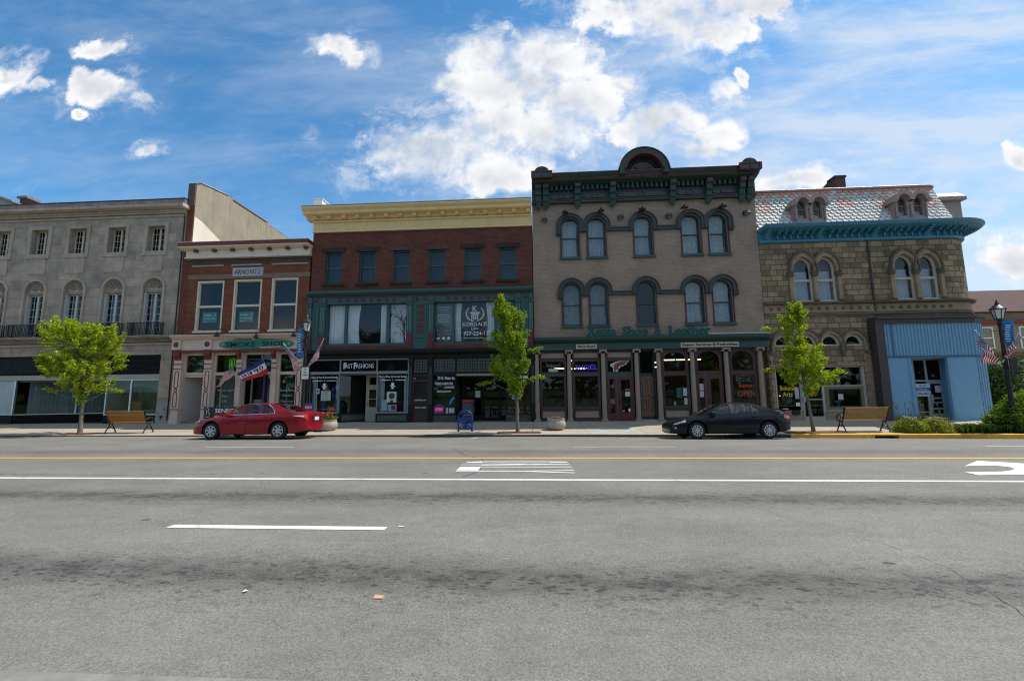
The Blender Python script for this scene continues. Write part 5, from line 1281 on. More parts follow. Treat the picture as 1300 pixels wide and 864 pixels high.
for i, (a, c) in enumerate(bays):
    a += .17; c -= .17
    arched = i >= 4; door = i in (2, 5); stair = i == 3
    if stair:
        w_ = MB().plate(rect(a, c, .2, 4.12), [rect(a + .06, c - .06, 2.82, 4.04), rect(a + .06, c - .06, .45, 2.66)], YP + .25, YP + .34).build('stair_door', GRN, B4)
        MB().quad((a, YP + .3, 2.8), (c, YP + .3, 2.8), (c, YP + .3, 4.06), (a, YP + .3, 4.06)).build('pane', mat('black_glass', (.006, .006, .007)), w_)
        WD = mat('worn_brown_timber', (.19, .115, .062), .65, .35, 6)
        d_ = MB().box(a + .06, c - .06, YP + .27, YP + .33, .45, 2.66).build('door_leaf', WD, w_)
        b = MB(); wd = c - a - .12
        for cx_ in (a + .06 + wd * .29, a + .06 + wd * .71):
            for z0, z1 in ((.75, 1.38), (1.55, 2.5)):
                b.plate(rect(cx_ - wd * .15, cx_ + wd * .15, z0, z1), [rect(cx_ - wd * .15 + .025, cx_ + wd * .15 - .025, z0 + .03, z1 - .03)], YP + .255, YP + .27)
        b.build('door_panel', mat('dark_brown_moulding', (.06, .035, .02), .7), d_)
        MB().lathe([(.035, 0), (.05, -.03), (.03, -.06), (0, -.065)], (c - .13, YP + .27, 1.48), 8, 0, 'y').build('handle', BLACK, d_)
        MB().box(a, c, YC + .1, YP + .3, .19, .30).build('step', mat('pale_step', (.34, .32, .30), .8), w_)
        for x_ in (a, c - .04): MB().box(x_, x_ + .04, YP - .02, YP + .3, .2, 4.12).build('jamb', GRN, w_)
        continue
    zt0 = 2.86 if not arched else 2.84
    fr = MB()
    if arched: hs = [archp(a + .10, c - .10, zt0 + .05, 3.52, .50, 16)]
    else: hs = [rect(a + .06, c - .06, zt0, 3.55)]
    if door:
        ds = a + .08 + (c - a - .16) * .33
        hs += [rect(a + .08, ds, .3, 2.62), rect(ds + .1, c - .06, .2, 2.62)]
    else: hs.append(rect(a + .08, c - .08, .98, zt0 - .14))
    w_ = MB().plate(rect(a, c, .2, 4.12), hs, YP, YP + .1).build('shop_bay', GRN2, B4)
    # glazing with red glazing frames
    th = hs[0]
    if arched:
        MB().plate(archband(a + .16, c - .16, zt0 + .05, 3.52, .44, .07, 16), [], YP - .03, YP + .02).build('red_frame', RED4, w_)
        b = MB()
        for s0, x_ in ((1, a), (-1, c)):
            b.plate([(x_ + s0 * .06, 4.08), (x_ + s0 * .46, 4.08), (x_ + s0 * .28, 3.98), (x_ + s0 * .13, 3.84), (x_ + s0 * .06, 3.64)][::s0], [], YP - .02, YP)
        b.build('spandrel', RED4, w_)
    else:
        redpanel(w_, a + .04, c - .04, 3.64, 4.03)
        MB().plate(rect(a + .06, c - .06, zt0, 3.55), [rect(a + .11, c - .11, zt0 + .05, 3.50)], YP - .02, YP + .03).build('red_frame', RED4, w_)
    pane(w_, th, YP + .05)
    if door:
        MB().plate(rect(a + .08, ds, .3, 2.62), [rect(a + .17, ds - .09, .66, 2.5)], YP - .02, YP + .06).build('side_light', RED4, w_)
        d_ = MB().plate(rect(ds + .1, c - .06, .22, 2.62), [rect(ds + .27, c - .22, .68, 2.46)], YP - .02, YP + .06).build('shop_door', RED4, w_)
        pane(w_, rect(a + .1, ds, .6, 2.55), YP + .03); pane(w_, rect(ds + .2, c - .15, .6, 2.55), YP + .03)
        MB().box(ds + .15, ds + .19, YP - .06, YP - .02, 1.1, 1.4).build('handle', BLACK, w_)
        if i == 2:
            MB().box(ds + .48, ds + .85, YP + .0, YP + .01, 1.55, 1.80).build('notice', mat('pale_green_notice', (.50, .62, .50), .6), w_)
            MB().text('OPEN', ds + .66, 1.86, YP + .005, .12, .36, .006, bold=.02).build('sign_lettering', mat('pink_letter', (.6, .2, .22), .5), w_)
            MB().box(a + .18, ds - .1, YP, YP + .01, 1.15, 1.42).build('notice', mat('brick_notice', (.22, .10, .07), .6), w_)
            MB().box(ds + .3, ds + .42, YP + .01, YP + .02, .72, .82).build('notice', mat('yellow_strip', (.4, .27, .03)), w_); MB().box(c - .34, c - .24, YP + .01, YP + .02, .72, .9).build('notice', PAPER, w_)
        else:
            MB().text('24', ds + .02, 2.70, YP - .005, .12, .14, .01).build('house_number', mat('gilt', (.5, .38, .12), .4), w_)
            MB().box(a + .19, ds - .11, YP, YP + .01, 1.85, 2.2).box(a + .19, ds - .11, YP, YP + .01, 1.48, 1.8).build('notice', mat('lilac_notice', (.45, .42, .50), .6), w_)
    else:
        MB().plate(rect(a + .08, c - .08, .98, zt0 - .14), [rect(a + .13, c - .13, 1.03, zt0 - .19)], YP - .02, YP + .06).build('red_frame', RED4, w_)
        pane(w_, rect(a + .1, c - .1, 1.0, zt0 - .16), YP + .03)
        MB().box(a + .05, c - .05, YP - .05, YP, .90, .97).build('sill', GRN2, w_)
        redpanel(w_, a + .06, c - .06, .36, .84)
        MB().box(a, c, YP + .12, 25.3, .86, .94).build('window_bed', mat('window_bed', (.1, .09, .085)), w_)
    if arched: MB().box(a + .08, c - .08, YP - .03, YP, zt0 - .12, zt0 + .02).build('red_transom', RED4, w_)
# signs and decals inside the glass
def bayx(i, t): a, c = bays[i]; return a + (c - a) * t
bw = [o_ for o_ in B4.children if o_.name.split('.')[0] == 'shop_bay']
MB().text('MEPHISTO', bayx(0, .5), 3.20, YP + .04, .13, .75, .005).build('window_lettering', mat('grey_letter', (.2, .22, .22), .5), bw[0])
MB().box(bayx(0, .36), bayx(0, .66), YP + .06, YP + .07, 2.94, 3.12).build('notice', mat('pale_green_notice', (.5, .62, .5)), bw[0])
MB().text('SHOES', bayx(1, .5), 3.08, YP + .09, .24, 1.15, .02, bold=.02).plate(rect(bayx(1, .17), bayx(1, .83), 3.04, 3.09), [], YP + .08, YP + .09).build('neon_sign', emit('violet_neon', (.07, .05, .6), .25), bw[1])
# winged boot emblem
def wing(sc): 
    P = [(-.62, .18), (-.30, .30), (.0, .38), (.45, .40), (.62, .42), (.52, .28), (.42, .24), (.40, .12), (.22, .10), (.20, .02), (.04, .02), (-.02, -.10), (-.14, -.16), (-.16, -.30), (-.30, -.38), (-.44, -.30), (-.46, -.05), (-.62, .05)]
    return [(bayx(2, .52) + x_ * sc, 3.18 + z_ * sc) for x_, z_ in P]
MB().plate(wing(.86), [], YP + .02, YP + .03).build('winged_emblem', mat('emblem_white', (.45, .52, .54), .5, 0), bw[2])
MB().plate([(bayx(2, .52) + x_ * .86, 3.18 + z_ * .86) for x_, z_ in [(-.40, .10), (-.26, .22), (.02, .31), (.50, .35), (.36, .24), (.30, .16), (.12, .10), (-.06, .04), (-.12, -.12), (-.24, -.20), (-.28, -.31), (-.38, -.22), (-.40, -.05)]], [], YP + .01, YP + .02).build('winged_emblem', mat('emblem_red', (.22, .045, .02), .5), bw[2])
for i, t0, t1, z in ((0, .60, .95, 2.98), (1, .08, .52, 3.45), (1, .58, .92, 3.45), (1, .15, .7, 2.96), (4, .10, .36, 3.28), (4, .45, .95, 3.42), (4, .08, .5, 3.0), (5, .0, .8, 3.42)):
    MB().tube([(bayx(i, t0), 26.6, z + .28), (bayx(i, t1), 26.6, z + .28)], .035, 6).build('ceiling_tube', tube_mat, B4)
n3 = [b_ for b_ in bw]
MB().text('REPAIR', bayx(6, .58), 1.98, YP + .08, .16, .72, .02, bold=.02).text('OPEN', bayx(6, .58), 1.48, YP + .08, .34, .92, .02).build('neon_sign', emit('red_orange_neon', (.55, .05, .03), .07), bw[-1])
MB().plate(rect(bayx(6, .30), bayx(6, .82), 2.30, 2.62), [rect(bayx(6, .32), bayx(6, .80), 2.33, 2.59)], YP + .06, YP + .08).text('SHOE', bayx(6, .62), 2.36, YP + .08, .16, .4, .01).build('neon_tubes_unlit', mat('unlit_neon', (.10, .14, .12), .4), bw[-1])
MB().box(bayx(4, .72), bayx(4, .92), YP + .06, YP + .07, 1.55, 1.98).box(bayx(4, .74), bayx(4, .92), YP + .06, YP + .07, 1.08, 1.45).build('notice', PAPER, bw[3])
MB().box(bayx(4, .55), bayx(4, .72), YP + .2, YP + .22, 1.45, 2.0).build('poster', mat('teal_poster', (.03, .18, .16), .5), bw[3])
MB().box(bayx(4, .5), bayx(4, .54), YP + .4, YP + .5, .95, 1.25).build('bottle', PAPER, bw[3])
rn = random.Random(11)
for i in (0, 1, 4, 6):
    b = MB()
    for k in range(7):
        x_ = bayx(i, .2 + .6 * rn.random()); y_ = YP + .4 + .5 * rn.random(); h_ = .2 + .35 * rn.random(); b.box(x_ - .12, x_ + .12, y_, y_ + .2, .94, .94 + h_)
    b.build('display_boxes', mat('shoe_boxes', (.035, .03, .026), .8, .5, 5), bw[i - 1 if i > 3 else i])

# ================================================================= 5 sandstone corner building
SAND = brick('rock_faced_sandstone', (.39, .285, .18), (.185, .135, .09), (.125, .095, .068), .60, .30, .018, 1.0, .95, .30, .68, .5, rock=.8, stainc=(.055, .048, .04))
SANDP = mat('dressed_sandstone', (.31, .215, .14), .92, .28, 2.2, bump=.4, bs=16, dirt=.45)
SANDD = mat('sooty_sandstone', (.13, .11, .08), .95, .4, 2.2, bump=.5, bs=14, dirt=.4)
BLUE = mat('blue_cornice_paint', (.052, .22, .345), .45, .14, dirt=.12)
ROSE = mat('rose_dormer_paint', (.36, .235, .20), .6, .12)
B5 = thing('sandstone_building', 'rock faced sandstone corner building with blue cornice and patterned slate mansard roof', 'building', (18, 24, .2))
X0 = 12.36; XR = 22.30; RR = 1.62
pw = [(14.00, 15.08), (15.20, 16.28), (19.28, 20.36), (20.48, 21.55)]
a5 = [(aX(p0, 435), aX(p1, 435)) for p0, p1 in ((981.5, 1007.5), (1011.5, 1037), (1041, 1067), (1070.5, 1096.5))]
holes = [archp(a, c, 6.56, 8.42, .68, 14, 'pointed') for a, c in pw] + [archp(a, c, 4.15, 4.18, .62, 14, 'pointed') for a, c in a5]
sx0, sx1 = aX(984, 480), aX(1098, 480)
holes.append(rect(sx0, sx1, .2, 3.05)); holes.append(rect(18.6, 22.2, .2, 4.9))
MB().plate(rect(X0, XR, -.3, 9.95), holes, 24, 24.4).build('wall', SAND, B5)
arc = [(XR + RR * math.sin(q), 24 + RR - RR * math.cos(q)) for q in [math.pi / 2 * k / 10 for k in range(11)]]
b = MB(); path = [(XR, 24.0)] + arc[1:] + [(XR + RR, 27.5), (XR + RR, 40)]
b.sweep(path, [(0, -.3), (0, 9.95), (-.4, 9.95), (-.4, -.3)]); b.build('corner_wall', SAND, B5)
full = [(X0, 24.0), (XR, 24.0)] + arc[1:] + [(XR + RR, 27.5), (XR + RR, 40)]
MB().sweep(full, [(0, 6.40), (.22, 6.44), (.26, 6.50), (.26, 6.54), (0, 6.58)]).sweep(full, [(0, 5.80), (.10, 5.82), (.10, 5.95), (0, 5.98)]).build('belt_course', SANDD, B5)
MB().sweep(full, [(0, 5.98), (.05, 5.98), (.05, 6.40), (0, 6.40)]).build('rosette_frieze', SANDP, B5)
b = MB()
for k in range(24):
    x_ = X0 + .35 + k * .42
    if x_ < XR: b.lathe([(.10, 0), (.09, -.04), (.04, -.06), (0, -.03)], (x_, 23.95, 6.19), 9, 0, 'y')
b.build('rosettes', SANDD, B5)
for (a, c), (a2, c2) in ((pw[0], pw[1]), (pw[2], pw[3])):
    for aa, bb in ((a, c), (a2, c2)):
        MB().plate(archband(aa - .0, bb + .0, 8.1, 8.42, .68, .15, 16, 'pointed', .26), [], 23.84 + (.006 if aa == a2 else 0), 24.0).build('ogee_hood', SANDP, B5)
        MB().plate(archband(aa - .14, bb + .14, 8.1, 8.42, .93, .07, 16, 'pointed', .13), [], 23.76 + (.006 if aa == a2 else 0), 24.0).build('hood_drip', SANDD, B5)
        w_ = archsash(B5, aa, bb, 6.56, 8.42, .68, 24.06, mat('cream_rose_sash', (.50, .44, .38), .55, .08), .12, 'pointed', zr=7.78)
        MB().box(aa - .03, bb + .03, 23.9, 24.1, 6.50, 6.60).build('sill', mat('cream_rose_sash', (.5, .44, .38)), w_)
        drape(w_, aa + .1, bb - .1, 6.65, 8.35, 24.36, mat('lilac_white_curtain', (.50, .50, .58), .9, .1), 6, .05)
        MB().box(aa + .05, bb - .05, 24.4, 24.44, 8.3, 9.1).build('blind', mat('dark_blue_blind', (.03, .045, .07), .7), w_)
    for x_ in (a - .13, (c + a2) / 2, c2 + .13):
        s_ = MB().box(x_ - .09, x_ + .09, 23.86, 24.05, 6.58, 8.05).build('colonnette', SANDP, B5)
        MB().lathe([(.10, 0), (.16, .06), (.20, .14), (.14, .2), (.2, .27)], (x_, 23.93, 7.95), 9).lathe([(.13, 0), (.15, .05), (.1, .12)], (x_, 23.93, 6.58), 9).build('foliate_capital', SANDD, s_)
for a, c in a5:
    MB().plate(archband(a, c, 3.85, 4.18, .62, .13, 16, 'pointed', .2), [], 23.88 + .006 * (a5.index((a, c)) % 2), 24.0).build('pointed_hood', SANDP, B5)
    MB().plate(archband(a - .12, c + .12, 3.85, 4.18, .81, .06, 16, 'pointed', .1), [], 23.82 + .006 * (a5.index((a, c)) % 2), 24.0).build('hood_drip', SANDD, B5)
    t_ = MB().plate(archp(a, c, 4.15, 4.18, .62, 14, 'pointed'), [archp(a + .14, c - .14, 4.23, 4.24, .42, 12, 'pointed')], 24.04, 24.14).build('arched_transom', mat('cream_rose_sash', (.5, .44, .38)), B5)
    pane(t_, archp(a + .1, c - .1, 4.2, 4.22, .47, 12, 'pointed'), 24.1)
    MB().box(a, c, 24.5, 24.55, 4.1, 5.0).build('backing', mat('dark_blind', (.016, .02, .028)), t_)
for x_ in [a5[0][0] - .18] + [(a5[k][1] + a5[k + 1][0]) / 2 for k in range(3)] + [a5[3][1] + .2]:
    MB().lathe([(.06, -.1), (.12, 0), (.15, .12)], (x_, 23.93, 3.75), 8).build('corbel_capital', SANDD, B5)
MB().box(a5[0][0] - .3, a5[3][1] + .3, 23.92, 24.02, 3.06, 3.16).build('lintel_band', SANDP, B5)
MB().box(18.08, 18.16, 23.93, 24.0, 5.98, 9.9).build('downpipe', mat('sooty_pipe', (.05, .045, .04), .8), B5)
# shopfront between the piers
AL2 = mat('pale_grey_frame', (.42, .42, .42), .4, .08, metal=.3)
OLV = mat('olive_panel_paint', (.17, .165, .085), .6, .08)
m0, m1 = aX(1018.5, 500), aX(1047, 500)
w_ = MB().plate(rect(sx0, m0, .72, 3.05), [rect(sx0 + .1, m0 - .06, .95, 3.0)], 24.06, 24.16).build('display_window', AL2, B5); MB().quad((sx0, 24.12, .9), (m0, 24.12, .9), (m0, 24.12, 3.02), (sx0, 24.12, 3.02)).build('pane', GLD, w_)
MB().box(sx0 + .1, m0 - .1, 24.06, 24.16, .74, .95).build('olive_base', OLV, w_)
MB().text('Bohemian', sx0 + .72, 1.80, 24.09, .26, .92, .006, bold=.015).text('Arts', sx0 + .62, 1.46, 24.09, .26, .5, .006, bold=.015).build('window_lettering', mat('yellow_vinyl', (.62, .46, .02), .5), w_)
rn = random.Random(2); b = MB()
for k in range(11):
    x_ = sx0 + .48 + .55 * rn.random(); z_ = .98 + .62 * rn.random(); b.box(x_ - .07, x_ + .07, 24.2 + .1 * rn.random(), 24.32, z_, z_ + .17)
b.build('photo_cards', mat('photo_cards', (.36, .36, .38), .6, .6, 9), w_)
MB().box(sx0 + .45, sx0 + 1.0, 24.33, 24.36, .97, 1.75).build('card_board', BLACK, w_)
MB().lathe([(.03, 0), (.03, .05)], (sx0 + .2, 24.4, 1.52), 8).lathe([(.03, 0), (.03, .05)], (sx0 + .38, 24.4, 1.48), 8).build('candle_bulb', emit('warm_bulb', (1, .45, .12), 4), w_)
MB().box(m0 - .32, m0 - .12, 24.08, 24.09, 1.35, 1.95).build('notice', mat('lilac_notice', (.45, .42, .5)), w_); MB().box(m0 - .32, m0 - .1, 24.08, 24.09, .95, 1.15).build('notice', PAPER, w_)
MB().plate(rect(sx0, m0, .2, .72), [], 23.98, 24.2).build('stall_riser', SANDP, B5); MB().box(m0 - .62, m0 - .25, 23.9, 23.98, .52, .74).build('letter_box', BLACK, B5)
d_ = MB().plate(rect(m0, m1, .2, 3.05), [rect(m0 + .10, m1 - .1, .42, 1.28), rect(m0 + .1, m1 - .1, 1.33, 2.35), rect(m0 + .06, m1 - .06, 2.46, 3.0)], 24.02, 24.12).build('shop_door', AL2, B5)
MB().quad((m0, 24.09, .3), (m1, 24.09, .3), (m1, 24.09, 3.02), (m0, 24.09, 3.02)).build('pane', GLD, d_); MB().box(m0 + .03, m0 + .12, 23.95, 24.02, 1.15, 1.45).build('handle', AL2, d_)
MB().box(m0 + .16, m0 + .42, 24.06, 24.07, 1.85, 2.15).box(m0 + .5, m0 + .95, 24.06, 24.07, 1.85, 2.15).build('notice', mat('pale_green_notice', (.5, .62, .5)), d_); MB().text('OPEN', m0 + .62, 1.5, 24.07, .16, .34, .006, bold=.02).build('lettering', mat('orange_ink', (.75, .16, .02)), d_)
w2 = MB().plate(rect(m1, sx1, 2.0, 3.05), [rect(m1 + .08, sx1 - .14, 2.05, 3.0)], 24.06, 24.16).build('transom_window', AL2, B5); MB().quad((m1, 24.12, 2.0), (sx1, 24.12, 2.0), (sx1, 24.12, 3.0), (m1, 24.12, 3.0)).build('pane', GLD, w2)
w3 = MB().plate(rect(m1, sx1, .72, 2.0), [rect(m1 + .28, sx1 - .3, .95, 1.82)], 24.04, 24.16).build('olive_window', OLV, B5); MB().quad((m1 + .2, 24.1, .9), (sx1 - .2, 24.1, .9), (sx1 - .2, 24.1, 1.9), (m1 + .2, 24.1, 1.9)).build('pane', GLD, w3)
MB().plate(rect(m1 + .25, sx1 - .27, .92, 1.85), [rect(m1 + .31, sx1 - .33, .98, 1.79)], 24.02, 24.05).build('frame', BLACK, w3); MB().box(sx1 - .12, sx1, 24.0, 24.1, .72, 3.05).build('frame', AL2, w3)
MB().box(m1 + .72, m1 + .98, 24.07, 24.08, 1.28, 1.58).build('notice', mat('pink_notice', (.62, .45, .55), .6), w3)
b = MB()
for k in range(14): q = rn.random() * 6.28; b.lathe([(.05, -.02), (.055, 0), (.03, .03)], (m1 + .78 + .2 * math.cos(q) * rn.random(), 24.25, 1.12 + .09 * rn.random()), 6)
b.lathe([(.05, 0), (.06, .12)], (m1 + .8, 24.25, .96), 8); b.build('flower_vase', mat('pale_petals', (.55, .5, .52), .7), w3)
MB().box(m1, sx1, 23.97, 24.2, .2, .66).build('stall_riser', SANDP, B5); MB().box(m1, sx1, 23.94, 24.2, .66, .74).build('sill', mat('pale_step', (.34, .32, .3)), B5)
for a, c in ((X0 + .05, sx0 - .02), (sx1 + .02, 18.05)):
    b = MB()
    for k in range(9): b.box(a + (.06 if k % 2 else 0), c - (.06 if k % 2 else 0), 23.93, 24.02, .72 + k * .335, 1.04 + k * .335)
    b.build('pier_quoins', SANDP, B5)
MB().box(X0 + .08, sx0 + .2, 23.82, 24.02, .2, .74).build('pier_base', mat('pale_granite', (.42, .42, .42), .8, .15, 8), B5); MB().box(sx1 + .0, 18.06, 23.85, 24.02, .2, .74).build('pier_base', SANDP, B5)
# blue cornice round the corner
MB().sweep(full, [(0, 9.93), (.10, 9.95), (.14, 10.02), (.14, 10.12), (.05, 10.16), (.05, 11.0), (0, 11.0)]).build('blue_frieze', BLUE, B5)
MB().sweep(full, [(0, 10.86), (.62, 10.90), (.86, 10.96), (.92, 11.06), (.98, 11.14), (.98, 11.22), (0, 11.3)]).build('blue_cornice', BLUE, B5)
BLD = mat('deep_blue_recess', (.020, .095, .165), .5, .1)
def cpos(s_):                                                       # along the front and round the corner
    L = XR - X0
    if s_ < L: return (X0 + s_, 24.0, 0, -1)
    q = (s_ - L) / RR
    if q > math.pi / 2: q = math.pi / 2
    return (XR + RR * math.sin(q), 24 + RR - RR * math.cos(q), math.sin(q), -math.cos(q))
def obox(b, s_, w_, o0, o1, z0, z1):
    x, y, nx, ny = cpos(s_); tx, ty = -ny, nx; v = []
    for z in (z0, z1):
        for o_ in (o0, o1):
            for t in (-w_ / 2, w_ / 2): v.append((x + tx * t + nx * o_, y + ty * t + ny * o_, z))
    b.add(v, [(0, 2, 3, 1), (4, 5, 7, 6), (0, 1, 5, 4), (2, 6, 7, 3), (0, 4, 6, 2), (1, 3, 7, 5)])
corb = [.32, 3.10, 6.0, 8.75, 11.4]
for s_ in corb:
    b = MB()
    for k in range(5): obox(b, s_, .17, .05, .16 + .13 * k, 10.25 + k * .13, 10.38 + k * .13)
    b.build('scroll_bracket', BLUE, B5)
for s0, s1 in zip(corb[:-1], corb[1:]):
    n = 6
    for k in range(n):
        s_ = s0 + .3 + (s1 - s0 - .6) * (k + .5) / n; w_ = (s1 - s0 - .6) / n
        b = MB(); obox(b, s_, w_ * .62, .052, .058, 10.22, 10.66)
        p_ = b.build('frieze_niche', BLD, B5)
        b = MB(); obox(b, s_ + w_ / 2, w_ * .26, .05, .12, 10.22, 10.62); obox(b, s_ + w_ / 2, w_ * .34, .05, .34, 10.62, 10.76); obox(b, s_ + w_ / 2, w_ * .5, .05, .46, 10.76, 10.90)
        b.build('small_corbel', BLUE, B5)
# mansard: backing skin plus real lapped hexagonal slates
squash(B5, ('blue_frieze', 'blue_cornice', 'scroll_bracket', 'small_corbel', 'frieze_niche'), 9.95, .60)
mz0, mz1 = 10.70, 13.32; lean = .90
MB().sweep(full, [(.0, mz0), (-lean, mz1), (-lean - .3, mz1), (-.4, mz0)]).build('mansard', mat('slate_underlay', (.20, .20, .20), .8, .2), B5)
SL = [mat('pale_grey_slate', (.66, .60, .53), .5, .25, 5), mat('rose_slate', (.55, .28, .225), .55, .22, 5), mat('blue_grey_slate', (.47, .47, .44), .5, .22, 5)]
tb = [MB(), MB(), MB()]; rn = random.Random(4)
rows = 13; pitch_ = .32
dvec = Vector((0, lean, mz1 - mz0)); dl = dvec.length
for r_ in range(rows):
    zc = mz0 + (mz1 - mz0) * (r_ + .0) / rows; off = -lean * (zc - mz0) / (mz1 - mz0)
    n = int((XR - X0 + 2.6) / pitch_) + 1
    for k in range(n):
        s_ = (k + (.5 if r_ % 2 else 0)) * pitch_ + .08
        if s_ > XR - X0 + 2.45: continue
        x, y, nx, ny = cpos(s_); tx, ty = -ny, nx
        h0, h1 = -.02, .22; ws = pitch_ * .48
        ml = 1 / dl
        pts = []
        for t, h in ((-ws, .10), (-ws * .45, 0), (ws * .45, 0), (ws, .10), (ws, .24), (-ws, .24)):
            z = zc + h * (mz1 - mz0) * ml; o_ = off - h * lean * ml + .05 - .16 * h + rn.uniform(-.004, .004)
            pts.append((x + tx * t + nx * o_, y + ty * t + ny * o_, z))
        col = 0
        ph = (k + (r_ % 2) * .5)
        if r_ >= 11: col = 1 if r_ == 12 or k % 2 else 2
        elif r_ >= 10: col = 2
        elif 5 <= r_ <= 9:
            d_ = abs(((ph + 1.5) % 7) - 3.5) + abs(r_ - 7.2) * .9
            col = 1 if d_ < 2.3 else 2
        if rn.random() < .08: col = rn.choice((0, 2))
        b = tb[col]; m = [(p[0] - nx * .02, p[1] - ny * .02, p[2] - .006) for p in pts]
        b.add(pts + m, [(0, 1, 2, 3, 4, 5), (1, 0, 6, 7), (2, 1, 7, 8), (3, 2, 8, 9), (0, 5, 11, 6), (4, 3, 9, 10)])
for b, m_ in zip(tb, SL): b.build('slates', m_, B5)
MB().sweep(full, [(-lean + .0, mz1 - .02), (-lean + .10, mz1 + .0), (-lean + .14, mz1 + .08), (-lean + .08, mz1 + .14), (-lean - .3, mz1 + .14), (-lean - .3, mz1 - .02)]).build('curb_roll', ROSE, B5)
MB().flat([(X0, 25.15), (XR - .4, 25.15), (XR + RR - 1.2, 26.0), (XR + RR - 1.2, 40), (X0, 40)], mz1 + .02, mz1 + .15).build('roof', BLACK, B5)
for c in (aX(1025.5, 262, 24.1), aX(1152.5, 258, 24.1)):
    yd = 23.98; z0, zs = 11.22, 12.14; hw = .36
    ca, cb_ = c - .42, c + .42
    w_ = MB().plate([(c - .86, z0 - .7), (c + .86, z0 - .7), (c + .86, 12.17), (c + .62, 12.50), (c + .40, 12.54), (c + .1, 12.32), (c - .1, 12.32), (c - .40, 12.54), (c - .62, 12.50), (c - .86, 12.17)], [archp(q - .23, q + .23, z0 + .06, zs, .24, 12) for q in (ca, cb_)], yd, 24.9).build('dormer', ROSE, B5)
    for q in (ca, cb_):
        MB().plate(archband(q - .30, q + .30, zs - .02, zs, .32, .20, 14), [], yd - .22 - (.006 if q == ca else 0), 25.0).build('dormer_hood', ROSE, w_)
        s_ = archsash(B5, q - .23, q + .23, z0 + .06, zs, .24, yd + .06, mat('brown_rose_sash', (.22, .14, .11), .6), .045, zr=z0 + .62); pass
        s_.name = 'dormer_window'
        s_.parent = w_
        MB().box(q - .22, q + .22, yd + .3, yd + .34, z0, zs + .3).build('backing', DARK, w_)
    MB().box(c - 1.02, c - .78, yd - .2, 24.9, 12.04, 12.22).box(c + .78, c + 1.02, yd - .2, 24.9, 12.04, 12.22).build('dormer_eave', ROSE, w_)
    for x_ in (c - .78, c, c + .78): MB().lathe([(.06, 0), (.05, .1), (.05, .6), (.09, .68)], (x_, yd - .06, z0), 8).build('dormer_shaft', ROSE, w_)
# side dormer seen in profile beyond the round corner
xs_ = XR + RR
w_ = MB().box(xs_ - .9, xs_ + .25, 24.95, 26.2, 10.9, 12.55).build('dormer', ROSE, B5)
ext_ = [(24.75, 12.45), (24.75, 12.65), (25.2, 13.05), (25.6, 12.9), (26.0, 13.05), (26.4, 12.65), (26.4, 12.45)]
ext_x(ext_, xs_ - 1.2, xs_ + .42).build('dormer_hood', ROSE, w_)
# side dormer/oriel stone hood on the flank
MB().lathe([(.10, 0), (.2, .2), (.26, .5), (.2, 1.5), (.1, 1.8)], (XR + RR - .03, 26.0, 7.4), 8).build('flank_hood', SANDD, B5)
shell(B5, X0, XR + .1, 11.0, SAND, y0=24.42, y1=40, inner=mat('dim_shop', (.06, .05, .045)), zfloor=3.9, back=28)
c_ = thing('chimney', 'low dark brick chimney on the flat top of the slate mansard', 'chimney', (18.4, 27, 13.3))
ext_x([(26.0, 12.8), (26.0, 14.65), (26.6, 14.7), (29.5, 14.1), (29.5, 12.8)], 18.2, 18.8).build('stack', brick('old_brick', (.16, .06, .04), (.11, .04, .03), (.12, .1, .09)), c_)
MB().box(18.15, 18.85, 25.95, 26.65, 14.65, 14.77).build('cap', mat('sooty_pipe', (.05, .045, .04)), c_)

# ================================================================= the blue metal shop addition
BLM = mat('sky_blue_metal', (.15, .31, .46), .45, .08)
BLS = mat('sky_blue_stucco', (.17, .345, .51), .8, .07, 6, bump=.25, bs=40)
BRN = mat('brown_metal_trim', (.055, .042, .044), .5, .1)
BA = thing('blue_addition', 'sky blue corrugated metal shopfront box with brown frame built onto the sandstone corner', 'shop front', (21, 23.5, .2))
YA = 23.55
xa = aX(1121, 420, YA); xe = 22.55
chamf = [(xa, YA), (xe, YA), (xe + .55, YA + .18), (xe + .95, YA + .62), (xe + 1.1, YA + 1.3), (xe + 1.1, 26)]
MB().sweep([(xa - .42, YA - .05)] + [(p[0], p[1] - .02) for p in chamf[1:]], [(-.3, 5.22), (.08, 5.22), (.10, 5.42), (.22, 5.46), (.22, 5.56), (-.8, 5.60)]).build('brown_coping', BRN, BA)
MB().box(xa - .45, xa - .02, YA - .12, 24.1, .15, 5.5).build('brown_post', BRN, BA)
# corrugated band
b = MB(); pts = []
seg = [(xa, YA), (xe, YA)] + chamf[2:5]
L = 0; dist = [0]
for p, q in zip(seg[:-1], seg[1:]): L += math.dist(p, q); dist.append(L)
def along(s_):
    for i in range(len(seg) - 1):
        if s_ <= dist[i + 1] + 1e-6:
            t = (s_ - dist[i]) / (dist[i + 1] - dist[i]); p, q = seg[i], seg[i + 1]; d = ((q[0] - p[0]) / (dist[i + 1] - dist[i]), (q[1] - p[1]) / (dist[i + 1] - dist[i]))
            return p[0] + (q[0] - p[0]) * t, p[1] + (q[1] - p[1]) * t, d[1], -d[0]
    return (*seg[-1], 1, 0)
def corrug(s0, s1, z0, z1, base=0.):
    b = MB(); v = []; n = 0; s_ = s0; cyc = .17
    while s_ <= s1:
        ph = (s_ / cyc) % 1; o_ = (.035 if ph < .5 else 0.) + base
        x, y, nx, ny = along(min(s_, L)); v += [(x + nx * o_, y + ny * o_, z0), (x + nx * o_, y + ny * o_, z1)]; n += 1; s_ += cyc / 8
    b.add(v, [(2 * i, 2 * i + 2, 2 * i + 3, 2 * i + 1) for i in range(n - 1)]); return b
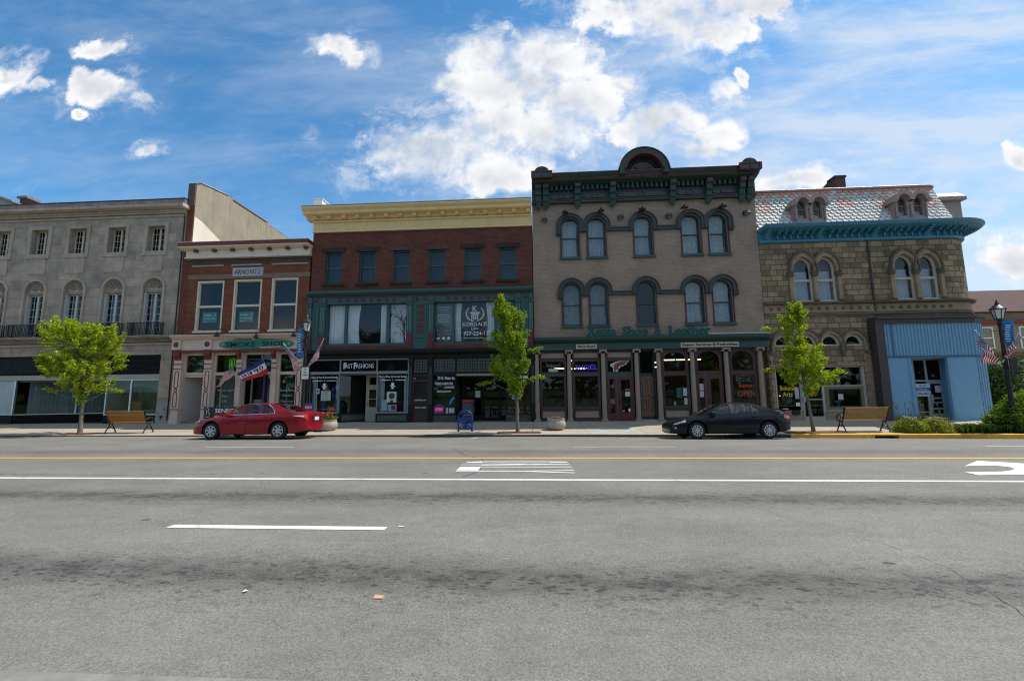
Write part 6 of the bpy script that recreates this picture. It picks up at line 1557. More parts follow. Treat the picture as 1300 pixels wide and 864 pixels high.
corrug(0, L, 3.52, 5.24).build('corrugated_band', BLM, BA, recalc=False)
MB().sweep(seg, [(-.1, 3.44), (.05, 3.44), (.05, 3.52), (-.1, 3.52)]).build('flashing_strip', mat('dark_blue_flashing', (.035, .09, .15), .5), BA)
MB().box(xa + .36, xa + .42, YA - .045, YA, 3.52, 5.24).build('seam_cover', mat('dark_blue_flashing', (.035, .09, .15)), BA)
da0, da1 = aX(1156, 492, YA), aX(1207.5, 492, YA)
MB().box(xa, da0, YA, YA + .15, .15, 3.46).build('stucco_panel', BLS, BA)
xsm = aX(1243, 475, YA)
MB().box(da1, xsm, YA, YA + .15, .15, 3.46).build('stucco_panel', BLS, BA)
corrug(xsm - xa, L, .15, 3.46, -.02).build('corrugated_return', BLM, BA, recalc=False)
# raked recess with aluminium door
YD = 24.35
dr0, dr1 = aX(1160.5, 492, YD), aX(1197.5, 492, YD)
raked((dr1, YD), (da1, YA + .02), .15, 3.46, .1).build('recess_side', mat('blue_stucco_side', (.17, .345, .51), .8), BA)
raked((da0, YA + .02), (dr0 - .02, YD), .15, 3.46, -.1).build('recess_side', mat('blue_stucco_side', (.17, .345, .51)), BA)
MB().box(da0, da1, YA + .02, YD + .1, 3.40, 3.5).build('recess_soffit', BLS, BA)
dm = dr0 + (dr1 - dr0) * .47
f_ = MB().plate(rect(dr0 - .05, dr1 + .05, .15, 3.42), [rect(dr0 + .03, dm - .04, 2.28, 3.34), rect(dm + .06, dr1 - .02, 2.28, 3.34), rect(dr0 + .03, dm - .04, .62, 2.2), rect(dr0 + .03, dm - .04, .42, .56), rect(dm + .13, dr1 - .09, 1.36, 2.08), rect(dm + .13, dr1 - .09, 1.12, 1.28), rect(dm + .13, dr1 - .09, .80, 1.06), rect(dm + .13, dr1 - .09, .52, .74)], YD, YD + .08).build('door_frame', AL2, BA)
MB().quad((dr0, YD + .05, .4), (dr1, YD + .05, .4), (dr1, YD + .05, 3.36), (dr0, YD + .05, 3.36)).build('pane', GLD, f_)
MB().box(dm + .06, dm + .16, YD - .08, YD, 1.15, 1.5).build('handle', AL2, f_)
s_ = MB().box(dr0 + .05, dr0 + .80, YD - .02, YD, 1.42, 2.08).build('letting_sign', mat('pale_blue_sign', (.56, .62, .68), .5, .04), f_)
MB().box(dr0 + .05, dr0 + .80, YD - .03, YD - .018, 1.70, 1.87).build('sign_band', mat('royal_blue', (.02, .07, .30), .5), s_)
MB().text('SPACE', dr0 + .42, 1.93, YD - .02, .09, .36, .006, bold=.01).text('208-4011', dr0 + .42, 1.50, YD - .02, .12, .62, .006, bold=.02).build('sign_lettering', mat('royal_blue', (.02, .07, .3)), s_); MB().text('AVAILABLE', dr0 + .42, 1.745, YD - .03, .08, .56, .006, bold=.01).build('sign_lettering', LETW, s_)
MB().box(dm + .38, dm + .66, YD + .02, YD + .03, 1.62, 1.98).build('notice', mat('lilac_white_paper', (.62, .56, .64), .6), f_); MB().box(dm + .3, dm + .48, YD + .06, YD + .07, 2.45, 2.58).build('notice', PAPER, f_)
MB().box(dr0 + .12, dr0 + .5, YD + .3, YD + .34, 1.2, 1.3).box(dr0 + .1, dr0 + .3, 25.2, 25.3, 2.3, 3.1).build('inside_frame', mat('cream_door', (.42, .39, .32)), f_)
MB().box(dr0, dr1, 26.5, 26.55, .2, 3.4).build('back_room', mat('dark_maroon_room', (.03, .015, .015), .9), BA)
MB().flat([(xa, YA + .1), (xe, YA + .1), (xe + .9, YA + .9), (xe + 1.0, 24.5), (xa, 24.5)], 5.5, 5.58).build('roof', BRN, BA)
MB().box(xe + 1.0, xe + 1.1, YA + 1.3, 26, .0, 5.4).build('side_panel', BLM, BA)
# ================================================================= foliage kit
def leaf_quads(b, rn, p, d, n, spread, ls, droop=.0):
    """n small leaves scattered along a twig from p in direction d"""
    for _ in range(n):
        t = rn.random() ** .8
        c = p + d * t + Vector((rn.gauss(0, spread), rn.gauss(0, spread), rn.gauss(0, spread * .8) - droop * t))
        a = Vector((rn.gauss(0, 1), rn.gauss(0, 1), rn.gauss(0, .55))).normalized()
        q = a.cross(Vector((rn.gauss(0, 1), rn.gauss(0, 1), rn.gauss(0, 1)))).normalized()
        l = ls * rn.uniform(.6, 1.25); w_ = l * rn.uniform(.45, .7)
        b.add([c - a * l * .5, c + q * w_ * .5 - a * l * .05, c + a * l * .5, c - q * w_ * .5 - a * l * .05], [(0, 1, 2, 3)])


def sil(rows, z):
    for (z0, l0, r0), (z1, l1, r1) in zip(rows[:-1], rows[1:]):
        if z0 <= z <= z1:
            t = (z - z0) / (z1 - z0); return l0 + (l1 - l0) * t, r0 + (r1 - r0) * t
    return None


def street_tree(base, trunk, rows, nspray, nleaf, ls, lm, seed, label, up=.5, trunk_r=.09, tl=.5, spikes=()):
    """rows: crown outline as (z, left, right) offsets from the trunk axis, metres"""
    rn = random.Random(seed); B = Vector(base)
    T = thing('street_tree', label, 'tree', base, 'young street trees along the kerb')
    P = [B + Vector(q) for q in trunk]
    rows = [(z, c_ + (l - c_) * .76, c_ + (r_ - c_) * .76) for z, l, r_ in rows for c_ in ((l + r_) / 2,)]
    n = len(P); rad = [trunk_r * (1.25 if i == 0 else 1) * (1 - .72 * i / (n - 1)) for i in range(n)]
    tb_ = MB().tube(P, rad, 10)
    br = MB(); lf = MB()
    z0, z1 = rows[0][0], rows[-1][0]
    def axis(z):
        for p, q in zip(P[:-1], P[1:]):
            if p.z <= z <= q.z: return p.lerp(q, (z - p.z) / (q.z - p.z))
        return P[-1]
    made = 0
    while made < nspray:
        z = rn.uniform(z0, z1); s_ = sil(rows, z)
        if not s_ or rn.random() > .25 + .75 * (s_[1] - s_[0]) / max(r_[2] - r_[1] for r_ in rows): continue
        u_ = rn.uniform(-1, 1); v_ = rn.uniform(-1, 1)
        if u_ * u_ + v_ * v_ > 1: continue
        hw = (s_[1] - s_[0]) / 2; cx_ = (s_[1] + s_[0]) / 2
        tip = Vector((B.x + cx_ + u_ * hw, B.y + v_ * hw * .95, B.z + z))
        a = axis(max(P[0].z + (P[-1].z - P[0].z) * .35, tip.z - up * (tip - axis(tip.z)).length - .2))
        rr = (tip - a); l = rr.length
        mid = a + rr * .5 + Vector((0, 0, .06 * l))
        if made % 3 == 0: br.tube([a, mid, tip], [.022 + .008 * l, .014, .005], 5, cap=False)
        d = (rr.normalized() * .7 + Vector((rn.gauss(0, .35), rn.gauss(0, .35), up))).normalized() * tl * rn.uniform(.6, 1.2)
        leaf_quads(lf, rn, tip - d * .75, d, nleaf, .062, ls); made += 1
    for q, l in spikes:                                              # leading shoots that break the outline
        q = B + Vector(q); d = Vector(l)
        br.tube([axis(q.z - .6), q, q + d], [.02, .012, .004], 5, cap=False)
        for k in range(3): leaf_quads(lf, rn, q - d * .2, d * 1.25, int(nleaf * .5), .06, ls)
    bark = mat('young_bark', (.17, .135, .10), .9, .3, 8, bump=.5, bs=40)
    tk = tb_.build('trunk', bark, T, smooth=60); br.build('limbs', bark, T, smooth=180, recalc=False)
    lf.build('crown', lm, T, recalc=False)
    return T


LM1 = leafmat('fresh_lime_leaves', (.070, .145, .005), (.52, .60, .028), .45)
LM2 = leafmat('mid_green_leaves', (.050, .115, .006), (.40, .52, .035), .42)
MULCH = mat('red_brown_mulch', (.11, .050, .035), .95, .5, 12, bump=.8, bs=30)
bx_, by_ = -21.15, 18.82; bz_ = pz(bx_, by_)
k1 = 1 / 28.6
def rowsof(base_px, lst, k): return [(z, (l - base_px) * k, (r_ - base_px) * k) for z, l, r_ in lst]
zt_ = lambda py, px, Y, b0: at(px, py, Y)[1] - b0
def rows_px(bpx, Y, X0_, b0, lst):
    out = []
    for py, l, r_ in lst: out.append((at((l + r_) / 2, py, Y)[1] - b0, at(l, py, Y)[0] - X0_, at(r_, py, Y)[0] - X0_))
    return sorted(out)
street_tree((bx_, by_, bz_), [(0, 0, -.05), (-.02, 0, .6), (-.03, 0, 1.3), (-.06, 0, 1.75), (-.12, .02, 2.5), (-.1, 0, 3.6), (-.1, 0, 4.6)],
            rows_px(102, by_, bx_, bz_, [(404, 64, 76), (412, 62, 128), (418, 54, 148), (430, 55, 151), (445, 58, 153), (455, 52, 153), (466, 48, 154), (476, 58, 150), (486, 78, 140), (496, 92, 122), (502, 97, 108)]),
            190, 125, .098, LM1, 3, 'bright lime green street tree with wide ragged crown beside the left bench', up=.45, trunk_r=.085, tl=.55,
            spikes=[((-.6, .4, 4.7), (-.1, 0, .5)), ((1.45, 0, 3.5), (.45, 0, .15)), ((-1.45, 0, 2.7), (-.5, 0, .1)), ((.6, -.4, 4.5), (.15, 0, .45)), ((-1.25, 0, 4.6), (-.15, 0, .55)), ((-1.0, .3, 4.6), (.1, 0, .5)), ((.25, 0, 4.4), (.05, 0, .55)), ((.95, 0, 4.3), (.2, 0, .75)), ((1.35, 0, 4.0), (.3, 0, .6)), ((-1.5, 0, 3.3), (-.45, 0, .2)), ((-1.5, 0, 1.95), (-.5, 0, .15)), ((1.5, 0, 3.0), (.4, 0, .1)), ((1.3, 0, 2.0), (.5, 0, -.05))])
bx2, by2 = -.98, 18.9; bz2 = pz(bx2, by2)
street_tree((bx2, by2, bz2), [(0, 0, -.05), (-.01, 0, .8), (-.02, 0, 1.8), (-.1, 0, 2.8), (-.2, 0, 4.0), (-.5, 0, 5.7)],
            rows_px(657, by2, bx2, bz2, [(374, 632, 640), (385, 625, 645), (398, 620, 668), (408, 626, 668), (420, 617, 668), (432, 620, 682), (442, 624, 688), (452, 618, 668), (462, 612, 684), (470, 612, 682), (480, 636, 674), (492, 640, 665), (497, 648, 660)]),
            150, 118, .094, LM2, 8, 'mid green street tree with tall narrow upright crown in a brick-red tree pit', up=.9, trunk_r=.075, tl=.5,
            spikes=[((-.65, 0, 5.3), (-.05, 0, .75)), ((.2, 0, 4.6), (.15, 0, .6)), ((.6, 0, 3.55), (.5, 0, .12)), ((-1.0, 0, 3.75), (-.4, 0, .3)), ((-1.15, 0, 2.2), (-.5, 0, -.1)), ((.65, 0, 2.3), (.5, 0, .1)), ((.1, 0, 3.9), (.4, 0, .5))])
bx3, by3 = 11.35, 18.95; bz3 = pz(bx3, by3)
street_tree((bx3, by3, bz3), [(0, 0, -.05), (-.08, 0, .9), (-.15, 0, 1.8), (-.3, 0, 2.8), (-.4, 0, 3.8), (-.55, 0, 5.0)],
            rows_px(1031, by3, bx3, bz3, [(387, 1008, 1018), (394, 1004, 1025), (404, 982, 1026), (412, 978, 1027), (422, 984, 1028), (430, 995, 1028), (438, 1000, 1030), (448, 986, 1052), (456, 983, 1054), (464, 982, 1056), (474, 986, 1072), (482, 992, 1064), (490, 1015, 1046), (496, 1022, 1036)]),
            118, 112, .094, LM1, 14, 'yellow green street tree with leaning trunk in front of the pointed arch windows', up=.6, trunk_r=.07, tl=.48,
            spikes=[((-.55, 0, 5.0), (.05, 0, .45)), ((-1.2, 0, 4.3), (-.5, 0, .1)), ((.9, 0, 2.45), (.55, 0, .05)), ((-1.2, 0, 2.6), (-.5, 0, .0)), ((.35, 0, 3.3), (.3, 0, .35))])
for x_, y_, w1, w2, lab in ((bx_, by_, .9, .35, 'tree pit of red-brown mulch under the lime green tree'), (bx2 + .05, by2 + .02, .95, .38, 'tree pit of red-brown mulch under the narrow middle tree'), (bx3 + .1, by3 - .02, 1.35, .36, 'tree pit of red-brown mulch under the leaning right tree')):
    b = MB(); rn = random.Random(3); nx, ny = 14, 5; v = []
    for j in range(ny + 1):
        for i in range(nx + 1):
            xx = x_ - w1 + 2 * w1 * i / nx; yy = y_ - w2 + 2 * w2 * j / ny; e = i in (0, nx) or j in (0, ny)
            v.append((xx, yy, pz(xx, yy) + (.004 if e else .02 + .02 * rn.random())))
    b.add(v, [(j * (nx + 1) + i, j * (nx + 1) + i + 1, (j + 1) * (nx + 1) + i + 1, (j + 1) * (nx + 1) + i) for j in range(ny) for i in range(nx)])
    tag(b.build('mulch_pit', MULCH), lab, 'mulch', kind='stuff')


def bush(name, label, cat, c, r, lm, n, nl, ls, seed, tl=.18, flat=.0, stem=True, group=None, sp=.05):
    """rounded shrub: twigs all over an uneven ellipsoid, leaves through its outer half"""
    rn = random.Random(seed); C = Vector(c)
    T = thing(name, label, cat, c, group); b = MB(); st = MB()
    ph = [rn.uniform(0, 6.28) for _ in range(6)]
    for _ in range(n):
        th = rn.uniform(0, 2 * math.pi); cz = rn.uniform(-.15, 1); q = math.sqrt(1 - cz * cz) if cz < 1 else 0
        k = 1 + .10 * math.sin(3 * th + ph[0]) + .08 * math.sin(5 * th + ph[1] + 4 * cz) + .06 * math.sin(9 * cz + ph[2])
        rr = rn.uniform(.72, 1.0) * k
        p = C + Vector((r[0] * q * math.cos(th) * rr, r[1] * q * math.sin(th) * rr, max(.02, r[2] * (cz * .97 + .03) * rr)))
        d = Vector((q * math.cos(th), q * math.sin(th), cz + .35)).normalized() * tl
        leaf_quads(b, rn, p - d * .6, d, nl, sp, ls)
        if stem and _ % 6 == 0: st.tube([C + Vector((0, 0, .02)), C.lerp(p, .5) + Vector((0, 0, .05)), p], [.012, .008, .004], 4, cap=False)
    b.build('foliage', lm, T, recalc=False)
    if stem: st.build('stems', mat('young_bark', (.17, .135, .1)), T, recalc=False)
    return T


def blades(b, rn, c, n, h, w_, lean, mi=0):
    for _ in range(n):
        a = rn.uniform(0, 6.28); l = h * rn.uniform(.6, 1.1); ln = lean * rn.uniform(.4, 1.3)
        d = Vector((math.cos(a), math.sin(a), 0)); s_ = Vector((-d.y, d.x, 0)) * w_ * .5
        p0 = Vector(c) + d * rn.uniform(0, .06); p1 = p0 + d * ln * .4 + Vector((0, 0, l * .7)); p2 = p0 + d * ln * 1.1 + Vector((0, 0, l * (1 if lean < .12 else .78)))
        b.add([p0 - s_, p0 + s_, p1 + s_ * .8, p1 - s_ * .8, p2], [(0, 1, 2, 3), (3, 2, 4)], mi)


YEW = leafmat('dark_yew_leaves', (.030, .080, .008), (.22, .33, .03), .42)
SPI = leafmat('golden_spirea_leaves', (.09, .15, .015), (.36, .38, .05), .45)
BLADE = leafmat('strap_leaves', (.025, .070, .016), (.075, .135, .035), .35)
PETP = mat('dusty_pink_flower', (.34, .24, .17), .8, .25, 8)
bush('evergreen_bush', 'large clipped dark evergreen bush in the corner bed below the right lamp post', 'bush', (20.0, 19.25, .02), (1.48, .82, 1.42), YEW, 2600, 15, .085, 5, sp=.06)
for cx_, r_, sd, lab in ((15.15, .62, 6, 'low golden green shrub with pinkish flower heads, left of the pair by the yellow kerb'), (16.15, .66, 7, 'low golden green shrub with pinkish flower heads, right of the pair by the yellow kerb')):
    T = bush('flowering_shrub', lab, 'shrub', (cx_, 18.92, .02), (r_, .42, .56), SPI, 420, 12, .055, sd, tl=.13, group='golden shrubs in the corner bed')
    rn = random.Random(sd); b = MB()
    for _ in range(26):
        th = rn.uniform(0, 6.28); q = rn.uniform(.2, 1); b.lathe([(.035, 0), (.05, .015), (.02, .035)], (cx_ + r_ * q * math.cos(th), 18.92 + .42 * q * math.sin(th), .02 + .56 * math.sqrt(max(0, 1 - q * q)) + rn.uniform(0, .1)), 5)
    b.build('flower_heads', PETP, T)
for k, (cx_, cy_, n, h_) in enumerate(((15.95, 20.3, 42, .75), (16.75, 20.2, 46, .78), (17.4, 20.3, 40, .70))):
    T = thing('iris_clump', ('tall iris clump before the blue shop door, leftmost of three', 'tall iris clump against the blue stucco panel, middle of three', 'tall iris clump beside the evergreen bush, rightmost of three')[k], 'iris', (cx_, cy_, .05), 'iris clumps behind the golden shrubs')
    rn = random.Random(20 + k); b = MB(); s_ = MB()
    for _ in range(9): blades(b, rn, (cx_ + rn.uniform(-.35, .35), cy_ + rn.uniform(-.2, .2), .05), n // 6, h_, .035, .10)
    for _ in range(7):
        p = (cx_ + rn.uniform(-.4, .4), cy_ + rn.uniform(-.2, .2)); hh = h_ * rn.uniform(1.1, 1.5); s_.tube([(p[0], p[1], .05), (p[0] + .03, p[1], .05 + hh)], .008, 4); s_.lathe([(.015, 0), (.03, .04), (.012, .09)], (p[0] + .03, p[1], hh + .03), 5)
    b.build('leaves', BLADE, T, recalc=False); s_.build('seed_stalks', mat('dry_stalk', (.24, .17, .10), .9), T)
rn = random.Random(31); b = MB(); fl = MB()
for _ in range(300): blades(b, rn, (rn.uniform(16.85, 21.2), rn.uniform(18.55, 19.3), .03), 9, .42, .03, .3)
for _ in range(4): fl.lathe([(.01, 0), (.03, .04), (.02, .05)], (rn.uniform(17, 21), rn.uniform(18.5, 18.9), .42), 6)
T = tag(b.build('daylily_bed', BLADE, recalc=False), 'dark strappy daylily bed along the yellow kerb under the evergreen bush', 'ground cover', kind='stuff')
fl.build('lily_flowers', mat('orange_lily', (.75, .30, .03), .6, .1), T)
o = MB(); v = []
o.add([(14.6, 18.42, pz(14.6, 18.42) + .01), (22.4, 18.42, pz(22.4, 18.42) + .01), (22.4, 21.0, pz(22.4, 21) + .015), (15.2, 20.9, pz(15.2, 20.9) + .015)], [(0, 1, 2, 3)])
x_ = o.build('planting_bed', mat('dark_soil', (.05, .035, .025), .95, .3, 10, bump=.6)); x_['kind'] = 'structure'


def planter(c, label, r_, seed, tall):
    T = thing('planter', label, 'planter', c, 'round concrete planters on the pavement')
    MB().lathe([(.0, 0), (r_ * .62, 0), (r_ * .86, .06), (r_ * 1.0, .2), (r_ * .97, .34), (r_ * .86, .44), (r_ * .90, .47), (r_ * .90, .50), (r_ * .80, .50), (r_ * .78, .42), (0, .40)], c, 24).build('bowl', mat('planter_concrete', (.36, .31, .27), .9, .2, 5, bump=.4, bs=40), T, smooth=40)
    rn = random.Random(seed); b = MB(); f1 = MB(); f2 = MB()
    for _ in range(60 if tall else 30):
        q = rn.uniform(0, r_ * .8); a = rn.uniform(0, 6.28); p = (c[0] + q * math.cos(a), c[1] + q * math.sin(a), c[2] + .46)
        leaf_quads(b, rn, Vector(p), Vector((rn.gauss(0, .1), rn.gauss(0, .1), .18 if tall else .06)), 10, .05, .07)
        m_ = f1 if rn.random() < .6 else f2
        if rn.random() < .7: m_.lathe([(.02, 0), (.045, .03), (.02, .05)], (p[0] + rn.gauss(0, .06), p[1] + rn.gauss(0, .06), p[2] + (rn.uniform(.1, .36) if tall else rn.uniform(.02, .08))), 6)
    if tall:
        for k in range(5): blades(b, rn, (c[0] - .25, c[1] - .1, c[2] + .46), 12, .42, .035, .45)
    b.build('leaves', leafmat('planter_leaves', (.06, .12, .015), (.20, .27, .03), .4), T, recalc=False)
    f1.build('flowers', mat('red_petals', (.35, .03, .04), .7) if tall else mat('purple_petals', (.12, .03, .24), .7), T)
    f2.build('flowers', mat('orange_petals', (.6, .16, .05), .7) if tall else mat('tan_blooms', (.35, .2, .08), .7), T)
planter((-10.0, 19.95, pz(-10, 19.95)), 'concrete planter with tall red and orange flowers behind the red car', .46, 3, True)
planter((.72, 20.0, pz(.7, 20)), 'concrete planter with low purple flowers before the shoe shop', .44, 4, False)


# ================================================================= cars
def hermite(P, x):
    if x <= P[0][0]: return P[0][1]
    if x >= P[-1][0]: return P[-1][1]
    for i in range(len(P) - 1):
        if P[i][0] <= x <= P[i + 1][0]:
            (x0, y0), (x1, y1) = P[i], P[i + 1]; h = x1 - x0; t = (x - x0) / h
            def sl(j):
                if j == 0: return (P[1][1] - P[0][1]) / (P[1][0] - P[0][0])
                if j == len(P) - 1: return (P[-1][1] - P[-2][1]) / (P[-1][0] - P[-2][0])
                a = (P[j][1] - P[j - 1][1]) / (P[j][0] - P[j - 1][0]); b_ = (P[j + 1][1] - P[j][1]) / (P[j + 1][0] - P[j][0])
                return 0 if a * b_ <= 0 else 2 * a * b_ / (a + b_)
            m0, m1 = sl(i) * h, sl(i + 1) * h
            return (2 * t**3 - 3 * t**2 + 1) * y0 + (t**3 - 2 * t**2 + t) * m0 + (-2 * t**3 + 3 * t**2) * y1 + (t**3 - t**2) * m1


CARGLASS = glass('car_glass', (.74, .85, .83), .07, .6, .1)
TYRE = mat('tyre_rubber', (.012, .012, .013), .85, .1)
ALLOY = mat('silver_wheel', (.52, .54, .58), .35, .05, metal=.6)
CHROME = mat('chrome_strip', (.75, .76, .78), .12, 0, metal=1.)
TRIM = mat('black_car_trim', (.010, .010, .011), .55, .05)
SEAT = mat('grey_seat_cloth', (.12, .12, .125), .95, .1)
LAMPW = mat('clear_lamp', (.55, .58, .60), .08, 0, spec=.8)
LAMPA = mat('amber_lamp', (.75, .22, .02), .15, 0)
LAMPR = mat('red_lamp', (.48, .012, .015), .1, 0, spec=.7, coat=.5)


def make_car(name, label, C):
    T = thing(name, label, 'car', (0, 0, 0), None)
    L, hw, xf, xr, wr, hk = C['L'], C['W'] / 2, C['xf'], C['xr'], C['wr'], C['hk']
    zk = lambda z: .16 + (z - .16) * hk
    top, sho, wid, bot = C['top'], C['sho'], C['wid'], C['bot']
    ra = wr + .075
    xs = set(i * L / 56 for i in range(57)) | {0.015, .04, .08, L - .015, L - .04, L - .08}
    for xa in (xf, xr):
        for k in range(-14, 15): xs.add(xa + ra * math.sin(k / 14 * math.pi / 2))
        xs |= {xa - ra - .008, xa + ra + .008}
    xs = sorted(x for x in xs if 0 <= x <= L)
    xs = [x for i, x in enumerate(xs) if i == 0 or x - xs[i - 1] > .004]
    PROF = ((0, .962), (.12, .978), (.3, .992), (.5, 1.0), (.68, .998), (.82, .985), (.92, .968), (1, .935))
    def zlow(x):
        zb = zk(hermite(bot, x)); z = zb + .03
        for xa in (xf, xr):
            d = abs(x - xa)
            if d < ra: z = max(z, wr + math.sqrt(ra * ra - d * d))
        return zb, z
    def side(x, z):
        """half width of the body skin at length x, height z"""
        w_ = hw * hermite(wid, x); zb = zk(hermite(bot, x)) + .03; zs = zk(hermite(sho, x))
        t = max(0, min(1, (z - zb) / (zs - zb)))
        for (a, p), (b_, q) in zip(PROF[:-1], PROF[1:]):
            if a <= t <= b_: return w_ * (p + (q - p) * (t - a) / (b_ - a))
        return w_ * PROF[-1][1]
    def section(x):
        w_ = hw * hermite(wid, x); zb, zl = zlow(x); zs = zk(hermite(sho, x)); zt = max(zs + .004, zk(hermite(top, x)))
        zl = min(zl, zs - .02)
        pts = [(0, zb), (.60 * w_, zb), (.60 * w_, zl - .006), (side(x, zl) - .012, zl - .004)]
        for t, _ in PROF:
            z = zl + (zs - zl) * t; pts.append((side(x, z), z))
        pts += [(w_ * .86, zs + (zt - zs) * .55), (w_ * .60, zs + (zt - zs) * .88), (w_ * .3, zt), (0, zt + .008)]
        return pts
    b = MB(); rows = []
    for x in xs:
        s_ = section(x); rows.append([(x, -y, z) for y, z in s_] + [(x, y, z) for y, z in s_[-2:0:-1]])
    n = len(rows[0]); v = [p for r_ in rows for p in r_]
    f = [(i * n + k, i * n + (k + 1) % n, (i + 1) * n + (k + 1) % n, (i + 1) * n + k) for i in range(len(rows) - 1) for k in range(n)]
    f += [tuple(range(n)), tuple(range((len(rows) - 1) * n, len(rows) * n))]
    mi = []
    for i in range(len(rows) - 1):
        for k in range(n):
            kk = k if k < n / 2 else n - 1 - k
            mi.append(1 if kk <= 3 else 0)
    mi += [0, 0]
    b.v = v; b.f = f; b.m = mi
    PAINT = C['paint']
    body = b.build('body', [PAINT, TRIM], T, smooth=32)
    # cabin sides: pillars and roof rail as one pressing with window openings
    zb0, zr0 = zk(C['zbelt']), zk(C['zroof']); yb, yr = hw * .925, hw * .68
    ym = lambda z: yb - (yb - yr) * max(0, (z - zb0) / (zr0 - zb0)) ** 1.15
    S = [(x, zk(z)) for x, z in C['cab']]; Wn = [[(x, zk(z)) for x, z in w_] for w_ in C['win']]
    def dens(p):
        o_ = []
        for a, c in zip(p, p[1:] + p[:1]):
            k = max(1, int(math.dist(a, c) / .12)); o_ += [(a[0] + (c[0] - a[0]) * t / k, a[1] + (c[1] - a[1]) * t / k) for t in range(k)]
        return o_
    cb = MB(); gl = MB(); ch = MB()
    for sg in (-1, 1):
        m = MB().plate(dens(S), [dens(w_) for w_ in Wn], 0, .045)
        cb.add([(p[0], sg * (ym(p[2]) - p[1]), p[2]) for p in m.v], m.f)
        for w_ in Wn:
            d_ = dens(w_); t_ = tessellate_polygon([[Vector((q[0], q[1], 0)) for q in d_]])
            gl.add([(q[0], sg * (ym(q[1]) - .02), q[1]) for q in d_], [tuple(k) for k in t_])
            if C['chrome']:
                cxm = sum(q[0] for q in w_) / len(w_); czm = sum(q[1] for q in w_) / len(w_)
        if C['chrome']:
            out = [(x, zk(z)) for x, z in C['rim']]
            for a, c in zip(out, out[1:] + out[:1]): ch.tube([(a[0], sg * (ym(a[1]) + .006), a[1]), (c[0], sg * (ym(c[1]) + .006), c[1])], .014, 5)
    # roof and the end glasses, lofted across the car
    def across(x0, z0, y0, bx, bz, k=8): return [(x0 - bx * (1 - (t / k * 2 - 1) ** 2), (t / k * 2 - 1) * y0, z0 + bz * (1 - (t / k * 2 - 1) ** 2)) for t in range(k + 1)]
    def loft(mb, rows_):
        k = len(rows_[0]); mb.add([p for r_ in rows_ for p in r_], [(i * k + j, i * k + j + 1, (i + 1) * k + j + 1, (i + 1) * k + j) for i in range(len(rows_) - 1) for j in range(k - 1)])
    rl = [(x, zk(z)) for x, z in C['roofline']]
    loft(cb, [across(x, z, ym(z) + .0, .02 if i == 0 else 0, .035) for i, (x, z) in enumerate(rl)])
    a0, a1 = C['screen']; c0, c1 = C['backlight']
    loft(gl, [across(a0[0] + (a1[0] - a0[0]) * t, zk(a0[1] + (a1[1] - a0[1]) * t), ym(zk(a0[1] + (a1[1] - a0[1]) * t)) - .03, .18 - .13 * t, .02) for t in (0, .33, .66, 1)])
    loft(gl, [across(c0[0] + (c1[0] - c0[0]) * t, zk(c0[1] + (c1[1] - c0[1]) * t), ym(zk(c0[1] + (c1[1] - c0[1]) * t)) - .03, -.06 - .10 * t, .02) for t in (0, .33, .66, 1)])
    cb.build('cabin', PAINT, T, smooth=40); gl.build('glazing', CARGLASS, T, smooth=60)
    if C['chrome']: ch.build('window_trim', CHROME, T)
    # B-pillar blackout
    bp = MB()
    for sg in (-1, 1):
        for key in ('bpil', 'cpil'):
            q = [(x, zk(z)) for x, z in C[key]]
            for (xa_, xb_, za_, zb_, xc_, xd_) in ((q[0][0], q[1][0], q[0][1], q[2][1], q[3][0], q[2][0]),):
                bp.add([(p0 + (p1 - p0) * t / 8, sg * (ym(za_ + (zb_ - za_) * t / 8) + .005), za_ + (zb_ - za_) * t / 8) for t in range(9) for p0, p1 in ((xa_, xc_), (xb_, xd_))], [(2 * t, 2 * t + 1, 2 * t + 3, 2 * t + 2) for t in range(8)])
    bp.build('pillar_cover', TRIM, T, recalc=False)
    # cabin floor, dashboard, seats, steering wheel
    MB().add([(C['cab'][0][0] + .1, s_ * (yb - .06), zb0 - .03) for s_ in (-1, 1)] + [(C['cab'][-1][0] - .15, s_ * (yb - .06), zb0 + .0) for s_ in (1, -1)], [(0, 1, 2, 3)]).build('cabin_floor', TRIM, T)
    st = MB()
    for sx_ in C['seats']:
        for sy in (-.36, .36):
            st.add([(sx_ + .10, sy - .22, zb0 - .06), (sx_ + .10, sy + .22, zb0 - .06), (sx_ + .2, sy + .2, zk(1.20)), (sx_ + .2, sy - .2, zk(1.20)), (sx_ + .22, sy - .22, zb0 - .06), (sx_ + .22, sy + .22, zb0 - .06), (sx_ + .30, sy + .18, zk(1.20)), (sx_ + .30, sy - .18, zk(1.20))], [(0, 1, 2, 3), (4, 7, 6, 5), (0, 3, 7, 4), (1, 5, 6, 2), (3, 2, 6, 7)])
            st.box(sx_ + .20, sx_ + .30, sy - .13, sy + .13, zk(1.22), zk(1.35))
    st.build('seats', SEAT, T, bevel=.03)
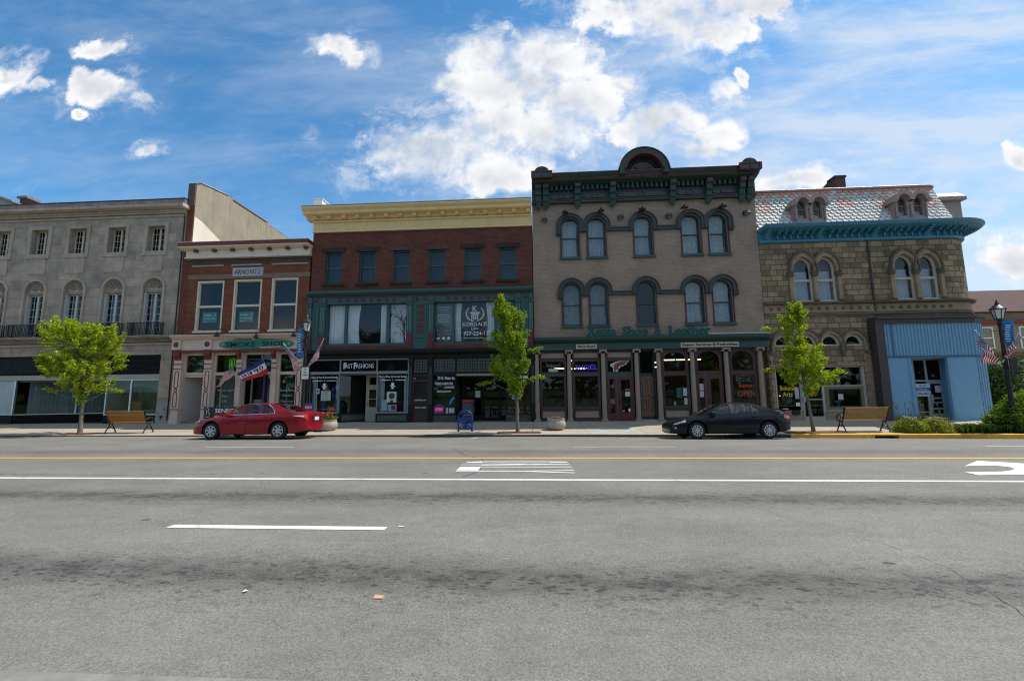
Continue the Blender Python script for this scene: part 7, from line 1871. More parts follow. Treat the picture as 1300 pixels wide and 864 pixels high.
    # wheels
    for xa in (xf, xr):
        for sg in (-1, 1):
            yo = sg * (hw - .03)
            w_ = MB().lathe([(wr * .55, -.10), (wr * .70, -.115), (wr * .93, -.105), (wr, -.07), (wr, .07), (wr * .93, .105), (wr * .70, .115), (wr * .55, .10)], (xa, yo - sg * .11, wr), 30, 0, 'y').build('wheel', TYRE, T, smooth=40)
            rm = MB(); rr = wr * .66; k = 1 if sg > 0 else -1
            rm.lathe([(rr, 0), (rr, k * .012), (rr * .88, k * .012), (rr * .86, 0)], (xa, yo - sg * .005, wr), 28, 0, 'y', cap=False)
            rm.lathe([(rr * .26, 0), (rr * .24, k * .02), (0, k * .025)], (xa, yo - sg * .01, wr), 16, 0, 'y')
            ns = C['spokes']
            for q in range(ns):
                an = 2 * math.pi * (q + .25) / ns; c_, s_ = math.cos(an), math.sin(an); wd = C['spw']
                P4 = [(rr * .15, -wd * .75), (rr * .92, -wd), (rr * .92, wd), (rr * .15, wd * .75)]
                rm.add([(xa + r_ * c_ - t * s_, yo - sg * .012 + k * .018, wr + r_ * s_ + t * c_) for r_, t in P4] + [(xa + r_ * c_ - t * s_, yo - sg * .02, wr + r_ * s_ + t * c_) for r_, t in P4], [(0, 1, 2, 3), (4, 7, 6, 5), (0, 4, 5, 1), (1, 5, 6, 2), (2, 6, 7, 3), (3, 7, 4, 0)])
            rm.build('wheel_trim', ALLOY, w_, smooth=30)
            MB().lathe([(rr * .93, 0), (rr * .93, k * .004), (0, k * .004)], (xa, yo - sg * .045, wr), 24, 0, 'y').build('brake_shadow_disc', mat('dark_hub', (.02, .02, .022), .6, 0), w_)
    # patches that lie on the skin: lamps, door seams, handles, mouldings
    def patch(nm, x0, x1, zf0, zf1, m, nx=8, nz=4, off=.006, both=True):
        if nm in ('indicator', 'tail_lens'): off = .014
        q = MB()
        for sg in ((-1, 1) if both else (-1,)):
            v_ = []
            for j in range(nz + 1):
                for i in range(nx + 1):
                    x = x0 + (x1 - x0) * i / nx; t = j / nz; z = zk(zf0(x) + (zf1(x) - zf0(x)) * t); v_.append((x, sg * (side(x, z) + off), z))
            q.add(v_, [(j * (nx + 1) + i, j * (nx + 1) + i + 1, (j + 1) * (nx + 1) + i + 1, (j + 1) * (nx + 1) + i) for j in range(nz) for i in range(nx)])
        return q.build(nm, m, T, smooth=180, recalc=False)
    cst = lambda v_: (lambda x: v_)
    lin = lambda p, q: (lambda x: p[1] + (q[1] - p[1]) * (x - p[0]) / (q[0] - p[0]))
    for nm, x0, x1, za, zb_, m in C['patches'](lin, cst): patch(nm, x0, x1, za, zb_, m)
    SEAM = mat('shut_line', (.004, .004, .004), .8, 0)
    for xd, z0, z1 in C['seams']: patch('door_seam', xd - .006, xd + .006, cst(z0), cst(z1), SEAM, 1, 10, .003)
    for x0, x1, z in C['hseams']: patch('door_seam', x0, x1, cst(z - .005), cst(z + .005), SEAM, 10, 1, .003)
    for xh, zh in C['handles']:
        q = MB()
        for sg in (-1, 1):
            y = side(xh, zk(zh)); q.box(xh - .09, xh + .09, sg * (y + .025) - .012, sg * (y + .025) + .012, zk(zh) - .014, zk(zh) + .014); 
            for dx in (-.08, .08): q.box(xh + dx - .012, xh + dx + .012, min(sg * (y - .01), sg * (y + .03)), max(sg * (y - .01), sg * (y + .03)), zk(zh) - .012, zk(zh) + .012)
        q.build('door_handle', PAINT, T, bevel=.006)
    for sg in (-1, 1):
        xm_, zm_ = C['mirror']; y = yb + .10
        MB().lathe([(.02, -.10), (.075, -.08), (.09, 0), (.085, .06), (.07, .07)], (xm_, sg * y, zk(zm_)), 12, 0, 'x').tube([(xm_ + .02, sg * (yb - .02), zk(zm_) - .05), (xm_ + .02, sg * y, zk(zm_) - .02)], .03, 6).build('door_mirror', PAINT if C['mirror_painted'] else TRIM, T, smooth=50)
    # tail: number plate, badge, bumper lip; exhaust
    pl = MB().box(L - .03, L + .012, -.17, .17, zk(C['zplate']) - .07, zk(C['zplate']) + .07).build('number_plate', mat('number_plate_white', (.62, .64, .66), .4, .03), T)
    MB().box(L - .05, L + .004, -.36, .36, zk(C['zplate']) - .11, zk(C['zplate']) + .10).build('plate_recess', TRIM, T)
    q = MB().lathe([(.055, 0), (.055, .012), (.038, .014)], (L - .01, 0, zk(C['zplate'] + .19)), 16, 0, 'x'); q.build('tail_badge', CHROME, T)
    MB().tube([(L - .35, .45, .22), (L + .0, .45, .22)], .03, 8).build('tailpipe', TRIM, T)
    MB().box(-.005, .03, -.24, .24, zk(.40), zk(.50)).build('front_plate_holder', TRIM, T)
    for q in C.get('extra', ()): q(T, zk, side, hw, L, ym)
    return T


def red_paint():
    m, w, p = base_mat('metallic_red_paint'); p.inputs['Base Color'].default_value = (.25, .002, .008, 1); p.inputs['Metallic'].default_value = .1; p.inputs['Roughness'].default_value = .4; p.inputs['Specular IOR Level'].default_value = .15
    p.inputs['Coat Weight'].default_value = .75; p.inputs['Coat Roughness'].default_value = .03; return m
def dark_paint():
    m, w, p = base_mat('metallic_black_paint'); p.inputs['Base Color'].default_value = (.007, .008, .012, 1); p.inputs['Metallic'].default_value = .0; p.inputs['Roughness'].default_value = .35; p.inputs['Specular IOR Level'].default_value = .1
    p.inputs['Coat Weight'].default_value = .4; p.inputs['Coat Roughness'].default_value = .03; return m


CAM_ = dict(L=4.80, W=1.82, xf=.94, xr=3.715, wr=.325, hk=.955, paint=red_paint(), chrome=True, zbelt=.985, zroof=1.44,
    top=[(0, .60), (.05, .68), (.22, .755), (.7, .865), (1.2, .95), (1.4, .98), (2, 1.0), (3.8, 1.05), (4.1, 1.08), (4.42, 1.10), (4.62, 1.085), (4.73, 1.0), (4.80, .78)],
    sho=[(0, .56), (.05, .64), (.25, .72), (.7, .82), (1.2, .90), (1.6, .94), (2.5, .975), (3.4, 1.0), (4.1, 1.02), (4.5, 1.03), (4.70, 1.01), (4.77, .94), (4.80, .80)],
    wid=[(0, .66), (.04, .74), (.14, .84), (.35, .93), (.7, .975), (1.4, 1.0), (3.2, 1.0), (4.0, .965), (4.35, .915), (4.58, .83), (4.73, .71), (4.80, .58)],
    bot=[(0, .24), (.1, .19), (.5, .17), (1.5, .165), (3.2, .165), (4.2, .19), (4.6, .27), (4.80, .32)],
    cab=[(1.28, .93), (1.60, .95), (2.5, .965), (3.4, .985), (4.22, 1.02), (4.12, 1.10), (3.85, 1.22), (3.55, 1.335), (3.32, 1.395), (2.95, 1.435), (2.60, 1.445), (2.30, 1.43), (2.05, 1.385), (1.80, 1.27), (1.55, 1.12)],
    win=[[(1.60, 1.0), (2.30, 1.01), (2.335, 1.385), (2.19, 1.365), (2.02, 1.315), (1.80, 1.18)], [(2.45, 1.01), (3.05, 1.025), (3.06, 1.375), (2.85, 1.39), (2.475, 1.392)], [(3.11, 1.03), (3.45, 1.04), (3.42, 1.12), (3.30, 1.26), (3.12, 1.36)]],
    rim=[(1.52, .975), (2.4, .985), (3.52, 1.015), (3.46, 1.13), (3.33, 1.28), (3.14, 1.39), (2.9, 1.412), (2.4, 1.412), (2.16, 1.39), (1.98, 1.33), (1.75, 1.18)],
    bpil=[(2.31, 1.0), (2.44, 1.0), (2.47, 1.40), (2.345, 1.40)], cpil=[(3.055, 1.03), (3.105, 1.03), (3.12, 1.355), (3.065, 1.37)],
    roofline=[(2.02, 1.375), (2.30, 1.43), (2.60, 1.445), (2.95, 1.435), (3.30, 1.40)], screen=((1.32, .955), (2.04, 1.385)), backlight=((3.32, 1.395), (4.16, 1.075)), seats=(2.15, 3.05),
    spokes=7, spw=.032,
    patches=lambda lin, cst: [('headlight', .05, .40, lin((.05, .60), (.40, .72)), lin((.05, .645), (.40, .775)), LAMPW), ('indicator', .20, .33, lin((.2, .66), (.33, .705)), lin((.2, .69), (.33, .74)), LAMPA),
        ('taillight', 4.36, 4.74, lin((4.36, .885), (4.74, .80)), lin((4.36, .945), (4.74, .985)), LAMPR), ('tail_lens', 4.30, 4.66, lin((4.3, .905), (4.66, .865)), lin((4.3, .935), (4.66, .925)), LAMPW),
        ('body_moulding', 1.38, 3.30, cst(.335), cst(.352), mat('moulding_dark', (.10, .008, .012), .5, 0))],
    seams=[(1.40, .24, .93), (2.40, .22, .97), (3.40, .62, 1.0)], hseams=[(1.4, 3.2, .215)], handles=[(2.22, .86), (3.22, .885)], mirror=(1.66, 1.0), mirror_painted=True, zplate=.80)
red = make_car('parked_car', 'red four-door sedan with silver wheel trims parked at the kerb', CAM_)


def spoiler(T, zk, side, hw, L, ym):
    MB().prism([(-.62, zk(1.155)), (.62, zk(1.155)), (.60, zk(1.18)), (-.60, zk(1.18))], L - .26, L - .06).box(L - .22, L - .14, -.5, -.44, zk(1.06), zk(1.16)).box(L - .22, L - .14, .44, .5, zk(1.06), zk(1.16)).build('spoiler', TRIM, T)


COB = dict(L=4.50, W=1.74, xf=.92, xr=3.545, wr=.305, hk=.90, paint=dark_paint(), chrome=False, zbelt=.96, zroof=1.43,
    top=[(0, .52), (.05, .62), (.2, .70), (.6, .82), (1.05, .92), (1.25, .955), (1.9, .97), (3.4, 1.02), (3.85, 1.06), (4.15, 1.075), (4.38, 1.05), (4.46, .93), (4.50, .76)],
    sho=[(0, .50), (.05, .585), (.25, .675), (.6, .775), (1.05, .875), (1.5, .92), (2.4, .95), (3.3, .975), (3.9, 1.0), (4.2, 1.0), (4.38, .97), (4.46, .88), (4.50, .74)],
    wid=[(0, .66), (.04, .74), (.14, .84), (.35, .93), (.7, .975), (1.4, 1.0), (3.1, 1.0), (3.8, .965), (4.12, .91), (4.32, .82), (4.45, .70), (4.50, .58)],
    bot=[(0, .25), (.1, .20), (.5, .18), (1.5, .175), (3.1, .175), (3.9, .20), (4.3, .28), (4.50, .33)],
    cab=[(1.16, .90), (1.5, .925), (2.4, .945), (3.3, .965), (4.02, 1.0), (3.90, 1.09), (3.66, 1.20), (3.38, 1.31), (3.10, 1.385), (2.80, 1.42), (2.50, 1.43), (2.20, 1.415), (1.95, 1.36), (1.68, 1.23), (1.42, 1.07)],
    win=[[(1.50, .98), (2.20, .995), (2.22, 1.355), (2.10, 1.345), (1.93, 1.295), (1.70, 1.16)], [(2.38, .995), (2.98, 1.01), (3.02, 1.32), (2.82, 1.365), (2.40, 1.372)], [(3.06, 1.015), (3.34, 1.025), (3.30, 1.16), (3.20, 1.245), (3.085, 1.30)]],
    rim=[], bpil=[(2.21, .985), (2.37, .985), (2.39, 1.38), (2.23, 1.38)], cpil=[(2.985, 1.02), (3.055, 1.02), (3.08, 1.30), (3.025, 1.315)],
    roofline=[(1.93, 1.35), (2.2, 1.415), (2.5, 1.43), (2.8, 1.42), (3.10, 1.385)], screen=((1.22, .935), (1.94, 1.36)), backlight=((3.10, 1.385), (3.92, 1.06)), seats=(2.05, 2.95),
    spokes=10, spw=.021,
    patches=lambda lin, cst: [('headlight', .10, .52, lin((.10, .56), (.52, .66)), lin((.10, .60), (.52, .75)), LAMPW), ('indicator', .28, .40, lin((.28, .615), (.40, .64)), lin((.28, .655), (.40, .70)), LAMPA),
        ('taillight', 4.16, 4.45, lin((4.16, .80), (4.45, .76)), lin((4.16, .93), (4.45, .88)), LAMPR), ('fog_lamp', .12, .18, cst(.40), cst(.46), LAMPW), ('body_moulding', 1.36, 3.05, cst(.42), cst(.435), TRIM)],
    seams=[(1.34, .25, .90), (2.30, .24, .94), (3.22, .58, .965)], hseams=[(1.34, 3.0, .235)], handles=[(2.12, .83), (3.04, .86)], mirror=(1.52, .99), mirror_painted=True, zplate=.78, extra=(spoiler,))
blk = make_car('parked_car', 'black four-door sedan with small rear spoiler parked before the shoe shop', COB)
for o_, C, pf, pr in ((red, CAM_, 266.9, 352.3), (blk, COB, 886.0, 977.8)):
    Yn = 16.33; xA = at(pf, 547, Yn)[0]; xB = at(pr, 547, Yn)[0]
    sx_ = (xB - xA) / (C['xr'] - C['xf']); yc = Yn + C['W'] / 2 - .03
    xm_ = (xA + xB) / 2; zn = rz(xm_, Yn + .1); zf_ = rz(xm_, Yn + C['W'] - .15); wt = C['W'] - .25
    an = math.atan2(zf_ - zn, wt)
    o_.scale = (sx_, 1, 1)
    o_.rotation_euler = (an, -.0035, 0)
    o_.location = (xA - C['xf'] * sx_, yc, (zn + zf_) / 2 + .003)
    print('car scale', sx_)


# ================================================================= street furniture
def lamp_post(x, y, label, lean=0):
    z = pz(x, y); T = thing('street_lamp', label, 'street lamp', (x, y, z), 'victorian street lamps')
    MB().lathe([(.20, 0), (.20, .12), (.16, .16), (.15, .55), (.17, .58), (.17, .64), (.10, .74), (.085, .80)], (x, y, z), 12).build('base', BLACK, T, smooth=35)
    MB().lathe([(.085, .8), (.075, 2.2), (.06, 4.35), (.09, 4.38), (.09, 4.45), (.05, 4.48), (.07, 4.56), (.12, 4.62)], (x, y, z), 12).build('pole', BLACK, T, smooth=35)
    ln = MB()
    r0, r1, z0, z1 = .13, .22, 4.62, 5.02
    for k in range(6):
        a = math.pi * k / 3 + .26; ln.tube([(x + r0 * math.cos(a), y + r0 * math.sin(a), z + z0), (x + r1 * math.cos(a), y + r1 * math.sin(a), z + z1)], .013, 5)
    ln.lathe([(.14, z0 - .03), (.14, z0 + .02)], (x, y, z), 6).lathe([(.26, z1), (.27, z1 + .03), (.15, z1 + .15), (.07, z1 + .22), (.05, z1 + .25), (.08, z1 + .28), (.04, z1 + .33), (.015, z1 + .42)], (x, y, z), 12)
    ln.build('lantern', BLACK, T, smooth=25)
    MB().lathe([(r0 - .01, z0), (r1 - .015, z1)], (x, y, z), 6).build('lantern_glass', mat('pearl_lamp_glass', (.62, .62, .58), .3, .06, spec=.6), T)
    for s_ in (-1, 1): MB().tube([(x, y, z + 4.12), (x + s_ * .42, y, z + 4.12)], .015, 5).build('banner_arm', BLACK, T)
    return T, z


lx, ly = -10.83, 19.2
TL, lz = lamp_post(lx, ly, 'black lamp post with blue banner and two flags behind the red car')
rx_, ry_ = 19.15, 18.9
TR, rzz = lamp_post(rx_, ry_, 'black lamp post with blue banner and two flags above the evergreen bush')


def flagmat():
    m, w, p = base_mat('striped_flag_cloth')
    uv = w.n('ShaderNodeUVMap').outputs[0]; u, v, _ = w.sep(uv)
    st = w.math('MODULO', w.math('FLOOR', w.math('MULTIPLY', v, 13)), 2)
    stripes = w.mix(st, (.36, .003, .012, 1), (.70, .67, .64, 1))
    su = w.math('MULTIPLY', u, 6 / .4); sv = w.math('MULTIPLY', w.math('SUBTRACT', v, 6 / 13), 5 * 13 / 7)
    def dots(a, b_):
        fu = w.math('SUBTRACT', w.math('FRACT', w.math('ADD', su, a)), .5); fv = w.math('SUBTRACT', w.math('FRACT', w.math('ADD', sv, b_)), .5)
        return w.math('LESS_THAN', w.math('ADD', w.math('MULTIPLY', fu, fu), w.math('MULTIPLY', fv, fv)), .05)
    stars = w.math('MAXIMUM', dots(0, 0), dots(.5, .5))
    can = w.mix(stars, (.008, .012, .09, 1), (.55, .55, .55, 1))
    isc = w.math('MULTIPLY', w.math('LESS_THAN', u, .4), w.math('GREATER_THAN', v, 6 / 13))
    c = w.mix(isc, stripes, can); w.put(p.inputs['Base Color'], c); p.inputs['Roughness'].default_value = .8
    out = w.nt.nodes['Material Output']; t = w.n('ShaderNodeBsdfTranslucent'); w.lk(c, t.inputs[0]); mx = w.n('ShaderNodeMixShader'); mx.inputs[0].default_value = .2
    w.lk(p.outputs[0], mx.inputs[1]); w.lk(t.outputs[0], mx.inputs[2]); w.lk(mx.outputs[0], out.inputs[0])
    return m


FLAGM = flagmat()
POLEM = mat('white_flag_pole', (.62, .60, .56), .5, .05)


def flag(label, ht, hb, fb, ft, pole, ripple=.06, n=18, m=None, name='flag', ph=0., group='flags on poles'):
    """cloth between hoist top/bottom and fly bottom/top (world points), with folds; pole = end points"""
    ht, hb, fb, ft = (Vector(q) for q in (ht, hb, fb, ft)); T = thing(name, label, 'flag', pole[0], group)
    MB().tube(pole, .016, 6).lathe([(.0, 0), (.03, .02), (.0, .05)], pole[1], 8).build('pole', POLEM, T)
    nz = 10; v = []; uv = []
    nrm = (ft - ht).cross(hb - ht).normalized()
    for j in range(nz + 1):
        for i in range(n + 1):
            a, c = i / n, j / nz
            p = ht.lerp(ft, a).lerp(hb.lerp(fb, a), c)
            p += nrm * ripple * math.sin(a * 9 + c * 2.2 + ph) * min(1, a * 3) + Vector((0, 0, -.05 * math.sin(math.pi * a)))
            v.append(p); uv.append((a, 1 - c))
    b = MB().add(v, [(j * (n + 1) + i, j * (n + 1) + i + 1, (j + 1) * (n + 1) + i + 1, (j + 1) * (n + 1) + i) for j in range(nz) for i in range(n)])
    c = b.build('cloth', m or FLAGM, T, smooth=180, recalc=False, uv=uv)
    return T


def P3(px, py, Y): x, z = at(px, py, Y); return (x, Y, z)
# two on each lamp post
flag('striped flag hanging on the left arm of the left lamp post', P3(361.5, 438, 19.1), P3(374, 452, 19.1), P3(384, 465, 19.05), P3(374.5, 472.5, 19.12), [P3(385, 464, 19.18), P3(360, 436, 19.1)], .06, group='flags on the lamp posts')
flag('striped flag hanging on the right arm of the left lamp post', P3(410, 432, 19.1), P3(400, 448, 19.1), P3(389.5, 467.5, 19.1), P3(403, 457, 19.0), [P3(388.5, 469, 19.18), P3(411, 430.5, 19.1)], .05, ph=1., group='flags on the lamp posts')
flag('wind-blown striped flag on the left arm of the right lamp post', P3(1239.8, 421, 18.8), P3(1263.5, 449, 18.8), P3(1269, 463, 18.75), P3(1249.5, 460, 18.85), [P3(1272, 465, 18.88), P3(1238.5, 419.5, 18.8)], .09, ph=2., group='flags on the lamp posts')
flag('wind-blown striped flag on the right arm of the right lamp post', P3(1296, 417.5, 18.8), P3(1279, 444, 18.8), P3(1274, 456, 18.8), P3(1291, 440, 18.85), [P3(1273, 460, 18.88), P3(1297, 415, 18.8)], .08, ph=.5, group='flags on the lamp posts')
# on the smoke shop front
flag('striped flag drooping from the smoke shop front', P3(296, 463, 23.2), P3(297, 476, 23.15), P3(275, 492, 23.1), P3(283, 474, 23.2), [P3(301.5, 489, 23.62), P3(294, 461, 23.15)], .07, ph=1.5, group='flags on the smoke shop')
OF = []
for c_ in ((.02, .022, .13), (.66, .63, .66), (.42, .01, .022)): OF.append(c_)
def openmat():
    m, w, p = base_mat('open_flag_cloth'); u, v, _ = w.sep(w.n('ShaderNodeUVMap').outputs[0])
    c = w.mix(w.math('GREATER_THAN', v, .70), w.mix(w.math('GREATER_THAN', v, .32), (*OF[2], 1), (*OF[1], 1)), (*OF[0], 1))
    w.put(p.inputs['Base Color'], c); p.inputs['Roughness'].default_value = .8; return m
ht, hb, fb, ft = (Vector(P3(*q)) for q in ((333.5, 455, 22.9), (341, 473, 22.9), (308, 484, 22.8), (300.5, 474, 22.9)))
FO = flag('blue, white and red OPEN flag seen from behind on the smoke shop', ht, hb, fb, ft, [P3(346, 487, 23.62), P3(332.5, 452.5, 22.88)], .045, m=openmat(), ph=.6, group='flags on the smoke shop')
def onflag(lx_, lz_, ly_):
    a, c = lx_, 1 - lz_; p = ht.lerp(ft, a).lerp(hb.lerp(fb, a), c); nrm = (ft - ht).cross(hb - ht).normalized()
    p += nrm * .045 * math.sin(a * 9 + c * 2.2 + .6) * min(1, a * 3) + Vector((0, 0, -.05 * math.sin(math.pi * a))); return tuple(p + Vector((0, -.012 - abs(ly_) * .01, 0)))
b = MB()
for k, ch_ in enumerate('OPEN'):
    b.text(ch_, 0, 0, 0, .26, .17, .1, bold=.03, xf=(lambda kk: (lambda x_, z_, y_: onflag(.17 + kk * .215 + x_ * 1.0, .385 + z_, y_)))(k))
b.build('lettering', BLACK, FO, recalc=False)


def banner(x0, y, z0, x1, z1, label, seed):
    T = thing('banner', label, 'banner', ((x0 + x1) / 2, y, z0), 'blue banners on the lamp posts')
    v = []; nx, nz = 6, 14
    for j in range(nz + 1):
        for i in range(nx + 1):
            t = j / nz; s_ = i / nx; v.append((x0 + (x1 - x0) * s_ - .06 * math.sin(t * math.pi) , y + .06 * math.sin(t * 3 + s_ * 2.5), z0 + (z1 - z0) * t))
    MB().add(v, [(j * (nx + 1) + i, j * (nx + 1) + i + 1, (j + 1) * (nx + 1) + i + 1, (j + 1) * (nx + 1) + i) for j in range(nz) for i in range(nx)]).build('cloth', mat('azure_banner', (.015, .15, .42), .6, .12, 6), T, smooth=180, recalc=False)
    b = MB(); rn = random.Random(seed); w_ = x1 - x0
    for k in range(8):                                               # white print: a crest, a tall word, small lines
        t = .16 + k * .085; yy = y + .06 * math.sin(t * 3 + 1.2) - .03; xo = -.06 * math.sin(t * math.pi)
        a = x0 + w_ * (.18 + .1 * rn.random()) + xo; c = x1 - w_ * (.18 + .1 * rn.random()) + xo
        b.plate(rect(a, c, z0 + (z1 - z0) * t, z0 + (z1 - z0) * (t + .045)), [], yy - .004, yy)
    b.lathe([(w_ * .26, 0), (w_ * .2, -.004), (0, -.005)], ((x0 + x1) / 2, y - .01, z0 + (z1 - z0) * .88), 10, 0, 'y')
    b.build('print', mat('banner_print', (.42, .52, .62), .6, .1), T)
    return T


banner(lx - .40, ly - .02, 3.62 - .1, lx - .10, 4.88, 'sunlit blue banner with white print on the left lamp post', 1)
banner(rx_ + .08, ry_ - .02, 3.52, rx_ + .48, 4.60, 'darker blue banner on the right lamp post, edge-on to the sun', 2)
T = thing('parking_sign', 'white sign with green print on the left lamp post', 'sign', (lx, ly - .12, 2.4))
xA, z1_ = at(383.5, 466, ly - .12); xB, z0_ = at(391.5, 481, ly - .12)
MB().box(xA - .03, xB + .03, ly - .13, ly - .10, z0_ - .03, z1_ + .03).build('backing', BLACK, T); MB().box(xA, xB, ly - .145, ly - .13, z0_, z1_).build('panel', mat('sign_white', (.66, .72, .66), .5, .03), T)
SG = mat('sign_green', (.02, .20, .10), .5, 0)
MB().text('2', (xA + xB) / 2, z1_ - .15, ly - .146, .11, None, .004, bold=.02).text('HR', (xA + xB) / 2, z1_ - .28, ly - .146, .09, .13, .004, bold=.02).text('PARKING', (xA + xB) / 2, z1_ - .39, ly - .146, .07, .2, .004, bold=.02).build('lettering', SG, T)
T = thing('sign_back', 'dark back of a parking sign on the right lamp post', 'sign', (rx_ + .1, ry_ - .1, 2.4))
MB().box(rx_ + .02, rx_ + .30, ry_ - .14, ry_ - .11, 2.42, 3.0).build('panel', mat('sign_back_black', (.012, .012, .014), .5), T); MB().box(rx_ - .06, rx_ + .06, ry_ - .12, ry_ - .06, 2.6, 2.65).build('clamp', BLACK, T)


def bench(x0, x1, y, label, wood):
    z = pz((x0 + x1) / 2, y); xm_ = (x0 + x1) / 2; T = thing('park_bench', label, 'bench', (xm_, y, z), 'slatted benches facing the shops')
    # it faces the shops: the sloping back is towards the road
    for nm, prof in (('backrest', [(y - .10 - .035 * k, .50 + .085 * k) for k in range(6)]), ('seat', [(y - .08 + .07 * k, .44 + .004 * k) for k in range(5)])):
        b = MB()
        for yy, zz in prof:
            if nm == 'backrest': b.prism([(yy - .012, z + zz), (yy + .018, z + zz + .008), (yy - .02, z + zz + .078), (yy - .05, z + zz + .070)], x0 + .08, x1 - .08)
            else: b.box(x0 + .08, x1 - .08, yy, yy + .06, z + zz, z + zz + .03)
        b.build(nm, wood, T)
    for x_ in (x0 + .05, x1 - .05):
        b = MB()
        b.tube([(x_, y - 0.290, z + 1.02), (x_, y - 0.232, z + .86), (x_, y - 0.128, z + .50), (x_, y - 0.070, z + .42), (x_, y + 0.058, z + .42), (x_, y + 0.232, z + .44)], .028, 6)
        b.tube([(x_, y - 0.244, z + .02), (x_, y - 0.209, z + .10), (x_, y - 0.128, z + .22), (x_, y - 0.029, z + .40)], .026, 6).tube([(x_, y + 0.267, z + .02), (x_, y + 0.232, z + .10), (x_, y + 0.157, z + .22), (x_, y + 0.070, z + .40)], .026, 6)
        b.tube([(x_, y - 0.174, z + .16), (x_, y + 0.000, z + .27), (x_, y + 0.197, z + .16)], .018, 6)
        b.tube([(x_, y - 0.151, z + .60), (x_, y - 0.029, z + .70), (x_, y + 0.145, z + .70), (x_, y + 0.244, z + .64), (x_, y + 0.267, z + .55), (x_, y + 0.232, z + .46)], .024, 6)
        q = [(x_, y + .09 + .09 * math.cos(a), z + .57 + .10 * math.sin(a)) for a in [2 * math.pi * k / 12 for k in range(13)]]; b.tube(q, .014, 5)
        b.box(x_ - .03, x_ + .03, y - 0.273, y - 0.209, z, z + .03).box(x_ - .03, x_ + .03, y + 0.220, y + 0.290, z, z + .03)
        b.build('cast_iron_end', BLACK, T, smooth=40)
    return T


a0, a1 = at(134.5, 535, 19.05)[0], at(185.5, 535, 19.05)[0]
bench(a0, a1, 19.25, 'orange brown slatted bench with black iron ends beside the lime tree', mat('orange_stained_slats', (.34, .15, .03), .55, .25, 7))
a0, a1 = at(1070, 532, 19.05)[0], at(1129, 532, 19.05)[0]
bench(a0, a1, 19.25, 'tan slatted bench with black iron ends before the sandstone building', mat('tan_weathered_slats', (.30, .19, .085), .7, .25, 7))

# blue cycle rack
RB = mat('cobalt_blue_steel', (.008, .045, .22), .35, .1)
Yr = 19.35; x0, zb = at(582, 547, Yr); x1, _ = at(599.3, 547, Yr); zr_ = pz(x0, Yr); T = thing('bike_rack', 'cobalt blue arched tubular bike rack on the pavement before the law office', 'bike rack', ((x0 + x1) / 2, Yr, zr_)); xm_ = (x0 + x1) / 2; hw_ = (x1 - x0) / 2
arc_ = [(xm_ - hw_ * math.cos(a), Yr, zr_ + .62 + .30 * math.sin(a)) for a in [math.pi * k / 12 for k in range(13)]]
MB().tube([(x0, Yr, zr_)] + arc_ + [(x1, Yr, zr_)], .042, 8).build('arch', RB, T, smooth=50)
b = MB().tube([(x0, Yr, zr_ + .13), (x1, Yr, zr_ + .13)], .03, 6).tube([(x0 + .03, Yr, zr_ + .58), (xm_ - .07, Yr, zr_ + .36), (x0 + .05, Yr, zr_ + .15)], .035, 6).tube([(x1 - .03, Yr, zr_ + .58), (xm_ + .07, Yr, zr_ + .36), (x1 - .05, Yr, zr_ + .15)], .035, 6)
b.build('braces', RB, T, smooth=50)
b = MB().plate([(xm_ + .22 * math.cos(a), zr_ + .62 + .22 * math.sin(a)) for a in [math.pi + math.pi * k / 12 for k in range(13)]], [], Yr - .012, Yr + .012).plate([(xm_ - .12, zr_ + .15), (xm_ + .12, zr_ + .15), (xm_ + .12, zr_ + .24), (xm_, zr_ + .38), (xm_ - .12, zr_ + .24)], [], Yr - .012, Yr + .012)
b.build('cut_plate', RB, T)
MB().box(x0 - .06, x0 + .06, Yr - .06, Yr + .06, zr_, zr_ + .012).box(x1 - .06, x1 + .06, Yr - .06, Yr + .06, zr_, zr_ + .012).build('foot_plate', RB, T)
# chalkboard
Ya = 23.35; xa, za_ = at(587, 532, Ya); xb, _ = at(601, 532, Ya); zb_ = pz(xa, Ya); T = thing('chalkboard', 'black A-frame chalkboard with red top standing in the dark shop entry', 'sign', ((xa + xb) / 2, Ya, zb_)); CHB = mat('chalkboard_black', (.035, .045, .055), .8, .3, 4)
for s_ in (-1, 1):
    MB().add([(xa, Ya + s_ * .30, zb_), (xb, Ya + s_ * .30, zb_), (xb, Ya + s_ * .03, zb_ + 1.22), (xa, Ya + s_ * .03, zb_ + 1.22), (xa, Ya + s_ * .26, zb_), (xb, Ya + s_ * .26, zb_), (xb, Ya, zb_ + 1.20), (xa, Ya, zb_ + 1.20)], [(0, 1, 2, 3), (7, 6, 5, 4), (0, 4, 5, 1), (1, 5, 6, 2), (2, 6, 7, 3), (3, 7, 4, 0)]).build('board', CHB, T)
MB().box(xa - .01, xb + .01, Ya - .06, Ya + .06, zb_ + 1.14, zb_ + 1.24).build('top_rail', mat('red_top_rail', (.4, .02, .03), .5), T)
b = MB(); rn = random.Random(8)
for k in range(6):
    zz = zb_ + .95 - k * .13; yy = Ya - .03 - .27 * (1 - (zz - zb_) / 1.22) - .008
    xx = xa + .08
    while xx < xb - .12:
        l = rn.uniform(.04, .11); b.tube([(xx, yy, zz + rn.uniform(-.02, .02)), (xx + l * .5, yy, zz + rn.uniform(-.01, .03)), (xx + l, yy, zz)], .006, 4); xx += l + .03
b.build('chalk_scribble', mat('chalk_white', (.42, .42, .42), .9), T)
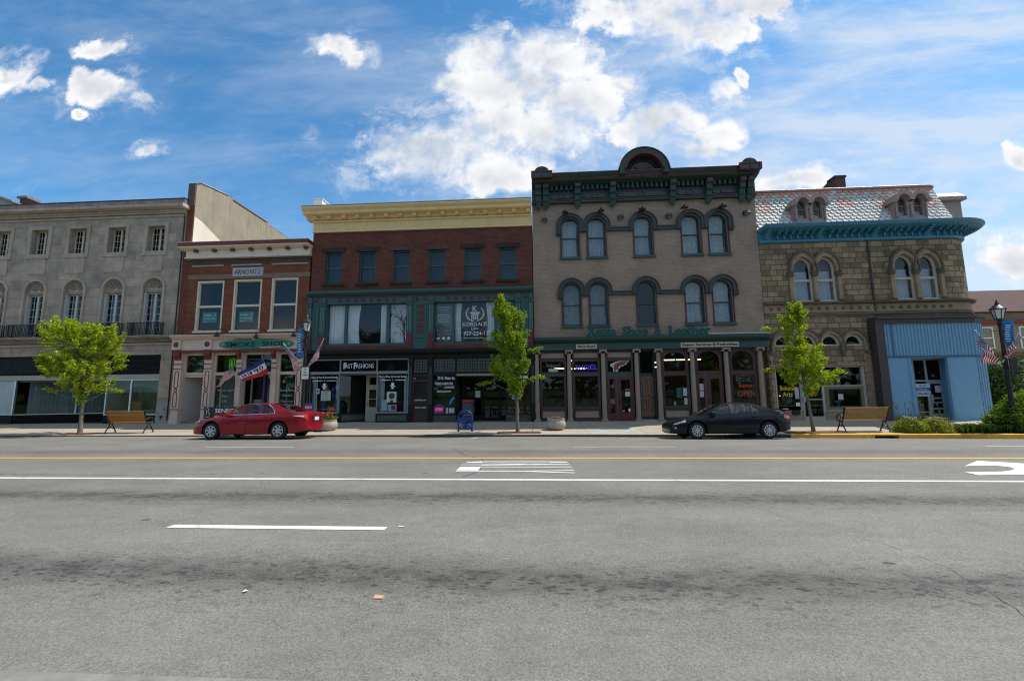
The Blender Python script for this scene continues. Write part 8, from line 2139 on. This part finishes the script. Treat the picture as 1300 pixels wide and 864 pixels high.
# low advertising bench with the SENECA board
Ys = 22.9; xa, z1_ = at(259.5, 516.5, Ys); xb, z0_ = at(309, 531, Ys); gz = pz(xa, Ys); T = thing('advert_bench', 'low bench with black SENECA advertising board behind the red car bonnet', 'bench', ((xa + xb) / 2, Ys, gz))
MB().box(xa, xb, Ys, Ys + .05, z0_, z1_).build('advert_board', mat('advert_black', (.018, .020, .022), .4, .15), T); MB().box(xa + .05, xb, Ys + .05, Ys + .5, z0_ - .1, z0_ - .03).build('seat', mat('pale_step', (.34, .32, .3)), T)
for x_ in (xa + .15, xb - .25): MB().box(x_, x_ + .12, Ys + .02, Ys + .45, gz, z0_ - .08).build('leg', mat('pale_step', (.34, .32, .3)), T)
xs2 = xa + (xb - xa) * .27
MB().text('SENECA', xs2 + .02, z1_ - .30, Ys - .004, .22, (xb - xa) * .58, .006, bold=.02, align='LEFT').plate(rect(xs2, xs2 + .6, z0_ + .06, z0_ + .14), [], Ys - .008, Ys - .002).plate(rect(xs2 + .68, xb - .1, z0_ + .05, z0_ + .15), [], Ys - .008, Ys - .002).tube([(xa + .12, Ys - .005, z0_ + .08), (xa + .28, Ys - .005, z0_ + .1), (xa + .34, Ys - .005, z0_ + .25), (xa + .22, Ys - .005, z0_ + .38), (xa + .30, Ys - .005, z1_ - .1), (xa + .16, Ys - .005, z1_ - .06)], .018, 5).tube([(xa + .10, Ys - .005, z1_ - .12), (xa + .16, Ys - .005, z0_ + .3), (xa + .12, Ys - .005, z0_ + .18)], .012, 5).build('lettering', LETW, T)
MB().plate(rect(xs2 - .03, xb, z0_ + .19, z0_ + .30), [], Ys - .007, Ys - .001).build('red_band', mat('advert_red', (.40, .02, .025), .5), T)
# small campaign-style board behind the car boot
Yb = 21.6; xa, z1_ = at(385.5, 511.7, Yb); xb, z0_ = at(397.7, 522, Yb); gz = pz(xa, Yb); T = thing('yard_sign', 'small blue yard sign with red oval behind the red car boot', 'sign', ((xa + xb) / 2, Yb, gz))
MB().box(xa, xb, Yb, Yb + .015, z0_ - .1, z1_).build('panel', mat('violet_blue_panel', (.045, .05, .35), .5, .05), T); MB().tube([(xa + .1, Yb + .01, gz), (xa + .1, Yb + .01, z0_)], .008, 5).tube([(xb - .1, Yb + .01, gz), (xb - .1, Yb + .01, z0_)], .008, 5).build('wire_stake', ALU, T)
xm_, zm_ = (xa + xb) / 2, (z0_ + z1_) / 2
MB().plate([(xm_ + .22 * math.cos(a), zm_ + .13 * math.sin(a)) for a in [2 * math.pi * k / 20 for k in range(20)]], [], Yb - .006, Yb).build('oval', mat('crimson_oval', (.38, .01, .04), .5), T)
MB().text('DEBT?', xm_, zm_ - .06, Yb - .008, .12, .36, .004, bold=.025).build('lettering', LETW, T)

def suit(x, y, z, h, label, col):
    T = thing('suit_display', label, 'suit', (x, y, z), 'suits in the clothes shop window')
    k = h / 1.6
    sec = [(.0, .15, .11), (.25, .17, .12), (.62, .19, .13), (.70, .17, .12), (.95, .16, .11), (1.15, .19, .12), (1.32, .22, .12), (1.42, .20, .10), (1.48, .08, .07), (1.52, .05, .05)]
    n = 14; v = []
    for zz, rx_2, ry_2 in sec: v += [(x + rx_2 * k * math.cos(a), y + ry_2 * k * math.sin(a), z + zz * k) for a in [2 * math.pi * q / n for q in range(n)]]
    MB().add(v, [(i * n + q, i * n + (q + 1) % n, (i + 1) * n + (q + 1) % n, (i + 1) * n + q) for i in range(len(sec) - 1) for q in range(n)]).build('jacket', col, T, smooth=50)
    for s_ in (-1, 1): MB().tube([(x + s_ * .21 * k, y, z + 1.36 * k), (x + s_ * .27 * k, y - .02, z + 1.05 * k), (x + s_ * .25 * k, y - .05, z + .75 * k)], [.07 * k, .06 * k, .05 * k], 8).build('sleeve', col, T, smooth=60)
    MB().add([(x - .06 * k, y - .125 * k, z + 1.44 * k), (x + .06 * k, y - .125 * k, z + 1.44 * k), (x, y - .14 * k, z + 1.02 * k)], [(0, 1, 2)]).build('shirt', PAPER, T)
BLUESUIT = mat('royal_blue_cloth', (.022, .035, .26), .8, .1)
suit(sx[0] + 1.50, 24.45, .80, 1.72, 'royal blue suit on a form at the right of the clothes shop window', BLUESUIT)
suit(sx[0] + .58, 24.6, .80, 1.05, 'small blue suit with white shirt low in the clothes shop window', BLUESUIT)

# ================================================================= signs and lamps on the fronts
T = thing('name_sign', 'pale grey stone name plate reading ARNOVITZ above the middle window', 'sign', (-17.2, 24, 9.1))
xa, z1_ = at(295.8, 339.8, 23.95); xb, z0_ = at(333.8, 350.2, 23.95)
MB().box(xa, xb, 23.93, 24, z0_, z1_).build('panel', mat('pale_violet_grey', (.42, .42, .47), .6, .05), T); MB().plate(rect(xa, xb, z0_, z1_), [rect(xa + .04, xb - .04, z0_ + .04, z1_ - .04)], 23.92, 23.93).build('edge', mat('edge_grey', (.25, .25, .28), .6), T)
b = MB().text('ARNOVITZ', (xa + xb) / 2, z0_ + .13, 23.925, z1_ - z0_ - .24, xb - xa - .26, .008); b.build('lettering', mat('dark_ink', (.03, .03, .045), .6), T)
T = thing('shop_sign', 'long green surfboard shaped SMOKE SHOP sign with pink scrolls', 'sign', (-17, 23.6, 4.6))
Yg = 23.56; xa, zc_ = at(278.5, 437.5, Yg); xb, zd_ = at(371.3, 435.3, Yg); zc_ = (zc_ + zd_) / 2; xm_ = (xa + xb) / 2; hw_ = (xb - xa) / 2
el = [(xm_ + hw_ * math.copysign(abs(math.cos(a)) ** .8, math.cos(a)), zc_ + .245 * math.copysign(abs(math.sin(a)) ** .75, math.sin(a))) for a in [2 * math.pi * k / 48 for k in range(48)]]
MB().plate(el, [], Yg, Yg + .06).build('board', mat('sea_green_board', (.015, .19, .145), .5, .12, 5), T); ell = [(xm_ + (x_ - xm_) * 1.012, zc_ + (z_ - zc_) * 1.10) for x_, z_ in el]; MB().plate(ell, [], Yg + .01, Yg + .05).build('rim', mat('gilt_brown', (.20, .12, .05), .5), T)
PKS = mat('salmon_scroll', (.50, .27, .20), .6, .12)
MB().plate([(xa + .72, zc_ + .22), (xa + 1.4, zc_ + .25), (xa + 2.15, zc_ + .24), (xa + 2.2, zc_ + .33), (xa + 1.4, zc_ + .35), (xa + .70, zc_ + .31)], [], Yg - .03, Yg + .02).plate([(xb - 1.95, zc_ - .17), (xb - 1.2, zc_ - .15), (xb - .62, zc_ - .14), (xb - .72, zc_ - .22), (xb - 1.3, zc_ - .26), (xb - 1.85, zc_ - .25)], [], Yg - .03, Yg + .02).build('scroll', PKS, T)
LB = mat('navy_letters', (.008, .022, .030), .5)
b = MB().text('SMOKE', xa + .40, zc_ - .15, Yg - .001, .28, 1.78, .02, bold=.01, align='LEFT').text('SHOP', xb - .44, zc_ - .11, Yg - .001, .26, 1.36, .02, bold=.01, align='RIGHT').text('XENIA', xa + 1.42, zc_ + .235, Yg - .03, .12, 1.15, .01, bold=.02)
b.build('lettering', LB, T)
b = MB()
for x_ in (xa + .2, xb - .2): b.lathe([(.04, 0), (.03, -.02), (0, -.025)], (x_, Yg, zc_), 8, 0, 'y')
b.build('bolt_head', PAPER, T); MB().lathe([(.045, 0), (.03, -.02), (0, -.025)], (xb - 2.08, Yg, zc_ + .02), 8, 0, 'y').build('red_dot', mat('rust_red_screen', (.2, .05, .035)), T)
for px, py, lab in ((275, 425, 'left of three gooseneck lamps over the smoke shop sign'), (324.8, 427, 'middle of three gooseneck lamps over the smoke shop sign'), (372.5, 425, 'right of three gooseneck lamps over the smoke shop sign')):
    x_, z_ = at(px, py, 23.2); T = thing('gooseneck_lamp', lab, 'lamp', (x_, 23.98, 5.5), 'gooseneck lamps over the smoke shop')
    MB().tube([(x_, 23.98, 5.60), (x_, 23.6, 5.66), (x_, 23.3, z_ + .34), (x_, 23.2, z_ + .16)], .014, 5).build('arm', BLACK, T); MB().lathe([(.03, .17), (.05, .1), (.15, -.06), (.155, -.09), (.13, -.08), (.02, .08)], (x_, 23.2, z_), 12).build('shade', mat('dark_bronze_shade', (.03, .02, .022), .5), T)
# shoe shop sign letters: bold slab-serif, standing on the ledge
T = thing('shop_sign', 'large teal green raised lettering standing along the tan shop ledge', 'sign', (5, 23.6, 4.8))
LTL = mat('teal_sign_letters', (.003, .062, .052), .4, .05); Yl = 23.50
def slab(b, txt, px0, px1, py_base, py_cap, serifs=True):
    x0, zb = at(px0, py_base, Yl); x1, _ = at(px1, py_base, Yl); _, zt = at((px0 + px1) / 2, py_cap, Yl); h = zt - zb
    [b.text(txt, x0 + q_ * .022, zb + abs(q_) * .008, Yl + .05 - .001 * q_, h, x1 - x0 - .05, .05, bold=.03, align='LEFT') for q_ in (0, 1, 2)]
    return x0, x1, zb, h
b = MB()
for word, p0, p1 in (('Xenia', 744.5, 782.5), ('Shoe', 790, 823.5), ('&', 830.5, 840.5), ('Leather', 849.5, 903.5)):
    t_ = (p0 + p1) / 2; yb_ = 426.2 - (t_ - 744) * .0125; x0, x1, zb, h = slab(b, word, p0, p1, yb_, yb_ - 11.2)
    # slab serifs at the feet and heads of the upright strokes
    W_ = x1 - x0; sf = {'Xenia': [(.03, 0), (.22, 0), (.03, 1), (.22, 1), (.49, 0), (.61, 0), (.75, 0), (.96, 0)], 'Shoe': [(.32, 0), (.50, 0), (.32, 1)], '&': [], 'Leather': [(.03, 0), (.03, 1), (.53, 0), (.585, 0), (.585, 1), (.70, 0), (.90, 0)]}[word]
    for t, tp in sf: zz = zb + (h if tp else 0); b.box(x0 + W_ * t - .07, x0 + W_ * t + .07, Yl - .004, Yl + .05, zz - .035, zz + .02)
b.build('lettering', LTL, T)
MB().box(at(744, 430, Yl)[0], at(904, 427, Yl)[0], Yl + .02, Yl + .06, 4.80, 4.84).build('mounting_rail', LTL, T)
for s_, p0, p1, q0, q1, lab in (('Shoe Store', 731.2, 757.8, 435.2, 441.0, 'small cream fascia board reading Shoe Store'), ('Repair Services & Pedorthics', 864, 938.2, 431.6, 438.2, 'long cream fascia board reading Repair Services & Pedorthics')):
    xa, z1_ = at(p0, (q0 + q1) / 2 - 2.9, 23.75); xb, z0_ = at(p1, (q0 + q1) / 2 + 2.9, 23.75); T = thing('fascia_sign', lab, 'sign', ((xa + xb) / 2, 23.75, z0_))
    z0_, z1_ = 4.17, 4.17 + .255
    MB().box(xa, xb, 23.75, 23.80, z0_, z1_).build('panel', mat('cream_sign_board', (.52, .46, .36), .6, .06), T); MB().text(s_, (xa + xb) / 2, z0_ + .07, 23.748, .135, xb - xa - .16, .01, bold=.03).build('lettering', mat('maroon_letters', (.075, .008, .012), .5), T)
# dark box lights and small spot lamps high on the tan wall
for px, py, lab in ((691, 279.4, 'first dark box light from the left, below the twin brackets'), (787.8, 275.7, 'second dark box light, left of the middle window hood'), (849, 274, 'third dark box light, right of the middle window hood'), (947.6, 270, 'fourth dark box light, at the right edge of the tan wall')):
    x_, z_ = at(px, py, 23.9); T = thing('box_light', lab, 'wall light', (x_, 23.95, z_), 'box lights on the tan wall')
    MB().prism([(24.0, z_ - .11), (23.80, z_ - .11), (23.74, z_ - .04), (23.80, z_ + .11), (24.0, z_ + .11)], x_ - .16, x_ + .16).build('housing', mat('box_light_grey', (.045, .045, .05), .5), T); MB().box(x_ - .12, x_ + .12, 23.8, 23.98, z_ - .125, z_ - .11).build('lens', mat('lens_grey', (.2, .2, .2), .3), T)
for i, (px, py) in enumerate(((717.4, 268.8), (763, 266.8), (815.6, 265), (869, 262.8), (917.4, 261.2))):
    x_, z_ = at(px, py, 23.6); T = thing('spot_lamp', ('black spot lamp above the leftmost top window of the tan building', 'black spot lamp above the second top window of the tan building', 'black spot lamp above the middle top window of the tan building', 'black spot lamp above the fourth top window of the tan building', 'black spot lamp above the rightmost top window of the tan building')[i], 'wall light', (x_, 23.95, z_), 'spot lamps above the top windows')
    MB().prism([(23.75, z_ - .05), (23.48, z_ - .09), (23.46, z_ - .01), (23.72, z_ + .05)], x_ - .17, x_ + .17).build('head', BLACK, T); MB().tube([(x_, 23.98, z_ + .12), (x_, 23.62, z_ + .15), (x_, 23.6, z_)], .022, 6).lathe([(.05, 0), (.05, .06)], (x_, 23.61, z_ + .08), 8).build('arm', BLACK, T)

# ================================================================= beyond the side street, and across the road behind the camera
BT = thing('corner_house', 'tan brick building with brown shingled hip roof far right across the side street', 'building', (46, 46, 0))
TB = brick('tan_far_brick', (.33, .25, .16), (.29, .215, .14), (.25, .2, .15), stain=.2)
MB().box(40.5, 70, 45, 62, -.3, 9.4).build('wall', TB, BT); MB().box(40.2, 70, 44.7, 62, 8.2, 8.55).box(40.3, 70, 44.8, 62, 4.9, 5.3).build('red_band', mat('red_brown_trim', (.20, .035, .025), .6), BT)
MB().add([(39.6, 44.2, 9.3), (71, 44.2, 9.3), (71, 63, 9.3), (39.6, 63, 9.3), (46, 52, 13.1), (66, 52, 13.1), (46, 55, 13.1), (66, 55, 13.1)], [(0, 1, 5, 4), (1, 2, 7, 5), (2, 3, 6, 7), (3, 0, 4, 6), (4, 5, 7, 6), (3, 2, 1, 0)]).build('roof', brick('brown_shingles', (.085, .035, .025), (.062, .027, .021), (.03, .02, .018), .4, .16, .012, .6), BT)
for k in range(6):
    w_ = sash(BT, 43.2 + k * 4, 44.8 + k * 4, 5.7, 7.9, 44.92, WHITE, .12, .5, .06)
    w2 = sash(BT, 42.6 + k * 4, 45.4 + k * 4, .9, 3.4, 44.92, mat('red_brown_trim', (.20, .035, .025)), .12, 0, .06)
    MB().box(42.4 + k * 4, 45.6 + k * 4, 44.2, 44.95, 3.5, 4.6).build('awning', mat('white_awning', (.55, .56, .58), .7, .1), BT)
MB().box(40.4, 70, 44.85, 45, -.1, .9).build('base', mat('red_brown_trim', (.2, .035, .025)), BT)
TREEM = leafmat('dark_tree_leaves', (.016, .042, .010), (.055, .095, .022), .35)


def big_tree(name, label, c, h, r_, seed, group, nspray=330, lm=None, z0f=.3):
    rn = random.Random(seed); B = Vector(c); T = thing(name, label, 'tree', c, group)
    bark = mat('old_bark', (.085, .065, .05), .95, .3, 4, bump=.6)
    MB().tube([B, B + Vector((.1, 0, h * .25)), B + Vector((-.1, .1, h * .5)), B + Vector((.1, 0, h * .8))], [h * .035, h * .026, h * .018, .04], 9).build('trunk', bark, T, smooth=60)
    br = MB(); lf = MB(); lobes = [(Vector((rn.gauss(0, r_ * .45), rn.gauss(0, r_ * .45), h * rn.uniform(z0f + .1, .88))), r_ * rn.uniform(.35, .6)) for _ in range(16)]
    for i in range(nspray):
        o_, q = rn.choice(lobes); d = Vector((rn.gauss(0, 1), rn.gauss(0, 1), rn.gauss(.2, .8))).normalized(); p = B + o_ + d * q * rn.uniform(.55, 1)
        if i % 9 == 0: br.tube([B + Vector((0, 0, h * .3)), B + o_ * .6, p], [.09, .05, .015], 5, cap=False)
        leaf_quads(lf, rn, p - d * .3, d * .6, 16, .26, h * .042)
    br.build('limbs', bark, T, recalc=False); lf.build('crown', lm or TREEM, T, recalc=False)
    return T


big_tree('garden_tree', 'dense dark green tree beyond the side street at the right edge', (27.3, 28.0, 0), 3.9, 1.9, 41, None, 420, z0f=.2)
big_tree('garden_tree', 'lower dark tree beside the far tan building', (36.5, 40, 0), 4.2, 2.4, 42, None, 300, z0f=.15)
for i, (x_, y_, h_, r_) in enumerate(((-36, -20, 12, 5.5), (-24, -19, 11, 5), (-13, -23, 12.5, 5.8), (-3, -19, 10.5, 4.8), (7, -24, 13, 6), (15, -17, 9, 4.2), (25, -21, 12.5, 5.6), (36, -18, 11, 5))):
    big_tree('courthouse_tree', ('broad shade tree across the road facing the limestone shopfront', 'broad shade tree across the road facing the smoke shop', 'large shade tree across the road facing the clothes shop', 'round shade tree across the road facing the law office', 'tallest shade tree across the road facing the shoe shop', 'smallest shade tree across the road facing the black car', 'broad shade tree across the road facing the sandstone shop', 'broad shade tree across the road facing the blue shop')[i], (x_, y_, .4), h_, r_, 50 + i, 'shade trees across the road', 330, z0f=.12)

rn = random.Random(77); b = MB()  # unseen leaf band added to keep bright sky out of the window reflections
for _ in range(5200):
    x_ = rn.uniform(-85, 85); hh = 11 + 3 * math.sin(x_ * .21) + 2 * math.sin(x_ * .53 + 1); z_ = hh * rn.random() ** .8; y_ = -52 + rn.uniform(-3, 3)
    leaf_quads(b, rn, Vector((x_, y_, 2 + z_)), Vector((.1, .1, .3)), 1, .3, 2.2)
tag(b.build('screen_wood', TREEM, recalc=False), 'unseen dark band of trees added beyond the lawn to dim window reflections', 'wood', kind='stuff')
